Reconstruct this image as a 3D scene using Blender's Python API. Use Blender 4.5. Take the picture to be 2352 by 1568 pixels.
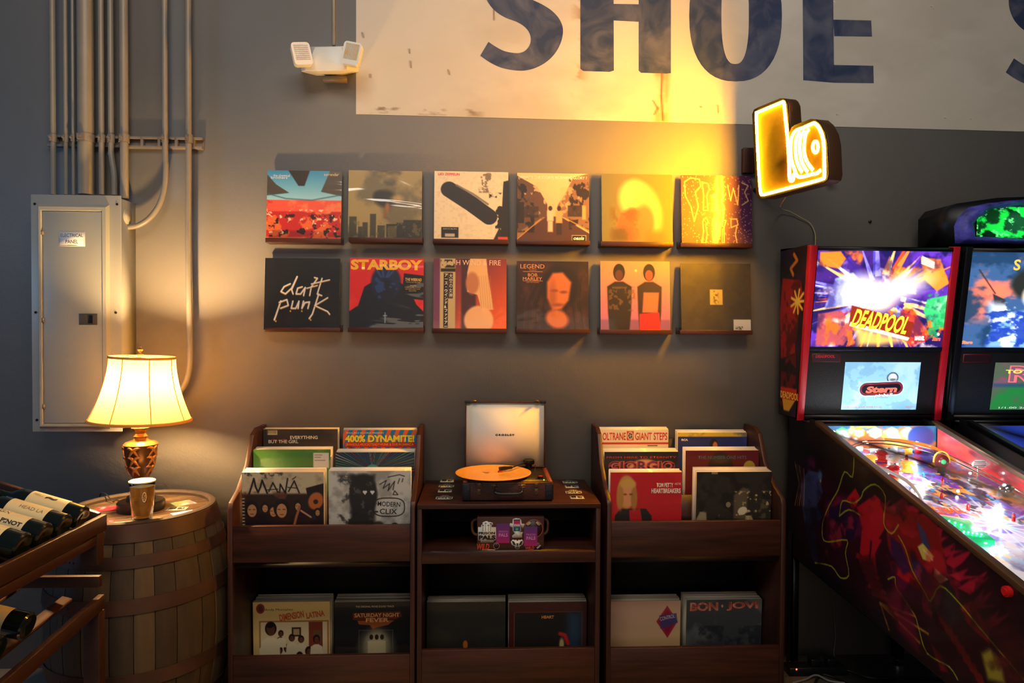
import bpy, math, random
import numpy as np
from mathutils import Vector, Matrix, Euler

for _o in list(bpy.data.objects):
    bpy.data.objects.remove(_o)
scene = bpy.context.scene
COL = scene.collection
R = math.radians

# ------------------------------------------------------------------ camera
CAMH, DIST = 1.46, 2.98
cam_data = bpy.data.cameras.new('camera')
cam_data.sensor_width = 36.0
cam_data.lens = 24.0
cam = bpy.data.objects.new('camera', cam_data)
COL.objects.link(cam)
cam.location = (0, -DIST, CAMH)
CAMROT = (Matrix.Rotation(R(-2.6), 3, 'Z') @ Matrix.Rotation(R(90 - 1.06), 3, 'X') @ Matrix.Rotation(R(0.3), 3, 'Z'))
cam.rotation_euler = CAMROT.to_euler()
scene.camera = cam

# ------------------------------------------------------------------ view / world / room light
vs = scene.view_settings
vs.view_transform = 'Standard'
vs.look = 'None'
vs.exposure = 0.0
vs.gamma = 1.0
vs.use_curve_mapping = False

world = bpy.data.worlds.new('world')
scene.world = world
world.use_nodes = True
world.node_tree.nodes['Background'].inputs[0].default_value = (0.34, 0.46, 0.80, 1)
world.node_tree.nodes['Background'].inputs[1].default_value = 0.06

def area(name, loc, target, size, size_y, power, color):
    l = bpy.data.lights.new(name, 'AREA')
    l.shape = 'RECTANGLE'
    l.size = size
    l.size_y = size_y
    l.energy = power
    l.color = color
    o = bpy.data.objects.new(name, l)
    COL.objects.link(o)
    o.location = loc
    d = Vector(target) - Vector(loc)
    o.rotation_euler = d.to_track_quat('-Z', 'Y').to_euler()
    return o

area('ceiling_strip_light', (0.1, -2.5, 3.9), (0.3, 0, 1.2), 2.4, 0.5, 46, (1.0, 0.90, 0.78))
area('ceiling_strip_light', (-0.9, -3.3, 3.7), (-0.3, 0, 1.1), 1.0, 0.3, 16, (1.0, 0.88, 0.74))
area('front_fill_light', (0.2, -5.3, 1.7), (0.0, 0, 0.7), 2.6, 1.4, 22, (1.0, 0.80, 0.60))  # unseen broad fill added behind the camera to brighten the lower bins
area('side_window_light', (-4.6, -1.7, 1.9), (-1.3, 0, 1.15), 0.6, 1.0, 20, (0.24, 0.55, 1.0))

# ------------------------------------------------------------------ rays
F = 1568.0
CO = Vector((0, -DIST, CAMH))
def ray(px, py):
    return CAMROT @ Vector(((px - 1176) / F, -(py - 784) / F, -1.0))
def A(px, py, Y):
    d = ray(px, py); t = (Y - CO.y) / d.y
    return CO + d * t
def AX(px, py, X):
    d = ray(px, py); t = (X - CO.x) / d.x
    return CO + d * t
def AZ(px, py, Z):
    d = ray(px, py); t = (Z - CO.z) / d.z
    return CO + d * t
def AP(px, py, p0, n):
    d = ray(px, py); t = (Vector(p0) - CO).dot(n) / d.dot(n)
    return CO + d * t

# ------------------------------------------------------------------ materials
def lin(c):
    return tuple((x / 255 / 12.92) if x <= 10.3 else (((x / 255) + 0.055) / 1.055) ** 2.4 for x in c[:3])
MATS = {}
def mat(name, col, rough=0.5, metal=0.0, var=0.12, scale=8.0, bump=0.0, bscale=60.0, coat=0.0, spec=0.5,
        emit=None, estr=0.0, grain=None, trans=0.0, ior=1.45, coords='Object', rvar=0.0):
    if name in MATS: return MATS[name]
    m = bpy.data.materials.new(name); m.use_nodes = True
    nt = m.node_tree; n = nt.nodes; L = nt.links
    b = n['Principled BSDF']
    c = lin(col)
    tc = n.new('ShaderNodeTexCoord')
    mp = n.new('ShaderNodeMapping'); L.new(tc.outputs[coords], mp.inputs[0])
    if grain: mp.inputs['Scale'].default_value = grain
    nz = n.new('ShaderNodeTexNoise'); nz.inputs['Scale'].default_value = scale; nz.inputs['Detail'].default_value = 5
    L.new(mp.outputs[0], nz.inputs['Vector'])
    rp = n.new('ShaderNodeValToRGB')
    rp.color_ramp.elements[0].position = 0.3; rp.color_ramp.elements[1].position = 0.72
    rp.color_ramp.elements[0].color = (*[max(0, x * (1 - var)) for x in c], 1)
    rp.color_ramp.elements[1].color = (*[min(1, x * (1 + var)) for x in c], 1)
    L.new(nz.outputs['Fac'], rp.inputs[0]); L.new(rp.outputs[0], b.inputs['Base Color'])
    b.inputs['Roughness'].default_value = rough
    b.inputs['Metallic'].default_value = metal
    b.inputs['Specular IOR Level'].default_value = spec
    b.inputs['Coat Weight'].default_value = coat
    b.inputs['Coat Roughness'].default_value = 0.08
    b.inputs['Transmission Weight'].default_value = trans
    b.inputs['IOR'].default_value = ior
    if emit is not None:
        b.inputs['Emission Color'].default_value = (*emit, 1)
        b.inputs['Emission Strength'].default_value = estr
    if bump > 0:
        n2 = n.new('ShaderNodeTexNoise'); n2.inputs['Scale'].default_value = bscale; n2.inputs['Detail'].default_value = 6
        L.new(mp.outputs[0], n2.inputs['Vector'])
        bp = n.new('ShaderNodeBump'); bp.inputs['Strength'].default_value = bump; bp.inputs['Distance'].default_value = 0.01
        L.new(n2.outputs['Fac'], bp.inputs['Height']); L.new(bp.outputs[0], b.inputs['Normal'])
    MATS[name] = m
    return m

def attr_mat(name, rough=0.45, coat=0.0, wrinkle=0.0, wscale=5.0, estr=0.0, spec=0.5, anis=(1, 1, 1)):
    """printed surface: colour comes from the mesh's colour attribute"""
    if name in MATS: return MATS[name]
    m = bpy.data.materials.new(name); m.use_nodes = True
    nt = m.node_tree; n = nt.nodes; L = nt.links
    b = n['Principled BSDF']
    at = n.new('ShaderNodeAttribute'); at.attribute_name = 'Col'
    L.new(at.outputs['Color'], b.inputs['Base Color'])
    b.inputs['Roughness'].default_value = rough
    b.inputs['Coat Weight'].default_value = coat
    b.inputs['Coat Roughness'].default_value = 0.06
    b.inputs['Specular IOR Level'].default_value = spec
    if estr > 0:
        L.new(at.outputs['Color'], b.inputs['Emission Color'])
        b.inputs['Emission Strength'].default_value = estr
    if wrinkle > 0:
        tc = n.new('ShaderNodeTexCoord'); mp = n.new('ShaderNodeMapping'); mp.inputs['Scale'].default_value = anis
        oi = n.new('ShaderNodeObjectInfo'); L.new(oi.outputs['Location'], mp.inputs['Location'])
        L.new(tc.outputs['Object'], mp.inputs[0])
        nz = n.new('ShaderNodeTexNoise'); nz.inputs['Scale'].default_value = wscale; nz.inputs['Detail'].default_value = 3
        nz.inputs['Distortion'].default_value = 1.2
        L.new(mp.outputs[0], nz.inputs['Vector'])
        bp = n.new('ShaderNodeBump'); bp.inputs['Strength'].default_value = wrinkle; bp.inputs['Distance'].default_value = 0.02
        L.new(nz.outputs['Fac'], bp.inputs['Height']); L.new(bp.outputs[0], b.inputs['Coat Normal'])
    MATS[name] = m
    return m

# ------------------------------------------------------------------ mesh builder
class MB:
    def __init__(s):
        s.V = []; s.loops = []; s.starts = []; s.C = []; s.M = []; s.n = 0; s.nl = 0
        s.hascol = False
    def add(s, V, faces, col=(255, 255, 255), m=0):
        V = np.asarray(V, dtype=np.float32).reshape(-1, 3)
        base = s.n
        s.V.append(V); s.n += len(V)
        s.C.append(np.tile(np.array([*lin(col), 1.0], dtype=np.float32), (len(V), 1)))
        lp = []; st = []
        for f in faces:
            st.append(s.nl + len(lp)); lp.extend([i + base for i in f])
        s.loops.append(np.array(lp, dtype=np.int32)); s.starts.append(np.array(st, dtype=np.int32))
        s.M.append(np.full(len(faces), m, dtype=np.int32)); s.nl += len(lp)
    def box(s, x0, x1, y0, y1, z0, z1, col=(255, 255, 255), m=0):
        if x0 > x1: x0, x1 = x1, x0
        if y0 > y1: y0, y1 = y1, y0
        if z0 > z1: z0, z1 = z1, z0
        s.hexa([(x0, y0, z0), (x1, y0, z0), (x1, y1, z0), (x0, y1, z0), (x0, y0, z1), (x1, y0, z1), (x1, y1, z1), (x0, y1, z1)], col, m)
    def hexa(s, p, col=(255, 255, 255), m=0):
        s.add(p, [(0, 3, 2, 1), (4, 5, 6, 7), (0, 1, 5, 4), (1, 2, 6, 5), (2, 3, 7, 6), (3, 0, 4, 7)], col, m)
    def obox(s, c, ax, ay, az, col=(255, 255, 255), m=0):
        c = Vector(c); ax = Vector(ax); ay = Vector(ay); az = Vector(az)
        s.hexa([c + a * ax + b * ay + d * az for d in (-1, 1) for a, b in ((-1, -1), (1, -1), (1, 1), (-1, 1))], col, m)
    def prism(s, pts, off, col=(255, 255, 255), m=0):
        """polygon (3D points) pushed along the vector off"""
        n = len(pts); P = [Vector(p) for p in pts]; o = Vector(off)
        # orientation so normals face outwards
        nv = Vector((0, 0, 0))
        for i in range(n): nv += P[i].cross(P[(i + 1) % n])
        if nv.dot(o) > 0: P = P[::-1]
        V = P + [p + o for p in P]
        fs = [tuple(range(n)), tuple(range(2 * n - 1, n - 1, -1))]
        for i in range(n):
            j = (i + 1) % n
            fs.append((j, i, i + n, j + n))
        s.add(V, fs, col, m)
    def quad(s, a, b, c, d, col=(255, 255, 255), m=0):
        s.add([a, b, c, d], [(0, 1, 2, 3)], col, m)
    def poly(s, pts, col=(255, 255, 255), m=0):
        s.add(pts, [tuple(range(len(pts)))], col, m)
    def tube(s, path, r, n=12, col=(255, 255, 255), m=0, caps=True):
        P = [Vector(p) for p in path]; k = len(P)
        rr = r if isinstance(r, (list, tuple)) else [r] * k
        V = []; up = None
        for i in range(k):
            t = (P[min(i + 1, k - 1)] - P[max(i - 1, 0)]).normalized()
            if up is None:
                up = Vector((0, 0, 1)) if abs(t.z) < 0.9 else Vector((1, 0, 0))
            a = t.cross(up)
            if a.length < 1e-5: a = t.cross(Vector((0, 1, 0)))
            a.normalize(); b = a.cross(t).normalized(); up = b
            for j in range(n):
                th = 2 * math.pi * j / n
                V.append(P[i] + (a * math.cos(th) + b * math.sin(th)) * rr[i])
        fs = []
        for i in range(k - 1):
            for j in range(n):
                j2 = (j + 1) % n
                fs.append((i * n + j2, i * n + j, (i + 1) * n + j, (i + 1) * n + j2))
        if caps:
            fs.append(tuple(range(n))); fs.append(tuple((k - 1) * n + j for j in range(n - 1, -1, -1)))
        s.add(V, fs, col, m)
    def lathe(s, prof, c=(0, 0, 0), n=32, col=(255, 255, 255), m=0, mtx=None, sx=1, sy=1, caps=True):
        V = []; c = Vector(c)
        for (r, z) in prof:
            for j in range(n):
                th = 2 * math.pi * j / n
                p = Vector((r * math.cos(th) * sx, r * math.sin(th) * sy, z))
                if mtx is not None: p = mtx @ p
                V.append(p + c)
        fs = []; k = len(prof)
        for i in range(k - 1):
            for j in range(n):
                j2 = (j + 1) % n
                fs.append((i * n + j, i * n + j2, (i + 1) * n + j2, (i + 1) * n + j))
        if caps and prof[0][0] > 1e-6: fs.append(tuple(range(n - 1, -1, -1)))
        if caps and prof[-1][0] > 1e-6: fs.append(tuple((k - 1) * n + j for j in range(n)))
        s.add(V, fs, col, m)
    def ball(s, c, r, n=16, col=(255, 255, 255), m=0, sx=1, sy=1, sz=1):
        k = n // 2
        prof = [(max(1e-7, r * math.sin(math.pi * i / k)), -r * sz * math.cos(math.pi * i / k)) for i in range(k + 1)]
        s.lathe(prof, c, n, col, m, None, sx, sy)
    def grid(s, art, mp, m=0):
        """art canvas on a surface; mp(u, v) -> 3D, v runs down"""
        h, w = art.a.shape[:2]
        u = (np.arange(w)) / (w - 1); v = (np.arange(h)) / (h - 1)
        p00 = np.array(mp(0, 0)); p10 = np.array(mp(1, 0)); p01 = np.array(mp(0, 1)); p11 = np.array(mp(1, 1))
        U, W = np.meshgrid(u, v); U = U[..., None]; W = W[..., None]
        V = (p00 * (1 - U) * (1 - W) + p10 * U * (1 - W) + p01 * (1 - U) * W + p11 * U * W).reshape(-1, 3)
        base = s.n; s.V.append(V.astype(np.float32)); s.n += len(V)
        c = (np.clip(art.a, 0, 255) / 255.0) ** 1.14
        c = np.where(c <= 0.04045, c / 12.92, ((c + 0.055) / 1.055) ** 2.4).reshape(-1, 3)
        s.C.append(np.concatenate([c, np.ones((len(c), 1))], 1).astype(np.float32))
        i = np.arange(h - 1)[:, None] * w + np.arange(w - 1)[None, :]
        q = np.stack([i, i + w, i + w + 1, i + 1], -1).reshape(-1, 4) + base
        s.loops.append(q.reshape(-1).astype(np.int32))
        s.starts.append((s.nl + 4 * np.arange(len(q))).astype(np.int32))
        s.M.append(np.full(len(q), m, dtype=np.int32)); s.nl += 4 * len(q)
    def text(s, t, mp, rect, col=(0, 0, 0), m=0, bold=0.0, shear=0.0, rot=0.0, lift=None):
        """text fitted in rect (u0,v0,u1,v1) of the surface mp"""
        V, fs = text_geo(t, bold, shear)
        if len(V) == 0: return
        x0, y0 = V[:, 0].min(), V[:, 1].min(); x1, y1 = V[:, 0].max(), V[:, 1].max()
        u0, v0, u1, v1 = rect
        uu = u0 + (V[:, 0] - x0) / (x1 - x0) * (u1 - u0)
        vv = v1 - (V[:, 1] - y0) / max(1e-6, (y1 - y0)) * (v1 - v0)
        if rot:
            cu, cv = (u0 + u1) / 2, (v0 + v1) / 2; cr, sr = math.cos(R(rot)), math.sin(R(rot))
            du, dv = uu - cu, vv - cv
            uu = cu + du * cr - dv * sr; vv = cv + du * sr + dv * cr
        P = [Vector(mp(a, b)) for a, b in zip(uu, vv)]
        if lift is not None: P = [p + Vector(lift) for p in P]
        s.add(P, fs, col, m)
    def build(s, name, mats, parent=None, smooth=False, bevel=0.0, loc=None, rot=None, angle=35):
        me = bpy.data.meshes.new(name)
        V = np.concatenate(s.V)
        me.vertices.add(len(V)); me.vertices.foreach_set('co', V.reshape(-1))
        lp = np.concatenate(s.loops); st = np.concatenate(s.starts)
        me.loops.add(len(lp)); me.loops.foreach_set('vertex_index', lp)
        me.polygons.add(len(st)); me.polygons.foreach_set('loop_start', st)
        if not isinstance(mats, (list, tuple)): mats = [mats]
        for mm in mats: me.materials.append(mm)
        me.polygons.foreach_set('material_index', np.concatenate(s.M))
        ca = me.color_attributes.new('Col', 'FLOAT_COLOR', 'POINT')
        ca.data.foreach_set('color', np.concatenate(s.C).reshape(-1))
        me.update(calc_edges=True); me.validate()
        if smooth:
            me.polygons.foreach_set('use_smooth', np.ones(len(me.polygons), dtype=bool))
            try: me.set_sharp_from_angle(angle=R(angle))
            except Exception: pass
        o = bpy.data.objects.new(name, me); COL.objects.link(o)
        if parent is not None: o.parent = parent
        if loc is not None: o.location = loc
        if rot is not None: o.rotation_euler = rot
        if bevel > 0:
            bv = o.modifiers.new('bevel', 'BEVEL'); bv.width = bevel; bv.segments = 2; bv.limit_method = 'ANGLE'; bv.angle_limit = R(40)
        return o

_TX = {}
def text_geo(t, bold, shear):
    k = (t, bold, shear)
    if k in _TX: return _TX[k]
    cu = bpy.data.curves.new('t', 'FONT'); cu.body = t; cu.size = 1.0; cu.offset = bold; cu.shear = shear
    cu.resolution_u = 3
    o = bpy.data.objects.new('t', cu); COL.objects.link(o)
    bpy.context.view_layer.update()
    me = bpy.data.meshes.new_from_object(o)
    V = np.array([v.co[:] for v in me.vertices], dtype=float).reshape(-1, 3)
    fs = [tuple(p.vertices) for p in me.polygons]
    bpy.data.objects.remove(o); bpy.data.curves.remove(cu); bpy.data.meshes.remove(me)
    _TX[k] = (V, fs)
    return _TX[k]

def smoothpath(pts, k=6):
    P = [Vector(p) for p in pts]; out = []
    for i in range(len(P) - 1):
        p0 = P[max(0, i - 1)]; p1 = P[i]; p2 = P[i + 1]; p3 = P[min(len(P) - 1, i + 2)]
        for j in range(k):
            t = j / k
            out.append(0.5 * ((2 * p1) + (p2 - p0) * t + (2 * p0 - 5 * p1 + 4 * p2 - p3) * t * t + (3 * p1 - p0 - 3 * p2 + p3) * t ** 3))
    out.append(P[-1])
    return out

def tag(o, label=None, cat=None, group=None, kind=None):
    if label: o['label'] = label
    if cat: o['category'] = cat
    if group: o['group'] = group
    if kind: o['kind'] = kind
    return o
def thing(name, label, cat, loc=(0, 0, 0), group=None, rot=(0, 0, 0)):
    o = bpy.data.objects.new(name, None); COL.objects.link(o)
    o.empty_display_size = 0.05
    o.location = loc; o.rotation_euler = rot
    return tag(o, label, cat, group)

# ------------------------------------------------------------------ print canvases
class Art:
    def __init__(s, w=128, h=128, c=(255, 255, 255)):
        s.w, s.h = w, h
        s.a = np.tile(np.array(c, dtype=float), (h, w, 1))
        s.U, s.Vv = np.meshgrid((np.arange(w) + .5) / w, (np.arange(h) + .5) / h)
        s.asp = h / w; s.px = 1.0 / w
    def blend(s, m, c):
        c = np.array(c, dtype=float); s.a = s.a * (1 - m[..., None]) + c * m[..., None]; return s
    def _m(s, d, soft): return np.clip(0.5 - d / max(soft, s.px), 0, 1)
    def rect(s, x0, y0, x1, y1, c, a=1, soft=0):
        dx = np.maximum(x0 - s.U, s.U - x1); dy = np.maximum(y0 - s.Vv, s.Vv - y1) * s.asp
        return s.blend(s._m(np.maximum(dx, dy), soft) * a, c)
    def ell(s, cx, cy, rx, ry, c, a=1, soft=0, rot=0):
        x = s.U - cx; y = (s.Vv - cy); cr, sr = math.cos(R(rot)), math.sin(R(rot))
        x, y = x * cr + y * sr, -x * sr + y * cr
        k = np.sqrt((x / rx) ** 2 + (y / ry) ** 2)
        return s.blend(s._m((k - 1) * min(rx, ry), soft) * a, c)
    def poly(s, pts, c, a=1, soft=0):
        P = np.array(pts, dtype=float); n = len(P)
        U, V = s.U, s.Vv * s.asp; P = P * np.array([1, s.asp])
        ins = np.zeros(U.shape, bool); d = np.full(U.shape, 1e9)
        for i in range(n):
            x0, y0 = P[i]; x1, y1 = P[(i + 1) % n]
            if y0 != y1:
                c1 = ((y0 > V) != (y1 > V)) & (U < (x1 - x0) * (V - y0) / (y1 - y0) + x0); ins ^= c1
            d = np.minimum(d, s._seg(U, V, x0, y0, x1, y1))
        d = np.where(ins, -d, d)
        return s.blend(s._m(d, soft) * a, c)
    @staticmethod
    def _seg(U, V, x0, y0, x1, y1):
        dx, dy = x1 - x0, y1 - y0; L = dx * dx + dy * dy + 1e-12
        t = np.clip(((U - x0) * dx + (V - y0) * dy) / L, 0, 1)
        return np.hypot(U - x0 - t * dx, V - y0 - t * dy)
    def line(s, pts, w, c, a=1, soft=0, close=False):
        P = np.array(pts, dtype=float) * np.array([1, s.asp]); d = np.full(s.U.shape, 1e9)
        n = len(P)
        for i in range(n if close else n - 1):
            d = np.minimum(d, s._seg(s.U, s.Vv * s.asp, *P[i], *P[(i + 1) % n]))
        return s.blend(s._m(d - w / 2, soft) * a, c)
    def grad(s, c0, c1, x0=0, y0=0, x1=0, y1=1, a=1):
        t = ((s.U - x0) * (x1 - x0) + (s.Vv - y0) * (y1 - y0)) / ((x1 - x0) ** 2 + (y1 - y0) ** 2)
        t = np.clip(t, 0, 1)[..., None]
        g = np.array(c0, float) * (1 - t) + np.array(c1, float) * t
        s.a = s.a * (1 - a) + g * a; return s
    def nz(s, sc, seed, oct=4, sx=1.0):
        rs = np.random.RandomState(seed); out = np.zeros(s.U.shape); amp = 1; tot = 0
        for k in range(oct):
            f = sc * 2 ** k; gx = int(f * sx) + 3; gy = int(f * s.asp) + 3
            g = rs.rand(gy, gx); x = s.U * f * sx; y = s.Vv * f * s.asp
            xi = x.astype(int); yi = y.astype(int); fx = x - xi; fy = y - yi
            fx = fx * fx * (3 - 2 * fx); fy = fy * fy * (3 - 2 * fy)
            out += amp * ((g[yi, xi] * (1 - fx) + g[yi, xi + 1] * fx) * (1 - fy) + (g[yi + 1, xi] * (1 - fx) + g[yi + 1, xi + 1] * fx) * fy)
            tot += amp; amp *= .55
        return out / tot
    def cloud(s, c, sc=4, seed=1, lo=.45, hi=.65, a=1, box=None, sx=1.0, soft=.02):
        n = np.clip((s.nz(sc, seed, 5, sx) - lo) / (hi - lo), 0, 1) * a
        if box:
            x0, y0, x1, y1 = box
            d = np.maximum(np.maximum(x0 - s.U, s.U - x1), np.maximum(y0 - s.Vv, s.Vv - y1))
            n = n * s._m(d, soft)
        return s.blend(n, c)
    def blots(s, n, box, cols, r0, r1, seed=1, a=1, asp=1.0):
        rd = random.Random(seed); x0, y0, x1, y1 = box
        for i in range(n):
            s.ell(rd.uniform(x0, x1), rd.uniform(y0, y1), rd.uniform(r0, r1), rd.uniform(r0, r1) * asp, rd.choice(cols), a, rot=rd.uniform(0, 180))
        return s
    def bust(s, cx, cy, sz, hair, skin, coat):
        """a plain generic head and shoulders"""
        s.poly([(cx - sz * .95, cy + sz * 2.6), (cx - sz * .85, cy + sz * 1.1), (cx - sz * .3, cy + sz * .75), (cx + sz * .3, cy + sz * .75), (cx + sz * .85, cy + sz * 1.1), (cx + sz * .95, cy + sz * 2.6)], coat)
        s.ell(cx, cy - sz * .05, sz * .5, sz * .62, hair)
        s.ell(cx + sz * .02, cy + sz * .1, sz * .33, sz * .46, skin)
        s.rect(cx - sz * .24, cy - sz * .02, cx - sz * .06, cy + sz * .04, hair, .7); s.rect(cx + sz * .08, cy - sz * .02, cx + sz * .26, cy + sz * .04, hair, .7)
        s.rect(cx - sz * .1, cy + sz * .32, cx + sz * .14, cy + sz * .37, hair, .6)
        return s
# ------------------------------------------------------------------ shared materials
M_PLAIN = attr_mat('painted_print', 0.5)
M_WALLP = attr_mat('faded_wall_paint', 0.75, spec=0.25)
M_GLOSS = attr_mat('shrink_wrapped_print', 0.42, coat=1.0, wrinkle=0.5, wscale=2.1, anis=(0.7, 1, 2.2))
M_SLEEVE = attr_mat('plastic_sleeved_print', 0.5, coat=0.35, wrinkle=0.12, wscale=3.0)
M_WOOD = mat('walnut_laminate', (60, 29, 18), 0.42, var=0.5, scale=3.0, grain=(1.2, 6, 16), bump=0.05, bscale=8)
M_WOODV = mat('walnut_laminate_upright', (58, 28, 18), 0.42, var=0.45, scale=3.0, grain=(14, 6, 1.2), bump=0.05, bscale=8)
M_DARKIN = mat('dark_board', (30, 26, 28), 0.6)
M_BLACK = mat('black_plastic', (16, 16, 18), 0.38)
M_BLACKM = mat('black_textured_vinyl', (20, 19, 21), 0.5, bump=0.3, bscale=300)
M_STEEL = mat('grey_enamel', (150, 150, 142), 0.33, var=0.05, scale=3, bump=0.02, bscale=200)
M_CHROME = mat('chrome', (200, 200, 200), 0.18, metal=1.0, var=0.05)
M_BRASS = mat('aged_brass', (170, 135, 80), 0.35, metal=0.9, var=0.2)

# ------------------------------------------------------------------ room shell
def structure(o, label=None):
    o['kind'] = 'structure'
    if label: o['label'] = label
    return o

def wall_mat():
    m = bpy.data.materials.new('painted_masonry_wall'); m.use_nodes = True
    nt = m.node_tree; n = nt.nodes; L = nt.links; b = n['Principled BSDF']
    tc = n.new('ShaderNodeTexCoord')
    nz = n.new('ShaderNodeTexNoise'); nz.inputs['Scale'].default_value = 1.3; nz.inputs['Detail'].default_value = 6
    L.new(tc.outputs['Object'], nz.inputs['Vector'])
    rp = n.new('ShaderNodeValToRGB')
    rp.color_ramp.elements[0].color = (*lin((112, 108, 104)), 1); rp.color_ramp.elements[1].color = (*lin((132, 127, 120)), 1)
    L.new(nz.outputs['Fac'], rp.inputs[0])
    # small dark chips in the paint
    v = n.new('ShaderNodeTexVoronoi'); v.inputs['Scale'].default_value = 3.2
    L.new(tc.outputs['Object'], v.inputs['Vector'])
    lt = n.new('ShaderNodeMath'); lt.operation = 'LESS_THAN'; lt.inputs[1].default_value = 0.018
    L.new(v.outputs['Distance'], lt.inputs[0])
    mx = n.new('ShaderNodeMix'); mx.data_type = 'RGBA'
    L.new(lt.outputs[0], mx.inputs[0]); L.new(rp.outputs[0], mx.inputs[6]); mx.inputs[7].default_value = (*lin((60, 54, 48)), 1)
    L.new(mx.outputs[2], b.inputs['Base Color'])
    b.inputs['Roughness'].default_value = 0.52
    b.inputs['Specular IOR Level'].default_value = 0.35
    n2 = n.new('ShaderNodeTexNoise'); n2.inputs['Scale'].default_value = 2.2; n2.inputs['Detail'].default_value = 9; n2.inputs['Roughness'].default_value = .62
    n3 = n.new('ShaderNodeTexNoise'); n3.inputs['Scale'].default_value = 140; n3.inputs['Detail'].default_value = 3
    L.new(tc.outputs['Object'], n2.inputs['Vector']); L.new(tc.outputs['Object'], n3.inputs['Vector'])
    ad = n.new('ShaderNodeMath'); ad.operation = 'MULTIPLY_ADD'; ad.inputs[1].default_value = 0.06
    L.new(n3.outputs['Fac'], ad.inputs[0]); L.new(n2.outputs['Fac'], ad.inputs[2])
    bp = n.new('ShaderNodeBump'); bp.inputs['Strength'].default_value = 0.45; bp.inputs['Distance'].default_value = 0.012
    L.new(ad.outputs[0], bp.inputs['Height']); L.new(bp.outputs[0], b.inputs['Normal'])
    return m

mb = MB(); mb.box(-4.2, 4.2, 0.0, 0.2, -0.1, 4.2)
wall = structure(mb.build('wall_back', wall_mat()), 'grey painted masonry wall behind the records')
mb = MB(); mb.box(-4.2, 4.2, -5.5, 0.0, -0.1, 0.0)
structure(mb.build('floor', mat('polished_concrete', (150, 146, 138), 0.35, var=0.25, scale=3, bump=0.04, bscale=20)), 'grey concrete floor')

# painted sign on the wall ---------------------------------------------------
def Wp(px, py, off=-0.002): return A(px, py, off)
# the white field is a canvas with its own stains and paint wear
fx0, fx1 = Wp(818, 0).x, 2.75
ztop, zbL, zbR = 3.2, Wp(813, 262).z, Wp(2352, 302).z
zbR = zbL + (zbR - zbL) * (fx1 - fx0) / (Wp(2352, 302).x - fx0)
def px_uv(px, py):
    p = Wp(px, py); u = (p.x - fx0) / (fx1 - fx0); zb = zbL + (zbR - zbL) * u
    return u, (ztop - p.z) / (ztop - zb)
art = Art(520, 230, (206, 199, 186))
art.cloud((184, 176, 162), 5, 3, .45, .7, .6).cloud((222, 216, 204), 9, 8, .5, .7, .5)
art.cloud((120, 96, 80), 60, 11, .60, .70, .6, box=(0.01, .945, .16, .99), sx=.5)
art.cloud((150, 110, 70), 30, 5, .5, .6, .6, box=(px_uv(1326, 0)[0], .3, px_uv(1338, 0)[0], .93))
art.cloud((150, 112, 60), 14, 6, .4, .6, .45, box=(px_uv(1505, 0)[0], px_uv(1505, 165)[1], px_uv(1540, 0)[0], 1.0), soft=.006)
art.line([px_uv(1521, 168), px_uv(1519, 220), px_uv(1523, 275)], .0022, (120, 70, 40), .8)
for (a, b) in [((1500, 230), (1512, 250)), ((1512, 246), (1503, 262)), ((834, 75), (836, 86)), ((941, 112), (942, 122)), ((1031, 160), (1033, 171)), ((944, 140), (945, 155)), ((852, 170), (852, 178)), ((1648, 240), (1650, 258)), ((1135, 5), (1136, 46))]:
    art.line([px_uv(*a), px_uv(*b)], .0016, (96, 78, 62), .8)
for (x, y, r) in [(1610, 243, .005), (1922, 261, .0025), (2170, 269, .0025), (2229, 271, .002), (2138, 14, .0018), (1911, 5, .004)]:
    u, v = px_uv(x, y); art.ell(u, v, r * 1.1, r * 2.4, (222, 214, 200)); art.ell(u, v + .003, r * .5, r * .9, (120, 96, 70), .9)
mb = MB(); mb.grid(art, lambda u, v: (fx0 + (fx1 - fx0) * u, -0.002, ztop + (zbL + (zbR - zbL) * u - ztop) * v))
mb.box(fx0, fx1, -0.0018, 0.0, zbL + 0.0, ztop, (206, 199, 186))
f = mb.build('painted_field', M_WALLP, wall); f['label'] = 'white painted sign field on the grey wall'

def letter_mat():
    m = bpy.data.materials.new('brushed_navy_paint'); m.use_nodes = True
    nt = m.node_tree; n = nt.nodes; L = nt.links; b = n['Principled BSDF']
    tc = n.new('ShaderNodeTexCoord')
    nz = n.new('ShaderNodeTexNoise'); nz.inputs['Scale'].default_value = 7; nz.inputs['Detail'].default_value = 8; nz.inputs['Distortion'].default_value = 1.5
    L.new(tc.outputs['Object'], nz.inputs['Vector'])
    rp = n.new('ShaderNodeValToRGB'); rp.color_ramp.elements[0].position = .38; rp.color_ramp.elements[1].position = .72
    rp.color_ramp.elements[0].color = (*lin((38, 52, 84)), 1); rp.color_ramp.elements[1].color = (*lin((92, 94, 110)), 1)
    L.new(nz.outputs['Fac'], rp.inputs[0]); L.new(rp.outputs[0], b.inputs['Base Color'])
    b.inputs['Roughness'].default_value = .7
    return m
M_LET = letter_mat()
def letter(polys, holes=()):
    """one painted letter: list of pixel outlines (convex-ish pieces) on the wall"""
    mb = MB()
    for P in polys:
        pts = [Wp(x, y, -0.0026) for x, y in P]
        if (pts[1] - pts[0]).cross(pts[2] - pts[1]).y > 0: pts = pts[::-1]
        mb.poly(pts)
    o = mb.build('painted_letter', M_LET, wall); return o
def strip(outer, inner):
    return [[outer[i], outer[i + 1], inner[i + 1], inner[i]] for i in range(len(outer) - 1)]
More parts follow.
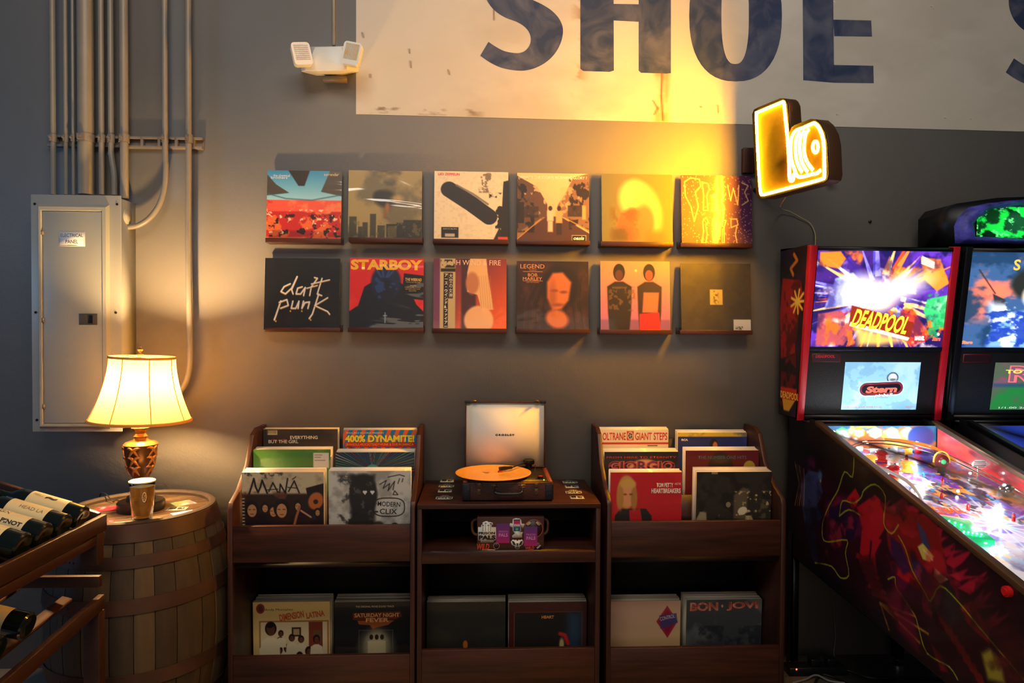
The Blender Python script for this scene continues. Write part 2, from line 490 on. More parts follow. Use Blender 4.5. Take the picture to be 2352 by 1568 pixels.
def S_strip(dx=0, dy=0):
    outL = [(1103, 128), (1125, 143), (1150, 155), (1178, 161), (1205, 162), (1232, 155), (1258, 140), (1278, 118), (1290, 92), (1293, 66), (1285, 44), (1268, 25), (1245, 10), (1218, -3), (1196, -18), (1186, -38), (1190, -58), (1206, -68), (1232, -68), (1262, -58), (1285, -44)]
    inn = [(1122, 96), (1140, 108), (1158, 117), (1176, 121), (1190, 122), (1202, 119), (1211, 112), (1218, 100), (1219, 86), (1214, 72), (1203, 60), (1186, 50), (1160, 40), (1136, 24), (1118, 0), (1110, -30), (1114, -62), (1132, -92), (1170, -108), (1225, -108), (1300, -84)]
    return strip([(x + dx, y + dy) for x, y in smooth2(outL)], [(x + dx, y + dy) for x, y in smooth2(inn)])
def smooth2(p, k=4): return [(v.x, v.y) for v in smoothpath([(a, b, 0) for a, b in p], k)]
letter(S_strip())
letter(S_strip(1207, 38))
H = []
H += [[(1333, -110), (1409, -110), (1410, 162), (1400, 165), (1340, 163), (1333, 158)], [(1467, -108), (1541, -108), (1541, 168), (1530, 169), (1472, 167), (1467, 162)], [(1409, 9), (1467, 10), (1467, 50), (1409, 47)]]
letter(H)
def sup(cx, cy, rx, ry, e, n=48):
    out = []
    for i in range(n + 1):
        t = 2 * math.pi * i / n; c, s_ = math.cos(t), math.sin(t)
        out.append((cx + rx * math.copysign(abs(c) ** (2 / e), c), cy + ry * math.copysign(abs(s_) ** (2 / e), s_)))
    return out
letter(strip(sup(1689.5, 36, 106.5, 151, 2.35), sup(1688.5, 34, 31.5, 113, 2.6)))
letter([[(1843, -95), (1913, -93), (1916, 190), (1845, 184)], [(1914, 45), (2001, 47), (2003, 84), (1916, 83)], [(1914, 149), (2006, 151), (2007, 191), (1916, 190)], [(1913, -93), (2000, -90), (2000, -52), (1913, -54)]])

# ------------------------------------------------------------------ conduits
M_CON = mat('wall_painted_conduit', (128, 122, 112), 0.4, var=0.1, scale=6)
M_RAIL = mat('painted_strut', (120, 112, 104), 0.45, var=0.2, scale=10)
def conduit(px, w, ybot, label, path=None, yoff=-0.05, clampw=1.25):
    r = w * (DIST + yoff) / F / 2
    if path is None:
        p0 = A(px, 300, yoff); pb = A(px, ybot, yoff)
        path = [(p0.x, yoff, 3.3), (p0.x, yoff, pb.z)]
    t = thing('conduit', label, 'conduit', path[-1], 'painted conduits on the wall')
    l = Vector(path[-1])
    mb = MB(); mb.tube([Vector(p) - l for p in path], r, 16)
    mb.build('pipe', M_CON, t, smooth=True)
    c = A(px, 318, yoff) - l
    mb = MB(); mb.lathe([(r * clampw, -0.016), (r * clampw, 0.016)], c, 16)
    mb.obox(c + Vector((0, -r * 1.15, 0)), (r * .45, 0, 0), (0, 0.006, 0), (0, 0, 0.012))
    mb.lathe([(0.005, -0.004), (0.005, 0.004)], c + Vector((0, -r * 1.15 - 0.008, 0)), 8, mtx=Matrix.Rotation(R(90), 3, 'X'))
    mb.build('clamp', M_RAIL, t, smooth=True)
    return t
conduit(122, 12, 447, 'thin grey conduit, leftmost of the bundle above the electrical panel')
conduit(151, 9, 447, 'thin grey conduit, second from the left in the bundle above the panel')
conduit(168, 7, 447, 'thinnest grey conduit, just left of the very thick conduit')
conduit(197, 33, 447, 'very thick grey conduit running down into the top of the electrical panel', clampw=1.08)
conduit(233, 12, 447, 'thin grey conduit immediately right of the very thick conduit')
def con_bend():
    a = A(255, 300, -.05); b = A(255, 350, -.05); c = A(262, 400, -.05); d = A(263, 448, -.05)
    return smoothpath([(a.x, -.05, 3.3), (a.x, -.05, a.z), tuple(b), tuple(c), tuple(d)], 8)
conduit(255, 12, 447, 'thin grey conduit with a slight offset bend just above the panel', path=con_bend())
conduit(285, 18, 456, 'medium grey conduit entering the upper right shoulder of the electrical panel')
def curve_con():
    Y = -.055
    P = [A(379, 300, Y), A(381, 380, Y), A(378, 430, Y), A(366, 470, Y), A(344, 500, Y), A(318, 517, Y), A(292, 522, Y)]
    return smoothpath([(P[0].x, Y, 3.3)] + [tuple(p) for p in P], 8)
conduit(379, 12, 447, 'grey conduit that sweeps in a curve into the right side of the panel', path=curve_con())
def long_con():
    Y = -.045
    P = [A(433, 300, Y), A(433, 600, Y), A(436, 780, Y), A(436, 830, Y), A(431, 866, Y), A(419, 892, Y), A(398, 915, Y), A(372, 932, Y)]
    return smoothpath([(P[0].x, Y, 3.3)] + [tuple(p) for p in P], 8)
conduit(434, 13, 447, 'long grey conduit running past the panel and curving behind the lamp', path=long_con())

p0, p1 = A(110, 323, -.02), A(465, 323, -.02)
t = thing('strut_rail', 'horizontal grey metal strut rail holding the conduits to the wall', 'rail', (p0.x, 0, p0.z))
mb = MB(); L_ = p1.x - p0.x
for dz in (0.019, -0.019): mb.box(0, L_, -0.026, 0, dz - 0.005, dz + 0.005)
mb.box(0, L_, -0.004, 0, -0.02, 0.02)
for i in range(9):
    mb.box(L_ * (i + .4) / 9, L_ * (i + .55) / 9, -0.0265, -0.004, -0.02, 0.02)
mb.build('channel', M_RAIL, t, bevel=0.001)

# ------------------------------------------------------------------ electrical panel
FY = -0.12
a = A(70, 446, FY); b = A(281, 991, FY)
t = thing('electrical_panel', 'grey metal electrical panel box with closed door on the wall', 'electrical panel', (a.x, 0, b.z))
w, h = b.x - a.x, a.z - b.z
mb = MB(); mb.box(0.035, w - 0.002, FY + 0.004, 0, 0.012, h - 0.012)
for k in range(2):
    mb.lathe([(0.034 - k * .012, 0), (0.034 - k * .012, 0.003 + k * .002)], (w - 0.002, -0.07, h - 0.075), 20, mtx=Matrix.Rotation(R(90), 3, 'Y'))
mb.build('box', M_STEEL, t)
# flange with raised bevelled surround
def ringm(mb, o, i):
    (x0, z0, x1, z1, y), (X0, Z0, X1, Z1, Y) = o, i
    O = [(x0, y, z0), (x1, y, z0), (x1, y, z1), (x0, y, z1)]; I = [(X0, Y, Z0), (X1, Y, Z0), (X1, Y, Z1), (X0, Y, Z1)]
    for k in range(4):
        j = (k + 1) % 4; mb.add([O[k], O[j], I[j], I[k]], [(0, 1, 2, 3)])
mb = MB()
mb.box(0, w, FY, FY + 0.004, 0, h)
def loc_(px, py): p = A(px, py, FY); return p.x - a.x, p.z - b.z
sx0, sz1 = loc_(96, 476); sx1, sz0 = loc_(252, 977)
ringm(mb, (sx0 - .014, sz0 - .012, sx1 + .004, sz1 + .014, FY), (sx0, sz0, sx1, sz1, FY - 0.022))
ringm(mb, (sx0, sz0, sx1, sz1, FY - 0.022), (sx0 + .008, sz0 + .008, sx1 - .014, sz1 - .014, FY - 0.022))
ringm(mb, (sx0 + .008, sz0 + .008, sx1 - .014, sz1 - .014, FY - 0.022), (sx0 + .011, sz0 + .011, sx1 - .017, sz1 - .017, FY - 0.012))
mb.build('cover', M_STEEL, t, bevel=0.002)
mb = MB(); dx0, dx1, dz0, dz1 = sx0 + .012, sx1 - .018, sz0 + .012, sz1 - .018
mb.box(dx0, dx1, FY - 0.017, FY - 0.005, dz0, dz1)
door = mb.build('door', M_STEEL, t, bevel=0.002)
for py in (535, 735, 932):
    z = loc_(100, py)[1]; mb = MB(); mb.box(dx0 - 0.004, dx0 + 0.006, FY - 0.021, FY - 0.016, z - 0.009, z + 0.009); mb.build('hinge', M_RAIL, door)
mb = MB(); x0, z1 = loc_(187, 720); x1, z0 = loc_(229, 746)
mb.box(x0, x1, FY - 0.0185, FY - 0.0165, z0, z1, m=0); mb.box(x0 + .004, x0 + (x1 - x0) * .45, FY - 0.021, FY - 0.018, z0 + .004, z1 - .004, m=0)
mb.box(x0 + (x1 - x0) * .5, x0 + (x1 - x0) * .76, FY - 0.0195, FY - 0.018, z0 + .006, z1 - .006, m=1)
mb.build('latch', [mat('dark_grey_plastic', (62, 64, 62), .4), M_BLACK], door, bevel=0.0008)
mb = MB()
x0, z1 = loc_(141, 533); x1, z0 = loc_(201, 567); yy = FY - 0.0178
mp = lambda u, v: (x0 + (x1 - x0) * u, yy, z1 + (z0 - z1) * v)
mb.box(x0, x1, yy, FY - 0.0165, z0, z1, (226, 224, 218))
l1 = (0, -0.0003, 0)
for (u0, v0, u1, v1) in ((.02, .04, .98, .055), (.02, .945, .98, .96), (.02, .04, .03, .96), (.97, .04, .98, .96), (.33, .92, .68, .935)):
    mb.quad(Vector(mp(u0, v1)) + Vector(l1), Vector(mp(u1, v1)) + Vector(l1), Vector(mp(u1, v0)) + Vector(l1), Vector(mp(u0, v0)) + Vector(l1), (80, 80, 90))
mb.text('ELECTRICAL', mp, (.07, .12, .93, .36), (60, 60, 75), lift=l1, bold=.01)
mb.text('PANEL', mp, (.26, .55, .74, .8), (60, 60, 75), lift=l1, bold=.01)
mb.build('label_sticker', M_PLAIN, door)['label'] = 'white sticker reading ELECTRICAL PANEL'
for (px, py) in ((80, 468), (269, 469), (82, 717), (266, 718), (85, 964), (266, 968)):
    x, z = loc_(px, py); mb = MB(); mb.lathe([(0.0001, .0045), (0.004, .004), (0.0052, 0)], (x, FY, z), 12, mtx=Matrix.Rotation(R(90), 3, 'X'))
    mb.build('screw', M_BLACK, t, smooth=True)

# ------------------------------------------------------------------ emergency light
EY = -0.11
c0 = A(766, 143, 0)
t = thing('emergency_light', 'white twin head emergency light left of the painted sign', 'emergency light', (c0.x, 0, c0.z))
mw = mat('white_abs_plastic', (222, 218, 208), .35, var=.03)
def E(px, py, Y): p = A(px, py, Y); return (p.x - c0.x, p.y, p.z - c0.z)
bk = [E(x, y, 0) for x, y in ((712, 107), (795, 106), (826, 152), (824, 165), (786, 174), (727, 174), (692, 165), (692, 156))]
fr = [E(x, y, EY) for x, y in ((724, 108), (784, 106), (797, 150), (798, 160), (780, 162), (730, 163), (702, 162), (703, 154))]
mb = MB(); mb.add(bk + fr, [(i, (i + 1) % 8, (i + 1) % 8 + 8, i + 8)[::-1] for i in range(8)] + [tuple(range(8, 16))[::-1], tuple(range(8))])
mb.build('body', mw, t, bevel=0.003)
mb = MB(); q = E(766, 178, -.05); mb.box(q[0] - .05, q[0] + .05, -.035, 0, q[2] - .006, q[2] + .012); mb.build('mounting_base', mat('grey_base', (110, 100, 90), .5), t)
def head(px, py, ang, yaw, lensmat):
    c = Vector(E(px, py, EY - 0.03))
    Rm = Euler((0, R(ang), 0)).to_matrix() @ Euler((0, 0, R(yaw))).to_matrix()
    hx, hz = .037, .046
    # rounded square shell
    def rr(s_, y):
        out = []
        for (sx_, sz_, a0) in ((1, 1, 0), (-1, 1, 90), (-1, -1, 180), (1, -1, 270)):
            for k in range(5):
                th = R(a0 + 22.5 * k); rad = .013
                out.append(c + Rm @ Vector(((sx_ * (hx - rad) + rad * math.cos(th)) * s_, y, (sz_ * (hz - rad) + rad * math.sin(th)) * s_)))
        return out
    mb = MB(); rings = [rr(1.0, -.022), rr(1.0, -.01), rr(.95, .012), rr(.7, .03)]
    n = 20; V = [p for r_ in rings for p in r_]; fs = []
    for i in range(3):
        for j in range(n):
            j2 = (j + 1) % n; fs.append((i * n + j2, i * n + j, (i + 1) * n + j, (i + 1) * n + j2)[::-1])
    fs.append(tuple(range(n))[::-1]); fs.append(tuple(3 * n + j for j in range(n)))
    mb.add(V, fs)
    hd = mb.build('lamp_head', mw, t, smooth=True, angle=40)
    mb = MB()
    ar = Art(60, 72, (200, 205, 205))
    rd = random.Random(px)
    hi, lo = ((232, 236, 236), (150, 146, 140)) if lensmat else ((214, 176, 112), (60, 42, 20))
    ar.cloud(hi, 5, 3, .3, .7, .8)
    for i in range(10):
        ar.rect((i + .8) / 10, 0, (i + 1) / 10, 1, lo, .8)
    for j in range(8):
        ar.rect(0, (j + .7) / 8, 1, (j + 1) / 8, lo if lensmat else hi, .75)
        if lensmat and j % 2: ar.rect(0, (j + .75) / 8, 1, (j + .9) / 8, (214, 140, 90), .7)
    mb.grid(ar, lambda u, v: c + Rm @ Vector(((u - .5) * hx * 1.55, -.0225, (.5 - v) * hz * 1.4 + .006)))
    mb.build('lens', M_PLAIN, hd)
    mb = MB(); mb.tube([c + Rm @ Vector((0, .02, -.02)), Vector(E(px + (14 if px < 760 else -14), py + 18, EY + .05))], .014, 12); mb.build('swivel_arm', mw, hd, smooth=True)
head(692, 128, -13, 24, True)
head(810, 127, 12, -6, False)
pa = A(766, 50, -.01)
mb = MB(); mb.box(pa.x - .006, pa.x + .006, -.012, 0, A(766, 104, -.01).z, 3.3)
tag(mb.build('surface_raceway', M_CON, bevel=.002), 'slim vertical surface raceway feeding the emergency light from above', 'raceway')
# ------------------------------------------------------------------ neon sign
W_ = A(1685, 400, 0)
C3 = Matrix(CAMROT)
def camdepth(px, py, t): return CO + ray(px, py) * t       # t = depth along the optical axis
Lp = camdepth(1738, 455, 2.77); Rp = camdepth(1893, 418, 2.77 * .865)
sdir = Vector((Rp.x - Lp.x, Rp.y - Lp.y, 0)).normalized()
snrm = Vector((sdir.y, -sdir.x, 0))          # faces left and to the camera
if snrm.x > 0: snrm = -snrm
def NS(px, py, off=0.0):
    p = AP(px, py, Lp, snrm); return p - Lp + snrm * off
t = thing('neon_sign', 'glowing yellow neon sign on a dark backing projecting from the wall', 'neon sign', Lp)
M_TUBE = mat('lit_neon_tube', (255, 220, 120), .4, var=0.02, emit=(1.0, 0.41, 0.004), estr=450)
M_BACK = mat('amber_acrylic_backing', (22, 9, 2), .85, var=.05, spec=.1)
M_EDGE = mat('dark_sign_edge', (70, 44, 20), .5, var=.1)
outl = [(1722, 262), (1726, 251), (1735, 246), (1786, 225), (1793, 225), (1798, 229), (1803, 240), (1807, 304), (1812, 292), (1818, 287), (1856, 272), (1866, 273), (1878, 284), (1889, 305), (1894, 330), (1897, 400), (1894, 412), (1886, 418), (1748, 455), (1738, 455), (1731, 446)]
pts = [NS(x, y, -0.016) for x, y in outl]
mb = MB(); mb.prism(pts, -snrm * 0.055); mb.build('backing', [M_EDGE], t, bevel=0.003)
pf = [NS(x, y, -0.0155) for x, y in outl]
mb = MB()
if (pf[1] - pf[0]).cross(pf[2] - pf[1]).dot(snrm) < 0: pf = pf[::-1]
mb.prism(pf, snrm * 0.004); mb.build('face_panel', M_BACK, t)
def neon(path, r=.0062, k=5, name='neon_tube', closed=False):
    P = smoothpath([NS(x, y, -0.0095) for x, y in path], k)
    mb = MB(); mb.tube(P, r, 10); o = mb.build(name, M_TUBE, t, smooth=True); return o
neon([(1803, 304), (1799, 268), (1796, 238), (1793, 234), (1787, 236), (1742, 255), (1735, 259), (1733, 268), (1738, 380), (1742, 436), (1744, 444), (1750, 446), (1800, 433), (1850, 420), (1884, 410), (1888, 404), (1888, 370), (1887, 330), (1882, 306), (1874, 290), (1866, 283), (1860, 284), (1840, 293), (1826, 298), (1818, 306), (1813, 320), (1811, 345), (1814, 370), (1820, 388), (1824, 400)])
neon([(1803, 304), (1806, 340), (1808, 380), (1809, 408), (1812, 415), (1817, 412), (1818, 401), (1822, 400), (1832, 406), (1848, 403), (1862, 399), (1872, 397), (1880, 390)])
for pts_ in ([(1833, 303), (1825, 315), (1822, 345), (1827, 375), (1837, 395)], [(1843, 300), (1834, 315), (1832, 345), (1838, 375), (1850, 394)], [(1853, 296), (1845, 310), (1842, 345), (1848, 370), (1862, 390)]):
    neon(pts_)
neon([(1868 + 6 * math.cos(a_), 337 + 13 * math.sin(a_)) for a_ in np.linspace(0, 2 * math.pi, 14)], .0055, 2)
# bracket to the wall and wooden block
mb = MB(); q0 = NS(1880, 400, -.06); 
qa = A(1908, 412, -.02) - Lp
mb.tube([NS(1760, 400, -.06), Vector((NS(1760, 400, -.06).x + .02, -Lp.y, NS(1760, 400, -.06).z))], .009, 12); mb.build('wall_bracket', M_EDGE, t, smooth=True)
mb = MB(); cp = smoothpath([NS(1779, 452, -.05), A(1793, 477, -.06) - Lp, A(1815, 486, -.02) - Lp, A(1840, 500, -.012) - Lp, A(1860, 512, -.01) - Lp, A(1870, 530, -.012) - Lp, A(1873, 545, -.03) - Lp, A(1872, 575, -.04) - Lp], 6)
mb.tube(cp, .0022, 8); mb.build('power_cable', mat('clear_yellow_cable', (190, 180, 130), .4), t, smooth=True)
p = A(1712, 343, 0); q = A(1724, 400, 0)
mb = MB(); mb.box(p.x - .018, p.x + .035, -.03, 0, q.z, p.z)
mb.lathe([(0.003, 0), (0.003, .002)], (p.x - .01, -.03, p.z - .01), 8, mtx=Matrix.Rotation(R(90), 3, 'X'))
tag(mb.build('wooden_block', M_WOODV, bevel=.001), 'small dark wooden block on the wall behind the neon sign', 'block')
p = A(1908, 412, 0)
mb = MB(); mb.tube([(p.x - .02, 0, p.z), (p.x - .02, -.05, p.z)], .011, 12); mb.ball((p.x - .02, -.05, p.z), .012, 12)
tag(mb.build('wall_bolt', M_RAIL, smooth=True), 'stub of a metal bolt in the wall right of the neon sign', 'bolt')
for (px, py, lb) in ((1997, 509, 'small dark anchor hole plug in the wall above the lit pinball backbox'), (2194, 500, 'small dark anchor hole plug in the wall left of the rocky topper')):
    p = A(px, py, 0); mb = MB(); mb.lathe([(.006, 0), (.006, .008), (.003, .010)], (p.x, 0, p.z), 10, mtx=Matrix.Rotation(R(90), 3, 'X'))
    tag(mb.build('wall_anchor', M_BLACK, smooth=True), lb, 'wall anchor')

# ------------------------------------------------------------------ cover art (plain stand-ins; the lettering is copied)
S = 128
def sleeve(name, art, edge, texts=(), w=.314, h=.314, th=.004, m=None):
    """record sleeve: origin at the middle of its bottom edge, front at y = -th/2"""
    mb = MB(); y = -th / 2
    mp = lambda u, v: ((u - .5) * w, y - .0002, (1 - v) * h)
    mb.box(-w / 2, w / 2, -th / 2, th / 2, 0, h, edge)
    if art is not None: mb.grid(art, mp)
    for t_ in texts:
        k = dict(t_[3]) if len(t_) > 3 else {}
        mb.text(t_[0], mp, t_[1], t_[2], lift=(0, -.0004, 0), **k)
    return mb, (m or M_SLEEVE)

def a_w1():
    a = Art(S, S, (120, 190, 220)).grad((70, 150, 195), (170, 215, 225), 0, 0, 0, .45)
    a.poly([(.28, 0), (.57, 0), (.50, .22), (.42, .22)], (60, 52, 44)); a.poly([(.0, .06), (0, .36), (.3, .32), (.12, .2)], (86, 80, 70)); a.poly([(.84, 0), (1, 0), (1, .36), (.72, .3)], (92, 84, 74))
    a.rect(0, .42, 1, .6, (232, 96, 70)).cloud((240, 150, 100), 6, 2, .45, .6, .7, (0, .42, 1, .66))
    a.rect(0, .6, 1, 1, (226, 110, 50)).cloud((190, 40, 36), 9, 5, .42, .5, .95, (0, .58, 1, .94)).cloud((40, 24, 24), 14, 7, .6, .64, .9, (0, .62, 1, .96)).cloud((250, 220, 180), 16, 8, .68, .7, .9, (0, .55, 1, .9))
    a.cloud((200, 60, 44), 5, 12, .5, .55, .7, (0, .42, .08, .8)).line([(0, .33), (.25, .40), (.6, .42), (1, .34)], .02, (70, 110, 130), .7)
    return a
def a_w2():
    a = Art(S, S, (120, 112, 84)).cloud((168, 150, 100), 3, 4, .42, .62, .9).cloud((70, 66, 50), 3, 9, .5, .62, .8, sx=.6)
    a.ell(.5, .40, .14, .12, (52, 50, 34), 1, .06).ell(.42, .36, .08, .07, (48, 46, 32), 1, .05)
    a.ell(.66, .4, .08, .05, (196, 168, 110), .8, .05)
    a.ell(.53, .52, .03, .06, (170, 112, 60), .9, .03); a.ell(.5, .62, .02, .06, (150, 98, 54), .9, .02)
    for x0, x1, y in ((.02, .12, .66), (.14, .2, .8), (.2, .27, .74), (.3, .38, .62), (.4, .5, .78), (.52, .68, .76), (.66, .76, .74), (.75, 1, .70)):
        a.rect(x0, y, x1, 1, (64, 62, 44) if x0 < .5 else (44, 42, 32), .9)
    a.rect(.54, .79, .66, .95, (110, 100, 66), .7); a.cloud((120, 112, 70), 20, 3, .6, .66, .6, (0, .72, 1, 1)); return a
def a_w3():
    a = Art(S, S, (226, 214, 186)).cloud((206, 192, 160), 30, 3, .5, .8, .6)
    a.line([(.2, .26), (.5, .46), (.74, .64)], .22, (44, 40, 38)).line([(.3, .2), (.52, .32), (.72, .46)], .03, (120, 112, 100), .8)
    a.cloud((110, 98, 80), 12, 7, .5, .56, .8, (.6, .02, .8, .3)).poly([(.93, .14), (1, .12), (1, .98), (.84, .98), (.9, .8)], (44, 38, 34)).cloud((44, 38, 34), 9, 2, .5, .54, 1, (.74, .3, 1, .8))
    a.rect(.1, .79, .33, .94, (38, 34, 32)).rect(.15, .88, .28, .925, (190, 180, 160)); a.poly([(.78, 1), (.88, .78), (.94, 1)], (50, 46, 40))
    a.rect(.86, .92, .99, 1, (226, 78, 36)); return a
def a_w4():
    a = Art(S, S, (232, 198, 150)).grad((240, 205, 155), (228, 190, 150), 0, 0, 0, .5)
    a.poly([(0, .04), (.1, .1), (.28, .2), (.42, .45), (.42, .62), (.2, .76), (0, .92)], (106, 76, 52)).poly([(1, 0), (.78, .06), (.66, .3), (.56, .46), (.56, .6), (.8, .7), (1, .84)], (150, 112, 80))
    a.poly([(0, .92), (.40, .62), (.60, .62), (1, .86), (1, 1), (0, 1)], (92, 58, 42)); a.poly([(0, .86), (.36, .63), (.4, .63), (0, .94)], (150, 116, 82))
    a.cloud((30, 22, 18), 9, 4, .5, .56, .85, (0, .08, .24, .85), sx=1.4).cloud((226, 196, 150), 10, 9, .56, .6, .8, (.1, .12, .4, .6)).cloud((36, 26, 20), 10, 14, .52, .57, .85, (.72, .06, 1, .8)).cloud((228, 190, 140), 10, 3, .54, .6, .7, (.6, .2, .9, .6))
    a.rect(.0, .42, .1, .72, (40, 28, 22), .85).rect(.1, .48, .3, .64, (60, 42, 32), .7).rect(.7, .46, .9, .62, (54, 38, 28), .8).rect(.9, .46, .95, .66, (226, 170, 100))
    for p in ([(0, .95), (.33, .66)], [(.66, .64), (1, .82)]): a.line(p, .012, (210, 150, 60))
    for cx, c, b in ((.46, (226, 200, 168), .18), (.58, (214, 170, 110), .22)):
        a.rect(cx - .045, .54, cx + .045, .54 + b * .8, c, 1, .02).rect(cx - .035, .54 + b * .8, cx + .035, .66 + b, (60, 44, 38) if cx > .5 else c, .95, .02).ell(cx, .505, .028, .035, (70, 46, 32))
    a.rect(.755, .885, .955, .975, (238, 226, 190)).rect(.762, .892, .948, .968, (22, 18, 16)); return a
def a_w5():
    a = Art(S, S, (110, 100, 50)).grad((122, 120, 82), (140, 118, 44), 0, 0, 1, .2)
    a.ell(.46, .34, .22, .26, (206, 188, 120), 1, .08).ell(.66, .5, .17, .34, (200, 180, 108), 1, .08, -14).ell(.42, .72, .2, .24, (170, 100, 58), 1, .05, 20).ell(.6, .68, .14, .24, (176, 116, 66), 1, .06)
    a.cloud((120, 84, 30), 7, 6, .5, .6, .7, (.14, .5, .5, .95), soft=.1).ell(.28, .86, .12, .1, (96, 80, 30), .8, .1).ell(.75, .9, .14, .1, (120, 100, 36), .8, .1)
    return a
def a_w6():
    a = Art(S, S, (170, 80, 104)).grad((172, 70, 34), (84, 30, 84), 0, 0, 1, 0)  # orange cast of the neon put into one side of the purple print
    rd = random.Random(4)
    for i in range(320): a.ell(rd.random(), rd.random(), .006, .006, (255, 214, 150), .8)
    c = (240, 204, 120)
    for P in ([(.05, .1), (.14, .04), (.26, .06), (.28, .16), (.2, .24), (.24, .45), (.18, .66), (.14, .46), (.06, .3), (.05, .1)], [(.3, .1), (.38, .12), (.4, .2), (.36, .3), (.38, .5), (.31, .5), (.32, .3), (.3, .1)], [(.45, .2), (.5, .1), (.56, .26), (.62, .28), (.56, .34), (.58, .5), (.48, .5), (.5, .34), (.44, .28), (.54, .28)], [(.66, .14), (.7, .36), (.74, .18), (.8, .42), (.82, .14)], [(.86, .1), (.95, .14), (.9, .24), (.95, .36), (.86, .42)]):
        a.line(P, .014, c, .95)
    for P in ([(.3, .66), (.35, .6), (.38, .67), (.34, .7), (.36, .84), (.34, .96), (.28, .96), (.31, .8), (.3, .66)], [(.44, .62), (.5, .62), (.5, .72), (.43, .72), (.44, .62)], [(.49, .72), (.48, .84), (.44, .96)], [(.56, .64), (.63, .64), (.6, .74), (.55, .7), (.56, .64)], [(.6, .74), (.6, .96), (.57, .96), (.58, .76)], [(.7, .62), (.78, .62), (.8, .7), (.7, .74), (.7, .62)], [(.78, .72), (.76, .84), (.78, .96)]):
        a.line(P, .014, c, .95)
    return a
def a_w7():
    a = Art(160, 160, (26, 27, 30)).cloud((52, 50, 44), 3, 3, .5, .7, .6); c = (232, 226, 214)
    L = lambda P, w_=.020: a.line([(x, y + .012) for x, y in P], w_ * .8, (206, 150, 30), .8).line(P, w_, c)
    L([(.34, .36), (.26, .40), (.22, .47), (.28, .50), (.36, .42), (.43, .26)]); L([(.43, .26), (.36, .44), (.38, .50)])
    L([(.50, .40), (.44, .42), (.42, .50), (.48, .50), (.54, .41), (.52, .52)]); L([(.60, .52), (.62, .40), (.70, .28), (.66, .27)], .018); L([(.56, .42), (.70, .38)], .014); L([(.76, .28), (.70, .50), (.76, .52)], .018); L([(.62, .36), (.86, .30)], .016)
    L([(.22, .60), (.16, .80), (.14, .86)], .022); L([(.20, .62), (.30, .58), (.32, .66), (.22, .70)]); L([(.38, .60), (.36, .70), (.42, .70), (.46, .60), (.45, .70)]); L([(.52, .60), (.50, .70), (.54, .62), (.60, .61), (.58, .70)]); L([(.72, .50), (.64, .78), (.60, .84)], .020); L([(.84, .55), (.67, .66), (.84, .74), (.87, .78)], .018)
    for q in ((.16, .88), (.62, .86), (.35, .74), (.5, .74)): a.ell(q[0], q[1], .01, .014, (210, 170, 70))
    return a
def a_w8():
    a = Art(S, S, (214, 40, 44)).cloud((236, 70, 60), 3, 3, .45, .65, .6)
    a.poly([(0, .74), (.12, .66), (.2, .4), (.36, .3), (.62, .3), (.8, .42), (.9, .64), (1, .74), (1, 1), (0, 1)], (20, 24, 38)).ell(.49, .34, .2, .24, (26, 38, 74), 1, .04).ell(.49, .46, .12, .17, (20, 26, 52), 1, .04)
    for x in (.36, .44, .54, .6): a.line([(x, .16), (x + (.5 - x) * .6 - .02, .26)], .025, (54, 88, 150), .8, .02)
    a.cloud((46, 90, 160), 10, 5, .58, .64, .6, (.34, .2, .64, .56)).rect(.475, .75, .49, .9, (150, 170, 180), .9).rect(.455, .79, .51, .805, (150, 170, 180), .9)
    a.poly([(.73, .21), (1, .24), (1, .58), (.70, .55)], (18, 15, 14)); return a
def a_w9():
    a = Art(S, S, (222, 84, 40)).grad((110, 44, 60), (240, 110, 40), .3, 0, .8, 1).ell(.1, .6, .2, .5, (110, 70, 120), .8, .15)
    a.rect(.38, .0, .58, 1, (70, 44, 50), .9, .03).poly([(.5, 0), (.72, 0), (.74, .2), (.82, .7), (.66, .72), (.6, .5), (.46, .46), (.46, .2)], (226, 182, 130)).ell(.53, .34, .09, .15, (190, 130, 90), 1, .03).ell(.62, .85, .2, .2, (232, 184, 138), 1, .03)
    for i in range(6): a.line([(.62 + i * .03, .24), (.66 + i * .03, .68)], .006, (190, 140, 96), .7)
    a.rect(.09, 0, .3, 1, (196, 176, 130)).rect(.14, .2, .2, .95, (34, 28, 26)).rect(.205, .2, .265, .55, (34, 28, 26)).cloud((40, 34, 30), 16, 5, .46, .5, 1, (.1, .02, .29, .13)).rect(.1, .14, .3, .185, (40, 34, 30))
    return a
def a_w10():
    a = Art(S, S, (48, 28, 24)).cloud((96, 54, 40), 5, 8, .45, .7, .6, sx=1.5)
    for i in range(16): a.line([(.30 + i * .04, .2), (.12 + i * .05, .6), (.1 + i * .055, .98)], .012, (26, 16, 14) if i % 2 else (78, 46, 34), .7, .01)
    a.ell(.60, .36, .27, .28, (30, 18, 16), .95, .08).poly([(.42, .30), (.50, .17), (.64, .16), (.76, .30), (.72, .56), (.62, .68), (.50, .70), (.42, .52)], (198, 118, 66), 1, .04).ell(.56, .82, .16, .13, (196, 116, 66), 1, .05, 20)
    a.ell(.52, .42, .05, .02, (120, 64, 40), .8, .02).ell(.65, .44, .05, .02, (120, 64, 40), .8, .02).ell(.57, .62, .08, .02, (120, 62, 42), .7, .03).ell(.5, .5, .05, .2, (150, 84, 50), .6, .06)
    return a.rect(.09, .15, .36, .157, (214, 150, 90)).rect(.09, .28, .36, .287, (214, 150, 90))
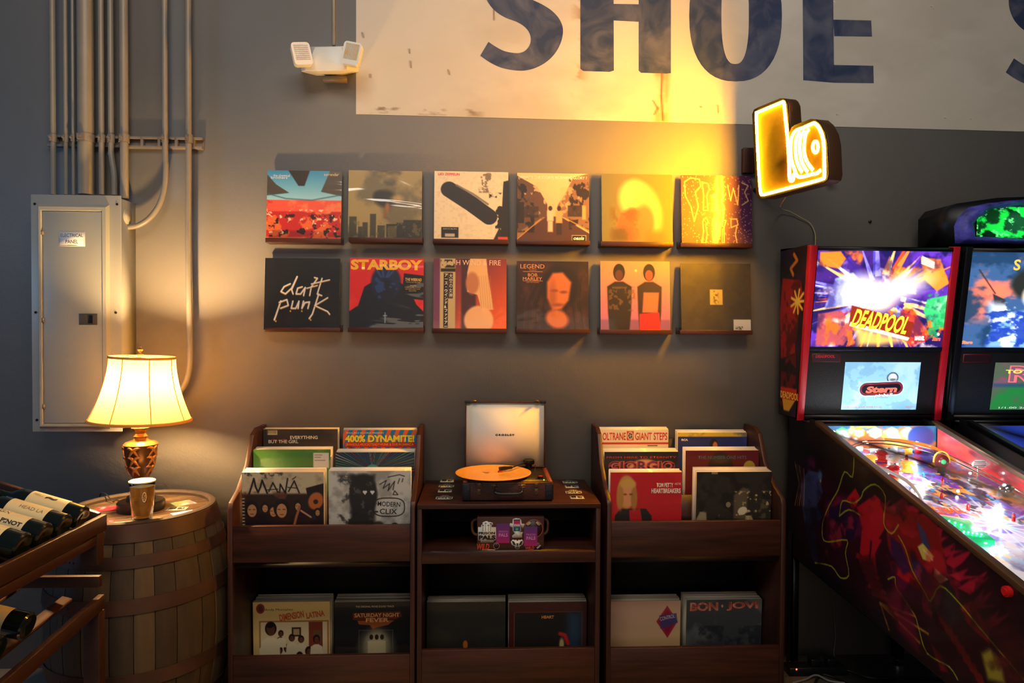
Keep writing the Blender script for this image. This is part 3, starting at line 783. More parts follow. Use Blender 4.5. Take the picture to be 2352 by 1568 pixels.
def a_w11():
    a = Art(S, S, (220, 130, 110)).grad((232, 150, 110), (176, 110, 150), 0, 0, 0, .85).rect(0, .82, 1, 1, (130, 84, 130), .8, .03).ell(.51, .135, .018, .018, (255, 206, 110))
    for cx, k in ((.27, (40, 28, 26)), (.70, (54, 34, 34))):
        a.ell(cx, .16, .085, .12, (26, 20, 20)).ell(cx, .2, .055, .075, (150, 80, 60) if cx > .5 else (90, 50, 40)).poly([(cx - .17, .36), (cx - .06, .29), (cx + .06, .29), (cx + .18, .36), (cx + .17, .7), (cx + .14, 1), (cx - .14, 1), (cx - .16, .7)], k, 1, .02)
    a.poly([(.62, .44), (.84, .44), (.82, .72), (.6, .72)], (206, 116, 84), 1, .02).poly([(.56, .74), (.84, .72), (.86, 1), (.56, 1)], (236, 44, 48)).cloud((120, 90, 50), 14, 3, .55, .6, .7, (.12, .36, .5, .7))
    return a
def a_w12():
    a = Art(S, S, (70, 64, 50)).cloud((84, 76, 56), 8, 4, .4, .65, .6).rect(.41, .38, .59, .6, (186, 164, 90)).cloud((90, 76, 40), 30, 5, .5, .56, .7, (.46, .4, .53, .59))
    return a.rect(.74, .81, .985, .97, (196, 196, 190)).cloud((60, 60, 60), 60, 4, .5, .52, .9, (.77, .91, .87, .955), sx=2)

TOP = [  # px left, right, top, ledge-top(left), ledge bottom, art, mat, label, texts
 (617, 783, 391, 547, 558, a_w1, M_GLOSS, 'shrink wrapped sleeve with blue sky over a red crowd, top left of the wall display', [('the chemical', (.08, .055, .30, .09), (240, 235, 225)), ('brothers', (.05, .085, .27, .12), (240, 235, 225)), ('surrender', (.76, .03, .96, .07), (238, 210, 150))], (96, 84, 60)),
 (803, 968, 391, 546, 557, a_w2, M_GLOSS, 'shrink wrapped sleeve with olive clouds over a dark skyline, on the upper wall row', [], (150, 130, 70)),
 (999, 1167, 393, 549, 560, a_w3, M_SLEEVE, 'cream record sleeve with a dark diagonal shape and red lettering, on the upper wall row', [('LED ZEPPELIN', (.05, .025, .34, .06), (226, 60, 30), dict(bold=.03)), ('ALBUM ON 180g VINYL', (.12, .81, .31, .83), (200, 190, 170))], (220, 200, 150)),
 (1188, 1353, 397, 552, 562, a_w4, M_SLEEVE, 'record sleeve of a sepia street with a black name box, upper wall row', [("(WHAT'S THE STORY) MORNING GLORY ?", (.02, .04, .97, .095), (246, 232, 200), dict(bold=.02)), ('oasis', (.78, .905, .93, .955), (240, 232, 214), dict(bold=.03, shear=.2))], (40, 30, 26)),
 (1381, 1545, 399, 555, 566, a_w5, M_SLEEVE, 'record sleeve with pale blond blur on a golden olive ground, on the upper wall row', [], (226, 206, 90)),
 (1563, 1727, 402, 558, 568, a_w6, M_GLOSS, 'record sleeve with hand drawn outlined lettering on speckled purple, top right of the wall display', [], (190, 120, 90)),
 (612, 779, 592, 752, 762, a_w7, M_GLOSS, 'black record sleeve with dripping white brush lettering, bottom left of the wall display', [], (60, 54, 40)),
 (806, 972, 592, 752, 763, a_w8, M_GLOSS, 'red record sleeve with big yellow title and a dark blue figure, lower wall row', [('STARBOY', (.01, .02, .985, .165), (240, 178, 44), dict(bold=.05)), ('THE WEEKND', (.75, .275, .975, .315), (226, 170, 60), dict(bold=.03, rot=2)), ('TRANSLUCENT RED VINYL', (.76, .325, .96, .34), (200, 160, 90), dict(rot=2)), ('INCLUDES', (.82, .37, .9, .385), (200, 160, 90)), ('STARBOY & I FEEL IT COMING', (.745, .395, .965, .41), (200, 160, 90)), ('FEATURING DAFT PUNK', (.755, .42, .955, .435), (200, 160, 90)), ('AND MORE', (.8, .445, .9, .46), (200, 160, 90))], (150, 40, 40)),
 (997, 1163, 593, 754, 765, a_w9, M_SLEEVE, 'orange record sleeve with a beige paper strip down its left, on the lower wall row', [('H WIND & FIRE', (.31, .02, .92, .09), (240, 200, 160)), ('大\n空\nの\n女\n神', (.213, .21, .258, .54), (236, 224, 200)), ('ア\nー\nス\n・\nウ\nイ\nン\nド\n&\nフ\nァ\nイ\nア\nー', (.147, .21, .193, .94), (236, 224, 200), dict(bold=.02))], (226, 150, 60)),
 (1187, 1352, 599, 755, 766, a_w10, M_SLEEVE, 'dark brown record sleeve with tan lettering and a warm oval shape, lower wall row', [('LEGEND', (.05, .045, .385, .105), (216, 150, 90)), ('The best of', (.17, .115, .27, .135), (190, 120, 80)), ('BOB', (.155, .175, .285, .22), (216, 150, 90)), ('MARLEY', (.085, .23, .35, .275), (216, 150, 90)), ('AND THE WAILERS', (.13, .295, .31, .31), (190, 120, 80))], (70, 40, 34)),
 (1378, 1539, 599, 757, 768, a_w11, M_SLEEVE, 'record sleeve with two dark standing figures on pink dusk, on the lower wall row', [], (190, 120, 110)),
 (1562, 1726, 604, 758, 768, a_w12, M_GLOSS, 'dull olive record sleeve with one small cream rectangle, bottom right of the wall display', [], (150, 130, 60)),
]
LED = [(610, 783), (801, 970), (994, 1168), (1186, 1355), (1379, 1546), (1563, 1728), (609, 781), (799, 973), (992, 1164), (1185, 1354), (1377, 1544), (1561, 1728)]
ORD = ['first', 'second', 'third', 'fourth', 'fifth', 'last']
for i, (xl, xr, yt, yl, yb, fn, mt, lab, tx, edge) in enumerate(TOP):
    l0, l1_ = LED[i]; yc = yl + 3
    a0 = A(l0, yb, -.062); b0 = A(l1_, yb, -.062); zb = (a0.z + b0.z) / 2; zt = A((l0 + l1_) / 2, yl, -.062).z
    t = thing('picture_ledge', 'dark brown wooden picture ledge, %s from the left in the %s row' % (ORD[i % 6], 'upper' if i < 6 else 'lower'), 'ledge', (a0.x, 0, zb), 'picture ledges on the wall')
    w_ = b0.x - a0.x
    mb = MB(); mb.box(0, w_, -.062, 0, 0, .008); mb.box(0, w_, -.008, 0, 0, .03); mb.build('shelf_board', M_WOOD, t, bevel=.001)
    mb = MB(); mb.box(0, w_, -.066, -.056, 0, zt - zb); mb.build('front_lip', M_WOOD, t, bevel=.001)
    p = A((xl + xr) / 2, yt, -.03); th = .011
    mb, mm = sleeve('record_sleeve', fn(), edge, tx, w=(xr - xl) * (DIST - .04) / F * 1.005, h=p.z - zb - .010, th=th, m=mt)
    o = mb.build('record_sleeve', mm, loc=(p.x, -.0472, zb + .0088), rot=(R(-4.4), 0, R(.25 * ((i * 7) % 5 - 2))))
    tag(o, lab, 'record sleeve', 'record sleeves displayed on wall ledges')
# ------------------------------------------------------------------ record cabinets
def side_profile(yf):
    k = yf / -.42
    return [(0.0, 0.0), (yf, 0.0), (yf, .785), (yf + .012, .808), (-.335 * k, .838), (-.235 * k, .915), (-.175 * k, 1.025), (-.12 * k, 1.046), (-.01, 1.046), (-.01, .0)]
def browser(x0, x1, yf, label):
    t = thing('record_browser', label, 'record cabinet', (x0, 0, 0), 'dark wooden record browsers')
    W = x1 - x0; T = .018
    prof = [(y, z) for y, z in side_profile(yf)][1:]
    for xx in (0, W - T):
        mb = MB(); mb.prism([(xx, y, z) for y, z in prof], (T, 0, 0)); mb.build('side_panel', M_WOODV, t, bevel=.002)
    a, b = T, W - T
    mb = MB(); mb.box(a, b, yf + .004, yf + .022, .585, .722); mb.build('upper_front_panel', M_WOOD, t, bevel=.0015)
    mb = MB(); mb.box(a, b, yf + .022, -.016, .560, .574); mb.build('upper_shelf', M_DARKIN, t)
    for (ya, yb, ye, zl, z, zh) in ((-.258, -.248, -.128, .574, .636, .79), (-.118, -.108, -.016, .636, .682, .84)):
        mb = MB(); mb.box(a, b, ya, yb, zl, zh); mb.build('step_divider', M_WOOD, t)
        mb = MB(); mb.box(a, b, yb, ye, z - .01, z); mb.build('step_shelf', M_WOOD, t)
    mb = MB(); mb.box(a, b, yf + .004, yf + .022, .06, .232); mb.build('lower_front_panel', M_WOOD, t, bevel=.0015)
    mb = MB(); mb.box(a, b, yf + .022, -.016, .01, .024); mb.build('lower_shelf', M_DARKIN, t)
    mb = MB(); mb.box(a, b, -.016, -.008, .03, .98); mb.build('back_panel', M_DARKIN, t)
    return t
LX0, LX1 = A(522, 1200, -.42).x, A(953, 1200, -.42).x
CX0, CX1 = A(958, 1157, -.42).x, A(1380, 1157, -.42).x
RX0, RX1 = A(1394, 1230, -.40).x, A(1805, 1230, -.40).x
browser(LX0, LX1, -.42, 'dark wooden record browser on the left, beside the barrel')
browser(RX0, RX1, -.40, 'dark wooden record browser on the right, beside the pinball machine')
# centre cabinet
t = thing('turntable_cabinet', 'open dark wooden cabinet in the middle carrying the turntable', 'cabinet', (CX0, 0, 0))
W = CX1 - CX0
TOPZ = .80
mb = MB(); mb.box(0, W, -.42, -.01, TOPZ - .018, TOPZ); mb.build('top_board', M_WOOD, t, bevel=.0015)
for xx in (0, W - .018):
    mb = MB(); mb.box(xx, xx + .018, -.418, -.01, 0, TOPZ - .018); mb.build('side_panel', M_WOODV, t, bevel=.0015)
mb = MB(); mb.box(.018, W - .018, -.416, -.02, .604, .622); mb.build('upper_shelf', M_WOOD, t)
mb = MB(); mb.box(.018, W - .018, -.418, -.40, .575, .618); mb.build('shelf_rail', M_WOOD, t, bevel=.001)
mb = MB(); mb.box(.018, W - .018, -.398, -.02, .01, .024); mb.build('lower_shelf', M_DARKIN, t)
mb = MB(); mb.box(.018, W - .018, -.416, -.398, .05, .246); mb.build('lower_front_panel', M_WOOD, t, bevel=.0015)
mb = MB(); mb.box(.018, W - .018, -.02, -.012, .03, TOPZ - .018); mb.build('back_panel', M_DARKIN, t)

# ------------------------------------------------------------------ stacks of records
CREAM = [(236, 228, 206), (226, 214, 186), (240, 236, 226), (214, 196, 160), (200, 190, 176), (228, 220, 210)]
def a_plain(c): return lambda: Art(8, 8, c)
def a_ebtg():
    a = Art(S, S, (58, 52, 48)).cloud((88, 80, 70), 4, 3, .45, .7, .6); a.rect(.06, .02, .19, .08, (222, 206, 160))
    for i in range(8): a.rect(.065 + i * .015, .025, .071 + i * .015, .065, (40, 36, 30))
    return a.line([(.08, .16), (.14, .14), (.2, .17), (.28, .14), (.34, .17)], .012, (180, 40, 40)).rect(0, .18, 1, 1, (80, 66, 56), .5, .04)
def a_green(): return Art(S, S, (84, 140, 66)).grad((96, 156, 70), (60, 110, 60), 0, 0, 1, .6).cloud((120, 176, 84), 4, 5, .5, .7, .6).rect(.775, .045, .975, .24, (220, 214, 200)).rect(.79, .07, .89, .078, (110, 110, 110)).rect(.79, .1, .87, .108, (110, 110, 110)).rect(.79, .14, .93, .148, (110, 110, 110))
def a_mana():
    a = Art(160, 160, (196, 182, 150)).cloud((150, 134, 108), 6, 2, .45, .65, .7, (0, 0, 1, .4)).cloud((60, 60, 66), 12, 5, .55, .62, .8, (0, 0, .5, .08)).rect(0, .27, 1, 1, (46, 26, 22), .97, .03).cloud((110, 70, 50), 6, 7, .5, .62, .8, (0, .24, 1, .34))
    k = (28, 26, 40)
    for P, w in (([(.09, .27), (.12, .18), (.15, .08), (.17, .18), (.20, .25), (.23, .18), (.25, .1), (.28, .18), (.31, .26)], .022), ([(.33, .24), (.38, .13), (.44, .25)], .017), ([(.31, .22), (.44, .21)], .011), ([(.46, .25), (.47, .15), (.53, .26), (.56, .08)], .018), ([(.57, .24), (.64, .11), (.70, .26)], .017), ([(.56, .19), (.68, .2)], .011), ([(.62, .09), (.66, .06)], .012)): a.line(P, w, k)
    a.poly([(.78, .2), (1, .14), (1, .5), (.84, .5)], (34, 22, 26)).ell(.9, .36, .09, .11, (190, 110, 50), 1, .02, 20).ell(.9, .37, .03, .03, (60, 30, 20))
    for cx, cy, s_ in ((.12, .46, .17), (.28, .44, .10), (.38, .48, .13), (.48, .46, .19), (.68, .42, .1), (.36, .78, .18), (.84, .76, .13), (.92, .5, .08), (.16, .82, .1), (.6, .7, .12)):
        a.bust(cx, cy, s_, (30, 18, 18), (196, 146, 100), (40, 26, 34))
    a.line([(.62, .72), (.66, .56), (.70, .44)], .03, (170, 110, 70)).line([(.72, .48), (.84, .56)], .022, (200, 150, 120))
    for i in range(14): a.rect(.0, .32 + i * .04, .035, .335 + i * .04, (196, 182, 140))
    return a.cloud((60, 60, 120), 9, 12, .6, .66, .5, (.6, .5, .9, .9))
def a_dyn():
    a = Art(S, S, (40, 130, 180))
    for i in range(-6, 14):
        x = i * .115; a.poly([(x, .4), (x + .055, .4), (x + .20, 0), (x + .145, 0)], (232, 110, 50))
    a.rect(.03, .17, .98, .235, (206, 40, 36)).rect(0, .4, 1, 1, (220, 90, 50)); return a.cloud((60, 40, 50), 7, 3, .55, .6, .7, (0, .12, .2, .3))
def a_rays():
    a = Art(160, 160, (34, 40, 52)); cx, cy = .47, .245
    rd = random.Random(2)
    for i in range(44):
        th = math.pi * (i / 43) ; c = rd.choice([(30, 120, 160), (24, 96, 170), (60, 150, 150), (160, 190, 190)]) if i % 11 else (190, 50, 110)
        r2 = 1.2; w = .011
        a.poly([(cx + .02 * math.cos(th), cy - .02 * math.sin(th)), (cx + r2 * math.cos(th - w), cy - r2 * math.sin(th - w)), (cx + r2 * math.cos(th + w), cy - r2 * math.sin(th + w))], c)
    return a.ell(cx, cy, .09, .085, (70, 170, 165)).ell(cx, cy + .02, .05, .05, (120, 190, 180)).rect(0, .27, 1, 1, (40, 60, 90))
def a_clix():
    a = Art(160, 160, (206, 202, 190)).cloud((150, 146, 136), 7, 3, .45, .65, .7).cloud((70, 68, 66), 9, 8, .52, .6, .9, (.12, .04, .32, .8), soft=.05)
    a.ell(.42, .3, .17, .26, (44, 42, 42), 1, .03).rect(.27, .05, .56, .7, (44, 42, 42), 1, .05).poly([(.2, 1), (.24, .62), (.4, .5), (.56, .52), (.5, .72), (.46, 1)], (52, 50, 50)).cloud((120, 116, 108), 12, 2, .6, .68, .6, (.25, .05, .6, .95))
    for x in (.44, .53):
        a.ell(x - .012, .26, .014, .014, (226, 222, 214)).ell(x + .012, .26, .014, .014, (226, 222, 214)).poly([(x - .025, .265), (x + .025, .265), (x, .30)], (226, 222, 214))
    k = (38, 36, 36)
    a.line(sup_n(.73, .455, .19, .115), .013, k, close=True)
    for P in ([(.62, .17), (.70, .12), (.66, .22), (.74, .16), (.72, .25), (.80, .13), (.78, .24)], [(.72, .08), (.86, .05), (.92, .07)], [(.86, .1), (.84, .16)], [(.9, .1), (.89, .14)], [(.8, .25), (.84, .3), (.78, .3), (.8, .25)]): a.line(P, .011, k)
    return a.ell(.80, .72, .06, .07, k, 1, .01).ell(.80, .75, .03, .03, (200, 196, 186)).ell(.6, .76, .1, .13, k, .8, .02).ell(.56, .78, .06, .1, (206, 202, 190), 1, .02).rect(.56, .5, .6, .52, k)
def sup_n(cx, cy, rx, ry): return [(x, y) for x, y in sup(cx, cy, rx, ry, 3, 24)]
def a_dim():
    a = Art(160, 160, (226, 196, 128)).ell(.1, .09, .055, .065, (150, 50, 40)).ell(.1, .09, .028, .04, (90, 50, 40)).rect(.08, .25, .98, 1, (176, 124, 74)).rect(.1, .27, .96, 1, (230, 208, 166)).rect(.72, .27, .9, .9, (140, 66, 46)).rect(.5, .34, .62, .46, (60, 40, 30)).rect(.52, .36, .6, .44, (190, 160, 120)).rect(.78, .38, .88, .52, (120, 90, 60))
    for cx, cy, s_ in ((.23, .36, .15), (.35, .52, .09), (.33, .64, .1), (.44, .62, .09), (.5, .48, .08), (.62, .5, .08), (.6, .72, .09), (.72, .66, .1), (.82, .5, .09), (.36, .42, .07)):
        a.bust(cx, cy, s_, (38, 24, 20), (120, 72, 48), (234, 220, 186))
    return a.poly([(.08, .62), (.18, .46), (.34, .5), (.36, 1), (.08, 1)], (236, 220, 184)).ell(.22, .36, .045, .07, (110, 66, 44)).ell(.22, .31, .045, .035, (34, 22, 18))
def a_snf():
    a = Art(160, 160, (34, 34, 38)).ell(.55, .62, .23, .26, (120, 116, 96), 1, .12).ell(.55, .6, .14, .2, (206, 196, 160), .8, .1)
    for cx in (.48, .55, .62): a.ell(cx, .47, .025, .035, (60, 36, 26)).poly([(cx - .045, .52), (cx + .045, .52), (cx + .05, .85), (cx - .05, .85)], (214, 200, 160), .95, .01)
    for P in ([(.32, .38), (.32, .85)], [(.76, .38), (.76, .85)], [(.32, .38), (.76, .38)]): a.line(P, .006, (150, 140, 120), .7)
    return a.poly([(.24, .15), (.86, .13), (.88, .2), (.8, .24), (.24, .24)], (130, 54, 36), .9).poly([(.3, .25), (.78, .25), (.7, .31), (.56, .34), (.5, .37), (.46, .31), (.32, .3)], (200, 110, 50), .8)
def a_m1(): return Art(S, S, (52, 52, 46)).cloud((66, 64, 50), 4, 3, .4, .6, .6).ell(.49, .56, .03, .055, (206, 120, 50)).poly([(.44, .7), (.47, .63), (.53, .63), (.58, .7), (.6, .9), (.44, .95)], (150, 76, 50), 1, .02)
def a_m2():
    a = Art(S, S, (86, 34, 36)).rect(.07, .13, .94, 1, (196, 130, 50)).rect(.075, .135, .935, 1, (44, 40, 36)).rect(.75, .14, .935, .95, (54, 84, 110), .8, .12)
    return a.line([(.66, .42), (.72, .44), (.76, .55)], .05, (206, 44, 50), 1, .02).ell(.68, .56, .03, .08, (214, 190, 140), 1, .02).cloud((220, 170, 90), 14, 5, .5, .56, .8, (.58, .62, .7, .8))
def a_petty():
    a = Art(S, S, (196, 30, 44)).cloud((210, 50, 56), 4, 3, .45, .6, .5).poly([(.04, 1), (.07, .55), (.14, .46), (.5, .46), (.58, .55), (.62, 1)], (44, 42, 40)).poly([(.27, .48), (.42, .46), (.52, 1), (.3, 1)], (190, 36, 46))
    return a.ell(.23, .25, .13, .21, (206, 160, 80), 1, .02).ell(.25, .29, .085, .14, (222, 158, 110), 1, .02).ell(.14, .32, .05, .16, (190, 140, 70), 1, .02).ell(.335, .33, .045, .15, (180, 130, 64), 1, .02).ell(.25, .15, .11, .06, (214, 170, 90), 1, .02).ell(.21, .28, .025, .012, (120, 70, 50), .8, .01).ell(.29, .28, .025, .012, (120, 70, 50), .8, .01)
def a_giorgio(): return Art(S, S, (44, 38, 40)).ell(.55, .36, .28, .26, (216, 160, 120), 1, .03).ell(.5, .33, .1, .04, (40, 30, 30))
def a_colt():
    a = Art(S, S, (240, 226, 190)).rect(.40, .02, .50, .145, (214, 50, 36)).ell(.45, .083, .042, .055, (232, 220, 190)).ell(.45, .083, .03, .04, (40, 34, 34)).rect(.04, .175, 1, .2, (206, 44, 36))
    for i in range(5):
        th = i * 1.256; a.line([(.45, .083), (.45 + .035 * math.cos(th), .083 + .045 * math.sin(th))], .008, (232, 220, 190))
    return a.rect(.7, .215, .84, .225, (30, 26, 26))
def a_bar():
    a = Art(160, 160, (54, 48, 40)).cloud((110, 96, 70), 9, 3, .58, .66, .8, (0, .35, 1, 1)).cloud((30, 26, 24), 5, 6, .5, .6, .7)
    a.poly([(.0, .62), (.06, .5), (.14, .52), (.16, .78), (.3, .76), (.3, .84), (.0, .86)], (176, 160, 126), .9, .02).ell(.07, .44, .045, .07, (36, 28, 22)).poly([(.5, .3), (.62, .2), (.7, .22), (.66, .62), (.5, .6)], (120, 104, 76), .8, .03)
    a.ell(.62, .5, .065, .05, (226, 212, 176), 1, .01, -25).line([(.58, .55), (.7, .5)], .014, (220, 206, 170)).poly([(.66, .56), (.74, .56), (.84, .8), (.8, .92), (.64, .92), (.54, .86), (.66, .78)], (170, 154, 116), 1, .02).line([(.5, .86), (.64, .88)], .04, (210, 188, 140), 1, .01)
    return a.ell(.43, .42, .032, .036, (150, 136, 104)).cloud((210, 186, 130), 20, 9, .62, .68, .9, (.5, .25, 1, .9)).rect(.2, 0, .28, .03, (190, 170, 120), .8)
def a_hits(): return Art(S, S, (112, 26, 32)).ell(.48, .25, .17, .22, (46, 30, 26), 1, .03).ell(.48, .12, .14, .06, (120, 80, 50), .6, .05).ell(.87, .23, .08, .09, (186, 160, 60))
def a_rca(): return Art(S, S, (44, 58, 120)).rect(0, 0, 1, .06, (236, 200, 60)).cloud((60, 70, 150), 4, 3, .5, .7, .6).ell(.52, .17, .06, .08, (40, 28, 24)).ell(.54, .19, .035, .06, (206, 130, 80))
def a_ctrl(): return Art(S, S, (206, 170, 150)).grad((196, 160, 146), (226, 190, 130), 0, 0, .3, 1).poly([(.66, .28), (.81, .07), (.96, .28), (.82, .5)], (176, 40, 60)).poly([(.7, .28), (.81, .12), (.92, .28), (.82, .44)], (150, 34, 70)).poly([(.7, .2), (.94, .17), (.96, .3), (.72, .38)], (70, 80, 130), .8).cloud((50, 36, 40), 10, 3, .48, .54, 1, (.58, .88, .7, .98))
def a_jovi(): return Art(S, S, (70, 74, 78)).cloud((110, 112, 110), 4, 3, .45, .65, .8).cloud((40, 46, 54), 5, 7, .5, .6, .8, (.1, .35, 1, 1)).ell(.17, .76, .075, .085, (190, 150, 90)).line([(.1, .76), (.24, .76)], .012, (60, 50, 40)).line([(.17, .69), (.17, .84)], .012, (60, 50, 40))
STK = [
 # name, xl, xr, ytop, Y, lean(deg), n, art, edge, label, texts
 (542, 730, 1084, -.335, 1, 5, a_mana, 'sleeve with big brush lettering over many faces, front of the left browser', (190, 160, 190), [('Á', (.0, .0, .0001, .0001), (0, 0, 0))][:0]),
 (576, 753, 1032, -.20, 2, 4, a_green, 'plain green record sleeve with a white label at its top corner, in the left browser', (214, 90, 60), []),
 (592, 763, 985, -.075, 2, 2, a_ebtg, 'dark grey sleeve with tiny barcode and pale capitals, rear left of the left browser', (226, 190, 110), [('EVERYTHING', (.36, .09, .73, .135), (236, 224, 190), dict(bold=.02)), ('BUT THE GIRL', (.07, .145, .47, .19), (236, 224, 190), dict(bold=.01))]),
 (758, 947, 1081, -.335, 1, 4, a_clix, 'grey graffiti style sleeve with heart shaped eyes and a speech balloon, front of left browser', (226, 180, 110), [('MODERN', (.595, .385, .87, .445), (38, 36, 36), dict(bold=.01, rot=3)), ('CLIX', (.62, .475, .83, .54), (38, 36, 36), dict(bold=.01, rot=2))]),
 (772, 954, 1038, -.20, 2, 5, a_rays, 'sleeve with blue rays bursting from a teal half disc, in the left browser', (196, 180, 150), []),
 (788, 957, 987, -.07, 2, 3, a_dyn, 'blue and orange striped sleeve with big yellow lettering, rear right of the left browser', (150, 130, 100), [('400% DYNAMITE!', (.03, .07, .97, .165), (250, 226, 50), dict(bold=.04)), ('SOUL JAZZ RECORDS PRESENTS', (.05, .03, .55, .055), (240, 236, 226)), ('SKA+SOUL+ROCKSTEADY+FUNK & DUB IN JAMAICA', (.04, .18, .96, .225), (246, 150, 60), dict(bold=.02))]),
 (575, 752, 1381, -.21, 1, 8, a_dim, 'tan sleeve with a band in white suits, in the left browser lower bin', (150, 130, 100), [('Andy Montañez', (.155, .085, .52, .125), (60, 40, 40)), ('DIMENSION', (.34, .14, .66, .235), (196, 90, 40), dict(bold=.04, rot=-9)), ('LATINA', (.69, .13, .93, .21), (196, 90, 40), dict(bold=.04, rot=-9))]),
 (768, 944, 1381, -.21, 1, 9, a_snf, 'black sleeve with orange badge lettering and white clad trio, in the left browser lower bin', (190, 176, 140), [('THE ORIGINAL MOVIE SOUND TRACK', (.28, .05, .78, .075), (226, 210, 160)), ('SATURDAY NIGHT', (.26, .15, .85, .205), (232, 170, 100), dict(bold=.03)), ('FEVER', (.41, .215, .71, .27), (232, 170, 100), dict(bold=.03))]),
 (976, 1160, 1382, -.25, 1, 7, a_m1, 'murky dark sleeve with one small orange figure, in the middle cabinet', (150, 140, 100), []),
 (1176, 1356, 1382, -.25, 1, 9, a_m2, 'maroon bordered dark sleeve with a small red haired figure, in the middle cabinet', (130, 110, 110), [('HEART', (.42, .175, .58, .215), (226, 150, 80), dict(bold=.04))]),
 (1396, 1560, 1084, -.335, 0, 4, a_petty, 'crimson sleeve with a blond figure in a dark jacket, front of the right browser', (240, 196, 90), [('TOM PETTY', (.645, .135, .88, .19), (236, 226, 206), dict(bold=.03)), ('AND THE', (.90, .135, .985, .16), (236, 226, 206)), ('HEARTBREAKERS', (.575, .205, .985, .265), (236, 226, 206), dict(bold=.03))]),
 (1380, 1550, 1037, -.20, 2, 5, a_giorgio, 'black sleeve with outlined neon tube style lettering over a face, in the right browser', (240, 210, 120), [('FROM HERE TO ETERNITY', (.03, .06, .97, .085), (206, 60, 44)), ('GIORGIO', (.055, .12, .955, .255), (196, 90, 80), dict(bold=.09)), ('GIORGIO', (.06, .125, .95, .25), (70, 70, 130), dict(bold=.02))]),
 (1376, 1535, 987, -.07, 2, 6, a_colt, 'cream sleeve with tall red lettering and a swirl emblem, rear of the right browser', (240, 222, 150), [('OLTRANE', (.05, .035, .385, .14), (214, 50, 36), dict(bold=.02)), ('GIANT STEPS', (.52, .035, .985, .14), (214, 50, 36), dict(bold=.02))]),
 (1600, 1772, 1083, -.335, 1, 6, a_bar, 'dark sleeve of a crowded bar with a white hat, front of the right browser', (226, 200, 120), []),
 (1576, 1744, 1034, -.19, 2, 5, a_hits, 'maroon sleeve with faint teal title and a gold round seal, in the right browser', (226, 206, 150), [('THE NUMBER ONE HITS', (.17, .07, .83, .115), (70, 110, 110))]),
 (1560, 1718, 993, -.06, 2, 5, a_rca, 'blue sleeve with a yellow band along its top, rear right of the right browser', (236, 210, 110), [('RCA', (.05, .085, .145, .115), (240, 226, 200), dict(bold=.06))]),
 (1400, 1563, 1379, -.24, 1, 7, a_ctrl, 'pale pinkish sleeve with a red diamond badge, in the right browser lower bin', (150, 140, 120), [('CONTROL', (.71, .2, .92, .25), (214, 190, 200), dict(rot=-12))]),
 (1578, 1751, 1376, -.24, 1, 9, a_jovi, 'grey clouded sleeve with wide red outlined capitals, in the right browser lower bin', (150, 146, 130), [('BON', (.045, .03, .42, .15), (206, 80, 60), dict(bold=.045)), ('JOVI', (.53, .03, .95, .15), (206, 80, 60), dict(bold=.045)), ('BON', (.05, .035, .415, .145), (226, 200, 170), dict(bold=.0)), ('JOVI', (.535, .035, .945, .145), (226, 200, 170), dict(bold=.0)), ('◆', (.455, .06, .49, .11), (206, 140, 80))]),
]
SHORT = ['brush lettered sleeve in the left browser', 'green sleeve', 'rear grey sleeve in the left browser', 'graffiti style sleeve', 'blue rays sleeve', 'striped yellow lettered sleeve', 'tan band sleeve in the lower bin', 'black sleeve with the white clad trio', 'murky dark sleeve in the middle cabinet', 'maroon bordered sleeve in the middle cabinet', 'crimson sleeve', 'neon lettered sleeve in the right browser', 'cream sleeve with the swirl emblem', 'crowded bar sleeve', 'maroon gold sealed sleeve', 'blue and yellow sleeve', 'sleeve with the red diamond badge', 'grey clouded sleeve in the lower bin']
rd = random.Random(11)
for si, (xl, xr, yt, Y, lean, n, fn, lab, edge, tx) in enumerate(STK):
    pa, pb = A(xl, yt, Y), A(xr, yt, Y); w_ = pb.x - pa.x
    gl = M_GLOSS if fn in (a_green,) else M_SLEEVE
    ang = R([2.0, 1.0, 1.0][0] if lean == 1 else .8)
    p = (pa + pb) / 2; h_ = .312; w_ = min(w_, .316)
    lo, hi = ((LX0, LX1) if si < 8 else (CX0, CX1) if si < 10 else (RX0, RX1)); lo += .024 + w_ / 2; hi -= .024 + w_ / 2
    p.x = min(max(p.x, lo), hi); z0 = p.z - h_ * math.cos(ang)
    mb, mm = sleeve('record_sleeve', fn(), edge, tx, w=w_, h=h_, th=.0045, m=gl)
    oy = math.sin(ang) * h_
    o = mb.build('record_sleeve', mm, loc=(p.x, Y + oy, z0), rot=(ang, 0, 0))
    tag(o, lab, 'record sleeve')
    protos = {}
    step = (.0085 if Y > -.1 and n > 3 else .0095) if n <= 6 else .0085
    step = min(step, .036 / n) if Y > -.1 else min(step, .05 / n) if Y < -.3 and n <= 6 else step
    for k in range(1, n + 1):
        c = CREAM[rd.randrange(len(CREAM))]
        mb, mm = sleeve('record_sleeve', None, c, w=min(w_, .314), h=h_, th=.0045)
        fl = (k == n)
        o = mb.build('record_sleeve', M_SLEEVE, loc=(p.x + rd.uniform(-.002, .0025), Y + oy + step * k, z0 + rd.uniform(-.0008, .001) + (.0014 * k if n <= 6 else .0004 * k)), rot=(ang, 0, R(rd.uniform(-.3, .3))))
        tag(o, 'pale edged record sleeves filed behind the %s' % SHORT[si], 'record sleeve', 'sleeves filed behind the %s' % SHORT[si])

# plastic divider card beside the crimson sleeve
p = A(1567, 1084, -.33); q = A(1577, 1084, -.33)
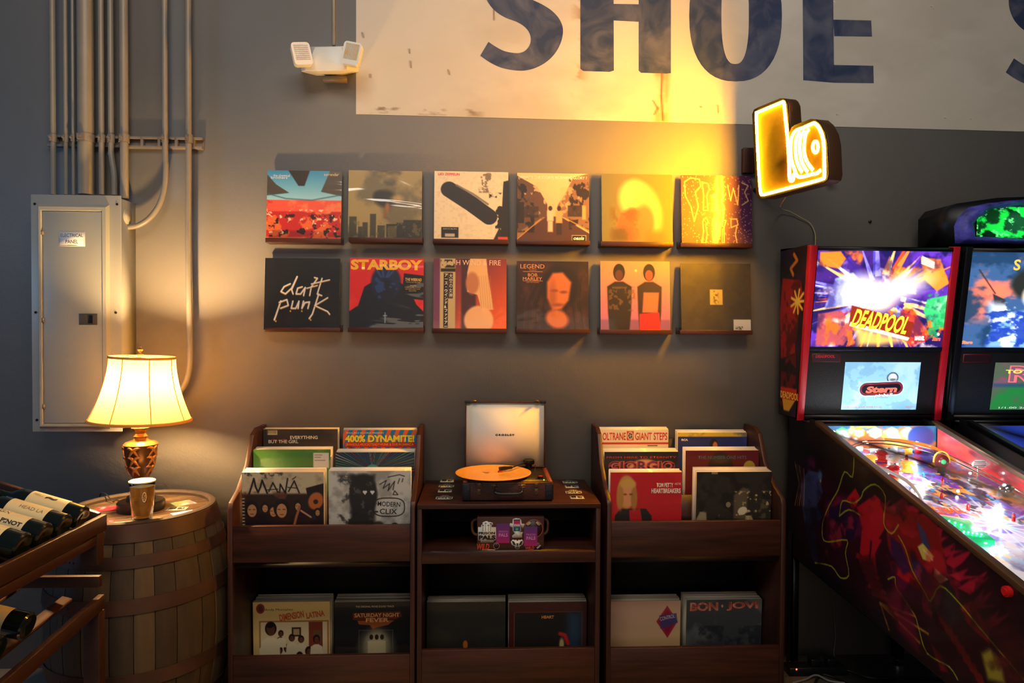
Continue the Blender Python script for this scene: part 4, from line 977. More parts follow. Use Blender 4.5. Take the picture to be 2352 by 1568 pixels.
# ------------------------------------------------------------------ suitcase turntable
BY = -.385
a, b = A(1062, 1108, BY), A(1271, 1108, BY)
t = thing('suitcase_turntable', 'open brown suitcase turntable with cream lid lining on the middle cabinet', 'turntable', ((a.x + b.x) / 2, BY, TOPZ))
W = b.x - a.x; hw = W / 2; D = .27; BH = A(1166, 1108, BY).z - TOPZ
M_LEA = mat('brown_leatherette', (64, 34, 26), .45, var=.3, scale=12, bump=.2, bscale=180)
M_CORN = mat('black_leatherette_corner', (24, 24, 32), .42, bump=.2, bscale=180)
mb = MB(); mb.box(-hw, hw, 0, D, .004, BH); mb.build('base', M_LEA, t, bevel=.005)
for sx_ in (-1, 1):
    mb = MB(); mb.box(sx_ * hw + sx_ * .0012, sx_ * (hw - .034), -.0012, D + .0012, .0035, BH - .002); mb.build('corner_guard', M_CORN, t, bevel=.006)
    mb = MB(); mb.box(sx_ * (hw - .020), sx_ * (hw - .003), .004, D - .004, BH - .001, BH + .004); mb.build('wooden_trim', mat('reddish_trim', (140, 66, 34), .4, var=.2), t)
mb = MB(); mb.box(-hw + .01, hw - .01, .008, D - .004, BH - .001, BH + .0025); mb.build('deck', mat('dark_deck', (42, 34, 32), .4), t)
mb = MB(); mb.box(-hw + .004, hw - .004, -.001, .001, BH - .0025, BH - .0008); mb.build('front_trim_line', M_BRASS, t)
for cx in (-.052, .082 - .04):
    pass
hx = [A(x, 1120, BY).x - (a.x + b.x) / 2 for x in (1136, 1199)]
for x in hx:
    mb = MB(); z = BH - .006
    for (x0, x1, z0, z1) in ((-.012, .012, -.0015, 0), (-.012, .012, -.012, -.0105), (-.012, -.0105, -.012, 0), (.0105, .012, -.012, 0)): mb.box(x + x0, x + x1, -.003, .0, z + z0, z + z1)
    mb.box(x - .010, x + .010, -.002, 0, z - .0105, z - .0015)
    mb.build('handle_plate', M_BRASS, t)
mb = MB(); z = BH - .012
mb.tube(smoothpath([(hx[0], -.004, z), (hx[0], -.012, z - .012), (hx[0] + .004, -.018, z - .022), (hx[0] + .02, -.02, z - .026), (hx[1] - .02, -.02, z - .026), (hx[1] - .004, -.018, z - .022), (hx[1], -.012, z - .012), (hx[1], -.004, z)], 5), [.0022] * 6 + [.0022, .003, .0045] + [.006] * 18 + [.0045, .003] + [.0022] * 7, 10)
mb.build('handle', M_CORN, t, smooth=True)
for cxp in (1100, 1232):
    x = A(cxp, 1120, BY).x - (a.x + b.x) / 2
    mb = MB(); mb.box(x - .009, x + .009, -.003, 0, BH - .018, BH - .001); mb.box(x - .004, x + .004, -.006, -.002, BH - .016, BH - .005); mb.box(x - .007, x + .007, -.0025, 0, BH - .046, BH - .024); mb.box(x - .003, x + .003, -.005, -.002, BH - .036, BH - .030)
    mb.build('latch', mat('dull_latch', (96, 74, 54), .35, metal=.6), t, bevel=.0006)
# lid
LY = D - .004
la, lb = A(1068, 920, BY + LY), A(1253, 920, BY + LY); cx = (a.x + b.x) / 2
lx0, lx1 = la.x - cx, lb.x - cx; lh = A(1160, 924, BY + LY).z - TOPZ - BH
ld = thing('lid_group', None, None); bpy.data.objects.remove(ld)
mb = MB(); z0 = BH + .006
mb.box(lx0, lx1, LY - .002, LY + .004, z0, z0 + lh)
for (x0, x1, za, zb_) in ((lx0, lx0 + .006, 0, lh), (lx1 - .006, lx1, 0, lh), (lx0, lx1, lh - .006, lh), (lx0, lx1, 0, .006)): mb.box(x0, x1, LY - .012, LY, z0 + za, z0 + zb_)
lid = mb.build('lid', M_LEA, t, bevel=.002)
mp = lambda u, v: (lx0 + .006 + (lx1 - lx0 - .012) * u, LY - .0028, z0 + lh - .006 - (lh - .012) * v)
mb = MB(); mb.box(lx0 + .006, lx1 - .006, LY - .0026, LY - .0018, z0 + .006, z0 + lh - .006, (240, 232, 212))
mb.text('C R O S L E Y', mp, (.375, .495, .62, .53), (22, 20, 20), lift=(0, -.0006, 0), bold=.05)
mb.quad(mp(.37, .516), mp(.625, .516), mp(.625, .511), mp(.37, .511), (22, 20, 20))
mb.build('lid_lining', M_PLAIN, lid)['label'] = 'cream lining with a black maker name'
for x in (lx0, lx1 - .022):
    mb = MB(); mb.box(x - .001, x + .023, LY - .013, LY + .005, z0 + lh - .008, z0 + lh + .001); mb.build('corner_guard', M_CORN, lid, bevel=.001)
for x in (lx0 + .033, lx1 - .045):
    mb = MB(); mb.box(x, x + .014, LY - .02, LY - .006, z0 + lh, z0 + lh + .004); mb.box(x + .004, x + .008, LY - .03, LY - .01, z0 + lh + .003, z0 + lh + .007); mb.build('catch', M_BRASS, lid)
# platter, knobs, tone arm
RC = AZ(1133, 1083, TOPZ + BH + .020); rc = (RC.x - cx, .102)
mb = MB(); mb.lathe([(.10, BH + .003), (.10, BH + .014), (.098, BH + .016)], (rc[0], rc[1], 0), 40); mb.build('platter', M_BLACK, t, smooth=True)
mb = MB(); mb.tube([(hw - .078, LY - .035, BH), (hw - .078, LY - .035, BH + .026)], .013, 16); mb.lathe([(.022, BH + .026), (.024, BH + .03), (.023, BH + .042), (.018, BH + .045)], (hw - .078, LY - .035, 0), 20)
mb.build('tonearm_base', M_BLACK, t, smooth=True)
mb = MB(); P1 = (hw - .078, LY - .035, BH + .037); P2 = (rc[0] + .075, rc[1] + .016, BH + .034); mb.tube([P1, P2], .003, 10); mb.tube([P2, (rc[0] + .042, rc[1] + .004, BH + .033)], [.0055, .0085], 10)
arm = mb.build('tonearm', M_BLACK, t, smooth=True)
mb = MB(); mb.tube([(rc[0] + .044, rc[1] + .003, BH + .0335), (rc[0] + .024, rc[1] - .004, BH + .032)], [.008, .009], 10); hs = mb.build('head_shell', M_BLACK, arm, smooth=True)
mb = MB(); mb.box(rc[0] + .018, rc[0] + .036, rc[1] - .01, rc[1] + .0, BH + .0206, BH + .0255); mb.build('stylus_cartridge', mat('red_plastic', (200, 40, 26), .35), arm)
mb = MB(); mb.tube([(hw - .055, LY - .07, BH), (hw - .055, LY - .07, BH + .036)], .0018, 8); mb.build('arm_rest', M_CHROME, t, smooth=True)
mb = MB(); mb.tube([(hw - .045, .055, BH), (hw - .045, .055, BH + .012)], .011, 16); kn = mb.build('volume_knob', M_BLACK, t, smooth=True)
mb = MB(); mb.tube([(hw - .045, .055, BH + .012), (hw - .045, .055, BH + .0135)], .009, 16); mb.build('knob_cap', mat('red_plastic', (200, 40, 26), .35), kn)
mb = MB(); mb.ball((hw - .034, .024, BH + .004), .0028, 10); mb.build('power_light', mat('lit_green_led', (120, 220, 60), .4, emit=(.3, 1, .1), estr=1.5), t, smooth=True)
# record on the platter
mb = MB(); rr_ = .150
prof = [(.0001, .0), (rr_, 0), (rr_, .0018), (.147, .0024)]
for k in range(28): prof += [((.145 - k * .0032), .0026), ((.144 - k * .0032), .0022)]
prof += [(.052, .0026), (.0001, .0026)]
mb.lathe(prof, (0, 0, 0), 64, (250, 172, 44))
for k in range(3):
    th = .3 + k * 2.1
for k in range(5): mb.quad((-.045 + .003 * k, -.004 - .006 * k, .0029), (-.012 - .002 * k, -.004 - .006 * k, .0029), (-.012 - .002 * k, -.001 - .006 * k, .0029), (-.045 + .003 * k, -.001 - .006 * k, .0029), (120, 84, 30))
mb.box(-.001, -.0, 0, .001, 0, .001, (250, 172, 44))
vm = attr_mat('coloured_vinyl', .32, coat=.4)
tag(mb.build('vinyl_record', vm, loc=(cx + rc[0], BY + rc[1], TOPZ + BH + .0172), smooth=True), 'translucent yellow vinyl record resting on the turntable platter', 'vinyl record')

# ------------------------------------------------------------------ stickers on the cabinet top
def sticker_pals(px, py, w, lab, z=TOPZ, aspect=1.0, grp='stickers laid out on the turntable cabinet', rot=0):
    c = AZ(px, py, z); mb = MB(); s_ = w / 2; zz = .0006
    k = (232, 226, 200)
    out = [(-1, -.75), (-.6, -.85), (.6, -.85), (.95, -.7), (1, .35), (.55, .35), (.5, .8), (.1, 1), (-.35, .95), (-.55, .35), (-1, .35)]
    mb.prism([(x * s_, y * s_, 0) for x, y in out], (0, 0, zz), k)
    mp = lambda u, v: ((-1 + 2 * u) * s_, (1 - 2 * v) * s_, zz)
    L_ = (0, 0, .0003)
    mb.text('PRISON', mp, (.06, .46, .94, .62), (20, 18, 20), lift=L_, bold=.04); mb.text('PALS', mp, (.05, .64, .95, .88), (20, 18, 20), lift=L_, bold=.06)
    for u in (.32, .45, .58, .7): mb.quad(*[Vector(mp(*q)) + Vector(L_) for q in ((u, .44), (u + .03, .44), (u + .03, .14), (u, .14))], (20, 18, 20))
    o = mb.build('sticker', M_PLAIN, loc=(c.x, c.y, z + .0002), rot=(0, 0, R(rot))); return tag(o, lab, 'sticker', grp)
def sticker_tape(px, py, w, lab, z=TOPZ, h=None, rot=0, grp='stickers laid out on the turntable cabinet'):
    c = AZ(px, py, z); s_ = w / 2; t_ = (h or w * .85) / 2; mb = MB()
    mb.box(-s_, s_, -t_, t_, 0, .0006, (230, 224, 200))
    mp = lambda u, v: ((-1 + 2 * u) * s_, (1 - 2 * v) * t_, .0009)
    def r_(u0, v0, u1, v1, c_): mb.quad(mp(u0, v1), mp(u1, v1), mp(u1, v0), mp(u0, v0), c_)
    r_(.02, .02, .045, .98, (30, 28, 30)); r_(.93, .02, .955, .98, (30, 28, 30)); r_(.1, .08, .46, .66, (22, 20, 24)); r_(.54, .22, .88, .70, (30, 28, 30))
    mb.lathe([(t_ * .16, .0009), (t_ * .16, .0012)], ((-1 + 1.56) * s_, t_ * .1, 0), 14, (170, 160, 140))
    for u in (.12, .24, .33, .46, .58, .67, .76): r_(u, .77, u + .07, .91, (60, 54, 54))
    o = mb.build('sticker', M_PLAIN, loc=(c.x, c.y, z + .0002), rot=(0, 0, R(rot))); return tag(o, lab, 'sticker', grp)
sticker_tape(1027, 1104, .058, 'clear and white tape sticker left of the turntable, farthest back')
sticker_pals(1026, 1115, .064, 'cut out logo sticker left of the turntable, second from the back')
sticker_tape(1022, 1127, .056, 'tape sticker left of the turntable, second from the front')
sticker_pals(1021, 1142, .066, 'cut out logo sticker left of the turntable, nearest the front')
sticker_pals(1309, 1106, .064, 'cut out logo sticker right of the turntable, farthest back', rot=0)
sticker_tape(1313, 1117, .056, 'tape sticker right of the turntable, second from the back')
sticker_pals(1317, 1129, .066, 'cut out logo sticker right of the turntable, second from the front')
sticker_tape(1325, 1142, .054, 'tape sticker right of the turntable, nearest the front')

# ------------------------------------------------------------------ wooden box with stickers in the cubby
a, b = A(1096, 1190, -.408), A(1250, 1190, -.408)
BX = (a.x + b.x) / 2; bw = b.x - a.x; bz = .623; bh = A(1170, 1187, -.408).z - bz
t = thing('sticker_crate', 'small dark wooden box covered in stickers, in the open shelf below the turntable', 'box', (BX, -.408, bz))
mb = MB(); mb.box(-bw / 2, bw / 2, 0, .24, 0, bh); mb.build('box_body', mat('dark_crate_wood', (70, 34, 24), .5, var=.3, scale=3, grain=(1, 4, 12)), t, bevel=.002)
for s_ in (-1, 1):
    mb = MB(); x = s_ * bw / 2
    mb.tube(smoothpath([(x, .06, bh * .82), (x + s_ * .018, .06, bh * .74), (x + s_ * .019, .06, bh * .5), (x + s_ * .012, .06, bh * .36), (x, .06, bh * .32)], 5), .005, 8); mb.build('rope_handle', mat('rope', (120, 80, 50), .8, var=.3, scale=60), t, smooth=True)
def bp_(zx0, zy0): # crop pixel (zoom of 1080..1270 x 1180..1280) to box local
    p_ = A(1080 + zx0 / 12.38, 1180 + zy0 / 12.38, -.408); return (p_.x - BX, p_.z - bz)
def flat(name, lab, pts, col, lay=1, extra=None):
    mb = MB(); P = [(x, -.0006 * lay, z) for x, z in [bp_(*q) for q in pts]]
    mb.prism(P, (0, .0005, 0), col)
    if extra: extra(mb, lay)
    o = mb.build(name, M_PLAIN, loc=(BX, -.408, bz)); return tag(o, lab, 'sticker', 'stickers on the wooden box')
def rect_mp(x0, y0, x1, y1, lay):
    A0 = bp_(x0, y0); B0 = bp_(x1, y1)
    return lambda u, v: (A0[0] + (B0[0] - A0[0]) * u, -.0006 * lay - .0004, A0[1] + (B0[1] - A0[1]) * v)
W_C = (226, 218, 200)
def ex1(mb, lay):
    mp = rect_mp(225, 200, 735, 810, lay)
    mb.text('PRISON', mp, (.03, .50, .94, .62), (18, 16, 20), bold=.045); mb.text('PALS', mp, (.03, .66, .98, .87), (18, 16, 20), bold=.06); mb.text('BREWING', mp, (.2, .93, .64, .965), (18, 16, 20), bold=.02)
    for u, v in ((.27, .2), (.42, .1), (.57, .2), (.70, .12)):
        mb.quad(mp(u - .012, .47), mp(u + .012, .47), mp(u + .008, v), mp(u - .008, v), (18, 16, 20))
        for a_ in (-150, -110, -70, -30, 10, 170): 
            q = (u + .09 * math.cos(R(a_)), v + .07 * math.sin(R(a_)) + .02); mb.poly([mp(u, v - .01), mp(u, v + .012), mp(*q)], (18, 16, 20))
flat('sticker', 'white cut out palm tree logo sticker at the left of the wooden box', [(222, 372), (310, 372), (312, 310), (352, 300), (352, 240), (430, 205), (480, 200), (530, 235), (560, 225), (640, 250), (650, 300), (610, 320), (610, 372), (732, 372), (740, 700), (720, 745), (670, 750), (665, 800), (300, 805), (298, 750), (225, 740)], W_C, 1, ex1)
def ex2(mb, lay):
    mp = rect_mp(190, 840, 560, 1020, lay); mb.text('WILD', mp, (0, 0, .95, 1), (200, 70, 30), bold=.03, shear=.2)
flat('sticker', 'sticker with orange slanted lettering over a beige HOUSE plate on the box, lower left', [(330, 1005), (710, 1005), (710, 1088), (330, 1088)], (196, 150, 100), 2, lambda mb, lay: (ex2(mb, lay), mb.text('HOUSE', rect_mp(330, 1005, 710, 1088, lay), (.2, .2, .84, .8), (40, 26, 24), bold=.04)))
def ringst(cx, cy, r, w, col):
    return [(cx + r * math.cos(R(a_)), cy + r * math.sin(R(a_))) for a_ in range(0, 360, 15)]
def exr(mb, lay):
    n = 12; 
    for i in range(24):
        a0, a1 = R(i * 15), R(i * 15 + 9); r0, r1 = 92, 74
        P = [bp_(745 + r_ * math.cos(a_), 905 + r_ * math.sin(a_)) for r_, a_ in ((r0, a0), (r0, a1), (r1, a1), (r1, a0))]
        mb.poly([(x, -.0006 * lay - .0003, z) for x, z in P][::-1], (200, 140, 110))
flat('sticker', 'round dark sticker with a dashed ring near the HOUSE plate', ringst(745, 905, 100, 0, 0)[::-1], (40, 26, 24), 1.5, exr)
def grad_st(x0, y0, x1, y1, lab, txt, lay):
    a = Art(24, 34, (0, 0, 0)).grad((96, 70, 130), (190, 24, 110)).cloud((140, 40, 120), 6, 3, .4, .7, .4)
    mb = MB(); mp = rect_mp(x0, y0, x1, y1, lay); mb.grid(a, mp); P = [mp(0, 1), mp(1, 1), mp(1, 0), mp(0, 0)]
    mb.prism([(p_[0], p_[1] + .0001, p_[2]) for p_ in P], (0, .0004, 0), (130, 40, 110))
    mb.text(txt, mp, (.18, .5, .86, .68), (206, 130, 180), bold=.03, lift=(0, -.0003, 0)); mb.text('PRISON', mp, (.18, .36, .86, .46), (180, 110, 180), bold=.02, lift=(0, -.0003, 0))
    tag(mb.build('sticker', M_PLAIN, loc=(BX, -.408, bz)), lab, 'sticker', 'stickers on the wooden box')
grad_st(745, 272, 1120, 820, 'purple to magenta square sticker beside the palm tree logo on the wooden box', 'PALS', 1)
def exk(mb, lay):
    mb.text('KEEP', rect_mp(1580, 200, 1750, 330, lay), (.1, .25, .9, .75), (226, 200, 150), bold=.03, rot=-42); mb.text('WILD', rect_mp(1850, 200, 2010, 330, lay), (.05, .25, .95, .75), (226, 200, 150), bold=.03, rot=42)
    for i in range(36):
        a0, a1 = R(i * 10), R(i * 10 + 9.9); P = [bp_(1805 + r_ * math.cos(a_), 415 + r_ * math.sin(a_)) for r_, a_ in ((262, a0), (262, a1), (250, a1), (250, a0))]
        mb.poly([(x, -.0006 * lay - .0003, z) for x, z in P][::-1], (196, 96, 50))
flat('sticker', 'round brown KEEP IT WILD sticker at the upper right of the wooden box', ringst(1805, 415, 265, 0, 0)[::-1], (52, 30, 24), 1, exk)
grad_st(1530, 355, 1905, 905, 'purple to magenta square sticker overlapping the round brown sticker', 'PALS', 3)
def exc(mb, lay):
    a = Art(20, 30, (30, 90, 120)).rect(0, .12, 1, .6, (200, 40, 90)).rect(0, .42, 1, .62, (200, 170, 180), 1, .2).rect(0, .66, 1, 1, (20, 90, 130)).ell(.5, .82, .2, .1, (120, 180, 110))
    mb.grid(a, rect_mp(1235, 150, 1420, 485, lay))
    mb.text('PALS', rect_mp(1235, 280, 1420, 340, lay + .6), (.1, .1, .9, .9), (240, 230, 230), bold=.02)
flat('sticker', 'white outlined drink can sticker with arms at the top middle of the box', [(1215, 140), (1300, 118), (1410, 130), (1450, 170), (1460, 270), (1550, 280), (1500, 410), (1450, 360), (1450, 480), (1400, 510), (1500, 510), (1470, 590), (1480, 665), (1200, 675), (1190, 620), (1270, 550), (1240, 510), (1205, 470), (1200, 380), (1130, 350), (1115, 290), (1150, 255), (1200, 280)], W_C, 1, exc)
def exw(mb, lay):
    for P in ([(1180, 760), (1250, 780), (1300, 880), (1230, 880)], [(1500, 760), (1430, 780), (1380, 880), (1450, 880)], [(1310, 830), (1370, 830), (1350, 920), (1330, 920)], [(1290, 940), (1390, 940), (1370, 980), (1310, 980)]):
        mb.poly([(x, -.0006 * lay - .0003, z) for x, z in [bp_(*q) for q in P]][::-1], (40, 40, 38))
flat('sticker', 'white outlined winged sticker at the lower middle of the wooden box', [(1150, 790), (1210, 725), (1270, 745), (1300, 730), (1340, 770), (1380, 730), (1410, 745), (1470, 720), (1515, 780), (1500, 860), (1400, 930), (1400, 975), (1340, 1005), (1280, 975), (1270, 920), (1180, 870)], W_C, 1, exw)
flat('sticker', 'dark round sticker with white lettering in the lower right corner of the box', ringst(1920, 930, 125, 0, 0)[::-1], (44, 28, 26), 2.2, lambda mb, lay: (mb.text('FREAKS', rect_mp(1850, 860, 2050, 1000, lay), (.1, .35, .9, .6), (220, 206, 190), bold=.03, rot=-55), mb.text('WILD', rect_mp(1570, 920, 1830, 1025, lay), (0, 0, .95, .9), (200, 80, 40), bold=.03, shear=.2)))
# ------------------------------------------------------------------ barrel
BXC, BYC, BZT = A(330, 1165, -.33).x, -.345, .775
def barrel_mat():
    m = bpy.data.materials.new('weathered_oak_staves'); m.use_nodes = True
    nt = m.node_tree; n = nt.nodes; L = nt.links; b = n['Principled BSDF']
    at = n.new('ShaderNodeAttribute'); at.attribute_name = 'Col'
    tc = n.new('ShaderNodeTexCoord'); mp = n.new('ShaderNodeMapping'); mp.inputs['Scale'].default_value = (14, 14, 2.2); L.new(tc.outputs['Object'], mp.inputs[0])
    nz = n.new('ShaderNodeTexNoise'); nz.inputs['Scale'].default_value = 3; nz.inputs['Detail'].default_value = 7; L.new(mp.outputs[0], nz.inputs['Vector'])
    mx = n.new('ShaderNodeMix'); mx.data_type = 'RGBA'; mx.blend_type = 'MULTIPLY'; mx.inputs[0].default_value = .75
    L.new(at.outputs['Color'], mx.inputs[6]); L.new(nz.outputs['Fac'], mx.inputs[7]); L.new(mx.outputs[2], b.inputs['Base Color'])
    b.inputs['Roughness'].default_value = .7
    bp = n.new('ShaderNodeBump'); bp.inputs['Strength'].default_value = .3; bp.inputs['Distance'].default_value = .005; L.new(nz.outputs['Fac'], bp.inputs['Height']); L.new(bp.outputs[0], b.inputs['Normal'])
    return m
M_STAVE = barrel_mat()
t = thing('barrel', 'upright weathered oak barrel with iron hoops carrying the lamp', 'barrel', (BXC, BYC, 0))
RT = .257
def br(z):  # radius at height
    u = (z / BZT - .5) * 2; return RT + .060 * (1 - u * u)
mb = MB(); rd = random.Random(8); ns = 26; ang0 = 0
widths = [rd.uniform(.8, 1.25) for _ in range(ns)]; tot = sum(widths); th = 0
ZS = [BZT * k / 12 for k in range(13)]
for i in range(ns):
    d = widths[i] / tot * 2 * math.pi; g = .004; base = rd.choice([(92, 72, 44), (78, 60, 36), (66, 50, 30), (102, 80, 50), (70, 54, 34)])
    V = []; q = 4
    for z in ZS:
        for k in range(q + 1):
            a_ = th + g + (d - 2 * g) * k / q; r_ = br(z) - (.0015 if k in (0, q) else 0); V.append((r_ * math.cos(a_), r_ * math.sin(a_), z))
    fs = [(j * (q + 1) + k, j * (q + 1) + k + 1, (j + 1) * (q + 1) + k + 1, (j + 1) * (q + 1) + k) for j in range(12) for k in range(q)]
    mb.add(V, fs, base); th += d
mb.lathe([(br(0) - .006, 0.002), (br(BZT * .25) - .006, BZT * .25), (br(BZT / 2) - .006, BZT / 2), (br(BZT * .75) - .006, BZT * .75), (RT - .006, BZT - .032), (.001, BZT - .032)], n=48, col=(60, 44, 30))
# chime: the raised rim of stave ends
mb.lathe([(RT, BZT - .001), (RT + .0, BZT + .008), (RT - .006, BZT + .012), (RT - .018, BZT + .012), (RT - .024, BZT + .004), (RT - .024, BZT - .03)], n=64, col=(62, 44, 32), caps=False)
mb.build('staves', M_STAVE, t, smooth=True)
mb = MB()
hb = Art(8, 8)
for i in range(9):
    y0 = -RT + .02 + i * (2 * RT - .04) / 9; y1 = y0 + (2 * RT - .04) / 9 - .0015; r_ = RT - .022; P = []
    c = rd.choice([(124, 92, 58), (134, 102, 66), (108, 80, 50)])
    for y in np.linspace(y0, y1, 5): P.append((math.sqrt(max(0, r_ * r_ - y * y)), y))
    Pn = [(-x, y) for x, y in P][::-1]
    th_ = R(38); poly = [(x * math.cos(th_) - y * math.sin(th_), x * math.sin(th_) + y * math.cos(th_), BZT - .012) for x, y in P + Pn]
    mb.prism(poly, (0, 0, .006), c)
mb.lathe([(.001, BZT - .014), (RT - .023, BZT - .0135)], n=32, col=(40, 28, 20))
mb.build('head', M_STAVE, t)
M_HOOP = mat('rusty_dark_hoop', (74, 50, 38), .5, metal=.35, var=.35, scale=8)
def hoop(z0, z1):
    mb = MB(); mb.lathe([(br(z0) + .001, z0), (br(z0) + .004, z0), (br(z1) + .004, z1), (br(z1) + .001, z1)], n=72, caps=False)
    for k in range(3): mb.ball(((br((z0 + z1) / 2) + .004) * math.cos(-1.9 - .06 * k), (br((z0 + z1) / 2) + .004) * math.sin(-1.9 - .06 * k), (z0 + z1) / 2), .004, 8)
    mb.build('hoop', M_HOOP, t, smooth=True)
hoop(BZT - .052, BZT + .004); hoop(BZT - .135, BZT - .095); hoop(BZT - .285, BZT - .235); hoop(.235, .285); hoop(.095, .135); hoop(.0, .05)

HZ = BZT - .006   # top surface of the head
# ------------------------------------------------------------------ table lamp
LC = AZ(324, 1170, HZ); 
t = thing('table_lamp', 'lit table lamp with cream bell shade and dark carved urn base on the barrel', 'lamp', (LC.x, LC.y, HZ + .001))
dl = (LC.y + DIST)
def lz(py): return CAMH - (py - 758) / F * dl * 1.0 - HZ + .0
M_URN = mat('bronze_urn', (92, 62, 42), .3, metal=.6, var=.4, scale=14)
M_DKBASE = mat('dark_lamp_base', (34, 26, 24), .35)
def lzz(py): return A(340, py, LC.y).z - HZ
mb = MB(); mb.lathe([(.08, 0), (.082, .006), (.082, .030), (.076, .036), (.05, .038), (.048, .052), (.04, .056), (.022, .06)], n=40); mb.build('foot', M_DKBASE, t, smooth=True)
zb_, zt_ = .06, lzz(1017)
u0 = lzz(1100); u1 = lzz(1022)
prof = [(.020, .058), (.018, u0 - .012), (.024, u0), (.040, u0 + (u1 - u0) * .22), (.050, u0 + (u1 - u0) * .5), (.0555, u0 + (u1 - u0) * .8), (.057, u1)]
mb = MB(); mb.lathe(prof, n=40); urn = mb.build('urn', M_URN, t, smooth=True)
# carved leaves wrapped over the urn
M_LEAF = mat('antique_gold_leaf', (176, 120, 66), .35, metal=.5, var=.3, scale=30)
def urad(z):
    for (r0, z0), (r1, z1) in zip(prof, prof[1:]):
        if z0 <= z <= z1: return r0 + (r1 - r0) * (z - z0) / (z1 - z0)
    return prof[-1][0]
for k in range(10):
    mb = MB(); a0 = k * math.pi / 5; sgn = 1 if k % 2 else -1
    for lv in range(3):
        zc = u0 + (u1 - u0) * (.15 + .28 * lv)
        path = []; 
        for s_ in np.linspace(0, 1, 9):
            z = zc + (u1 - u0) * .26 * math.sin(s_ * 1.9); a_ = a0 + sgn * s_ * .75
            path.append(((urad(z) + .001) * math.cos(a_), (urad(z) + .001) * math.sin(a_), z))
        mb.tube(path, [.001 + .005 * math.sin(math.pi * min(1, s_ * 1.0)) for s_ in np.linspace(.05, .95, 9)], 8)
    mb.build('leaf_relief', M_LEAF, urn, smooth=True)
mb = MB(); zs = u1; mb.lathe([(.057, zs), (.060, zs + .003), (.052, zs + .012), (.036, zs + .018), (.028, zs + .022), (.021, zs + .026), (.022, zs + .032), (.026, zs + .034), (.022, zs + .038), (.017, zs + .044), (.026, zs + .058), (.032, zs + .062), (.032, zs + .066), (.012, zs + .070), (.009, zs + .095)], n=40)
mb.build('neck', mat('polished_bronze', (190, 140, 80), .25, metal=.85, var=.15), t, smooth=True)
sb, st_ = lzz(966), lzz(819)
tilt = Matrix.Rotation(R(2.0), 3, 'Y')
def shade_prof(f=0):
    P = []
    for k in range(15):
        u = k / 14; r_ = .176 * (1 - u) ** 1.75 + .113 * (1 - (1 - u) ** 1.75) ; P.append((r_ - f, sb + (st_ - sb) * u))
    return P
def shade_mat():
    m = bpy.data.materials.new('cream_fabric_shade'); m.use_nodes = True
    nt = m.node_tree; n = nt.nodes; L = nt.links; n.remove(n['Principled BSDF']); out = n['Material Output']
    tc = n.new('ShaderNodeTexCoord'); nz = n.new('ShaderNodeTexNoise'); nz.inputs['Scale'].default_value = 90; L.new(tc.outputs['Object'], nz.inputs['Vector'])
    rp = n.new('ShaderNodeValToRGB'); rp.color_ramp.elements[0].color = (.235, .15, .05, 1); rp.color_ramp.elements[1].color = (.27, .175, .06, 1); L.new(nz.outputs['Fac'], rp.inputs[0])
    d = n.new('ShaderNodeBsdfDiffuse'); tr = n.new('ShaderNodeBsdfTranslucent'); mx = n.new('ShaderNodeMixShader'); mx.inputs[0].default_value = .5
    L.new(rp.outputs[0], d.inputs[0]); L.new(rp.outputs[0], tr.inputs[0]); L.new(d.outputs[0], mx.inputs[1]); L.new(tr.outputs[0], mx.inputs[2]); L.new(mx.outputs[0], out.inputs[0])
    return m
M_SHADE = shade_mat()
ctr = Vector((0, 0, sb))
def shl(prof, n=64, rev=False):
    V = []; fs = []
    for (r_, z) in prof:
        for j in range(n):
            a_ = 2 * math.pi * j / n; p_ = tilt @ Vector((r_ * math.cos(a_), r_ * math.sin(a_), z - sb)) + ctr; V.append(p_)
    for i in range(len(prof) - 1):
        for j in range(n):
            j2 = (j + 1) % n; fs.append((i * n + j, i * n + j2, (i + 1) * n + j2, (i + 1) * n + j))
    return V, fs
mb = MB(); V, fs = shl(shade_prof()); mb.add(V, fs); shd = mb.build('shade', M_SHADE, t, smooth=True)
M_TRIM = mat('amber_shade_trim', (214, 140, 60), .7, var=.1)
def ring_at(prof, name):
    mb = MB(); V, fs = shl(prof); mb.add(V, fs); mb.build(name, M_TRIM, shd, smooth=True)
ring_at([(.1735, sb + .009), (.1775, sb + .006), (.1785, sb - .001), (.1745, sb - .001)], 'bottom_trim')
ring_at([(.1145, st_ - .008), (.1155, st_ - .007), (.1150, st_ + .001), (.1125, st_ + .001)], 'top_trim')
for k in range(8):
    a_ = R(-98 + 45 * k); mb = MB()
    mb.tube([tilt @ Vector(((r_ + .0008) * math.cos(a_), (r_ + .0008) * math.sin(a_), z - sb)) + ctr for r_, z in shade_prof()], .0016, 6); mb.build('rib_seam', M_TRIM, shd, smooth=True)
mb = MB(); zc = st_ - .006
for k in range(3):
    a_ = R(120 * k + 20); mb.tube([(0, 0, zc), (.112 * math.cos(a_), .112 * math.sin(a_), zc + .004)], .0016, 6)
mb.tube([(0, 0, zs + .09), (0, 0, st_ + .006)], .003, 8)
mb.build('harp', M_BRASS, t, smooth=True)
mb = MB(); mb.lathe([(.004, st_ - .002), (.010, st_ + .002), (.011, st_ + .008), (.005, st_ + .012), (.005, st_ + .018), (.009, st_ + .022), (.010, st_ + .027), (.005, st_ + .032), (.0045, st_ + .038), (.0001, st_ + .042)], n=20); mb.build('finial', M_BRASS, t, smooth=True)
BZ = sb + (st_ - sb) * .60
mb = MB(); mb.ball((0, 0, BZ), .028, 20, sz=1.25); mb.lathe([(.014, BZ - .07), (.014, BZ - .03)], n=16)
mb.build('bulb', mat('lit_bulb', (255, 230, 190), .4, emit=(1.0, .62, .26), estr=1900), t, smooth=True)
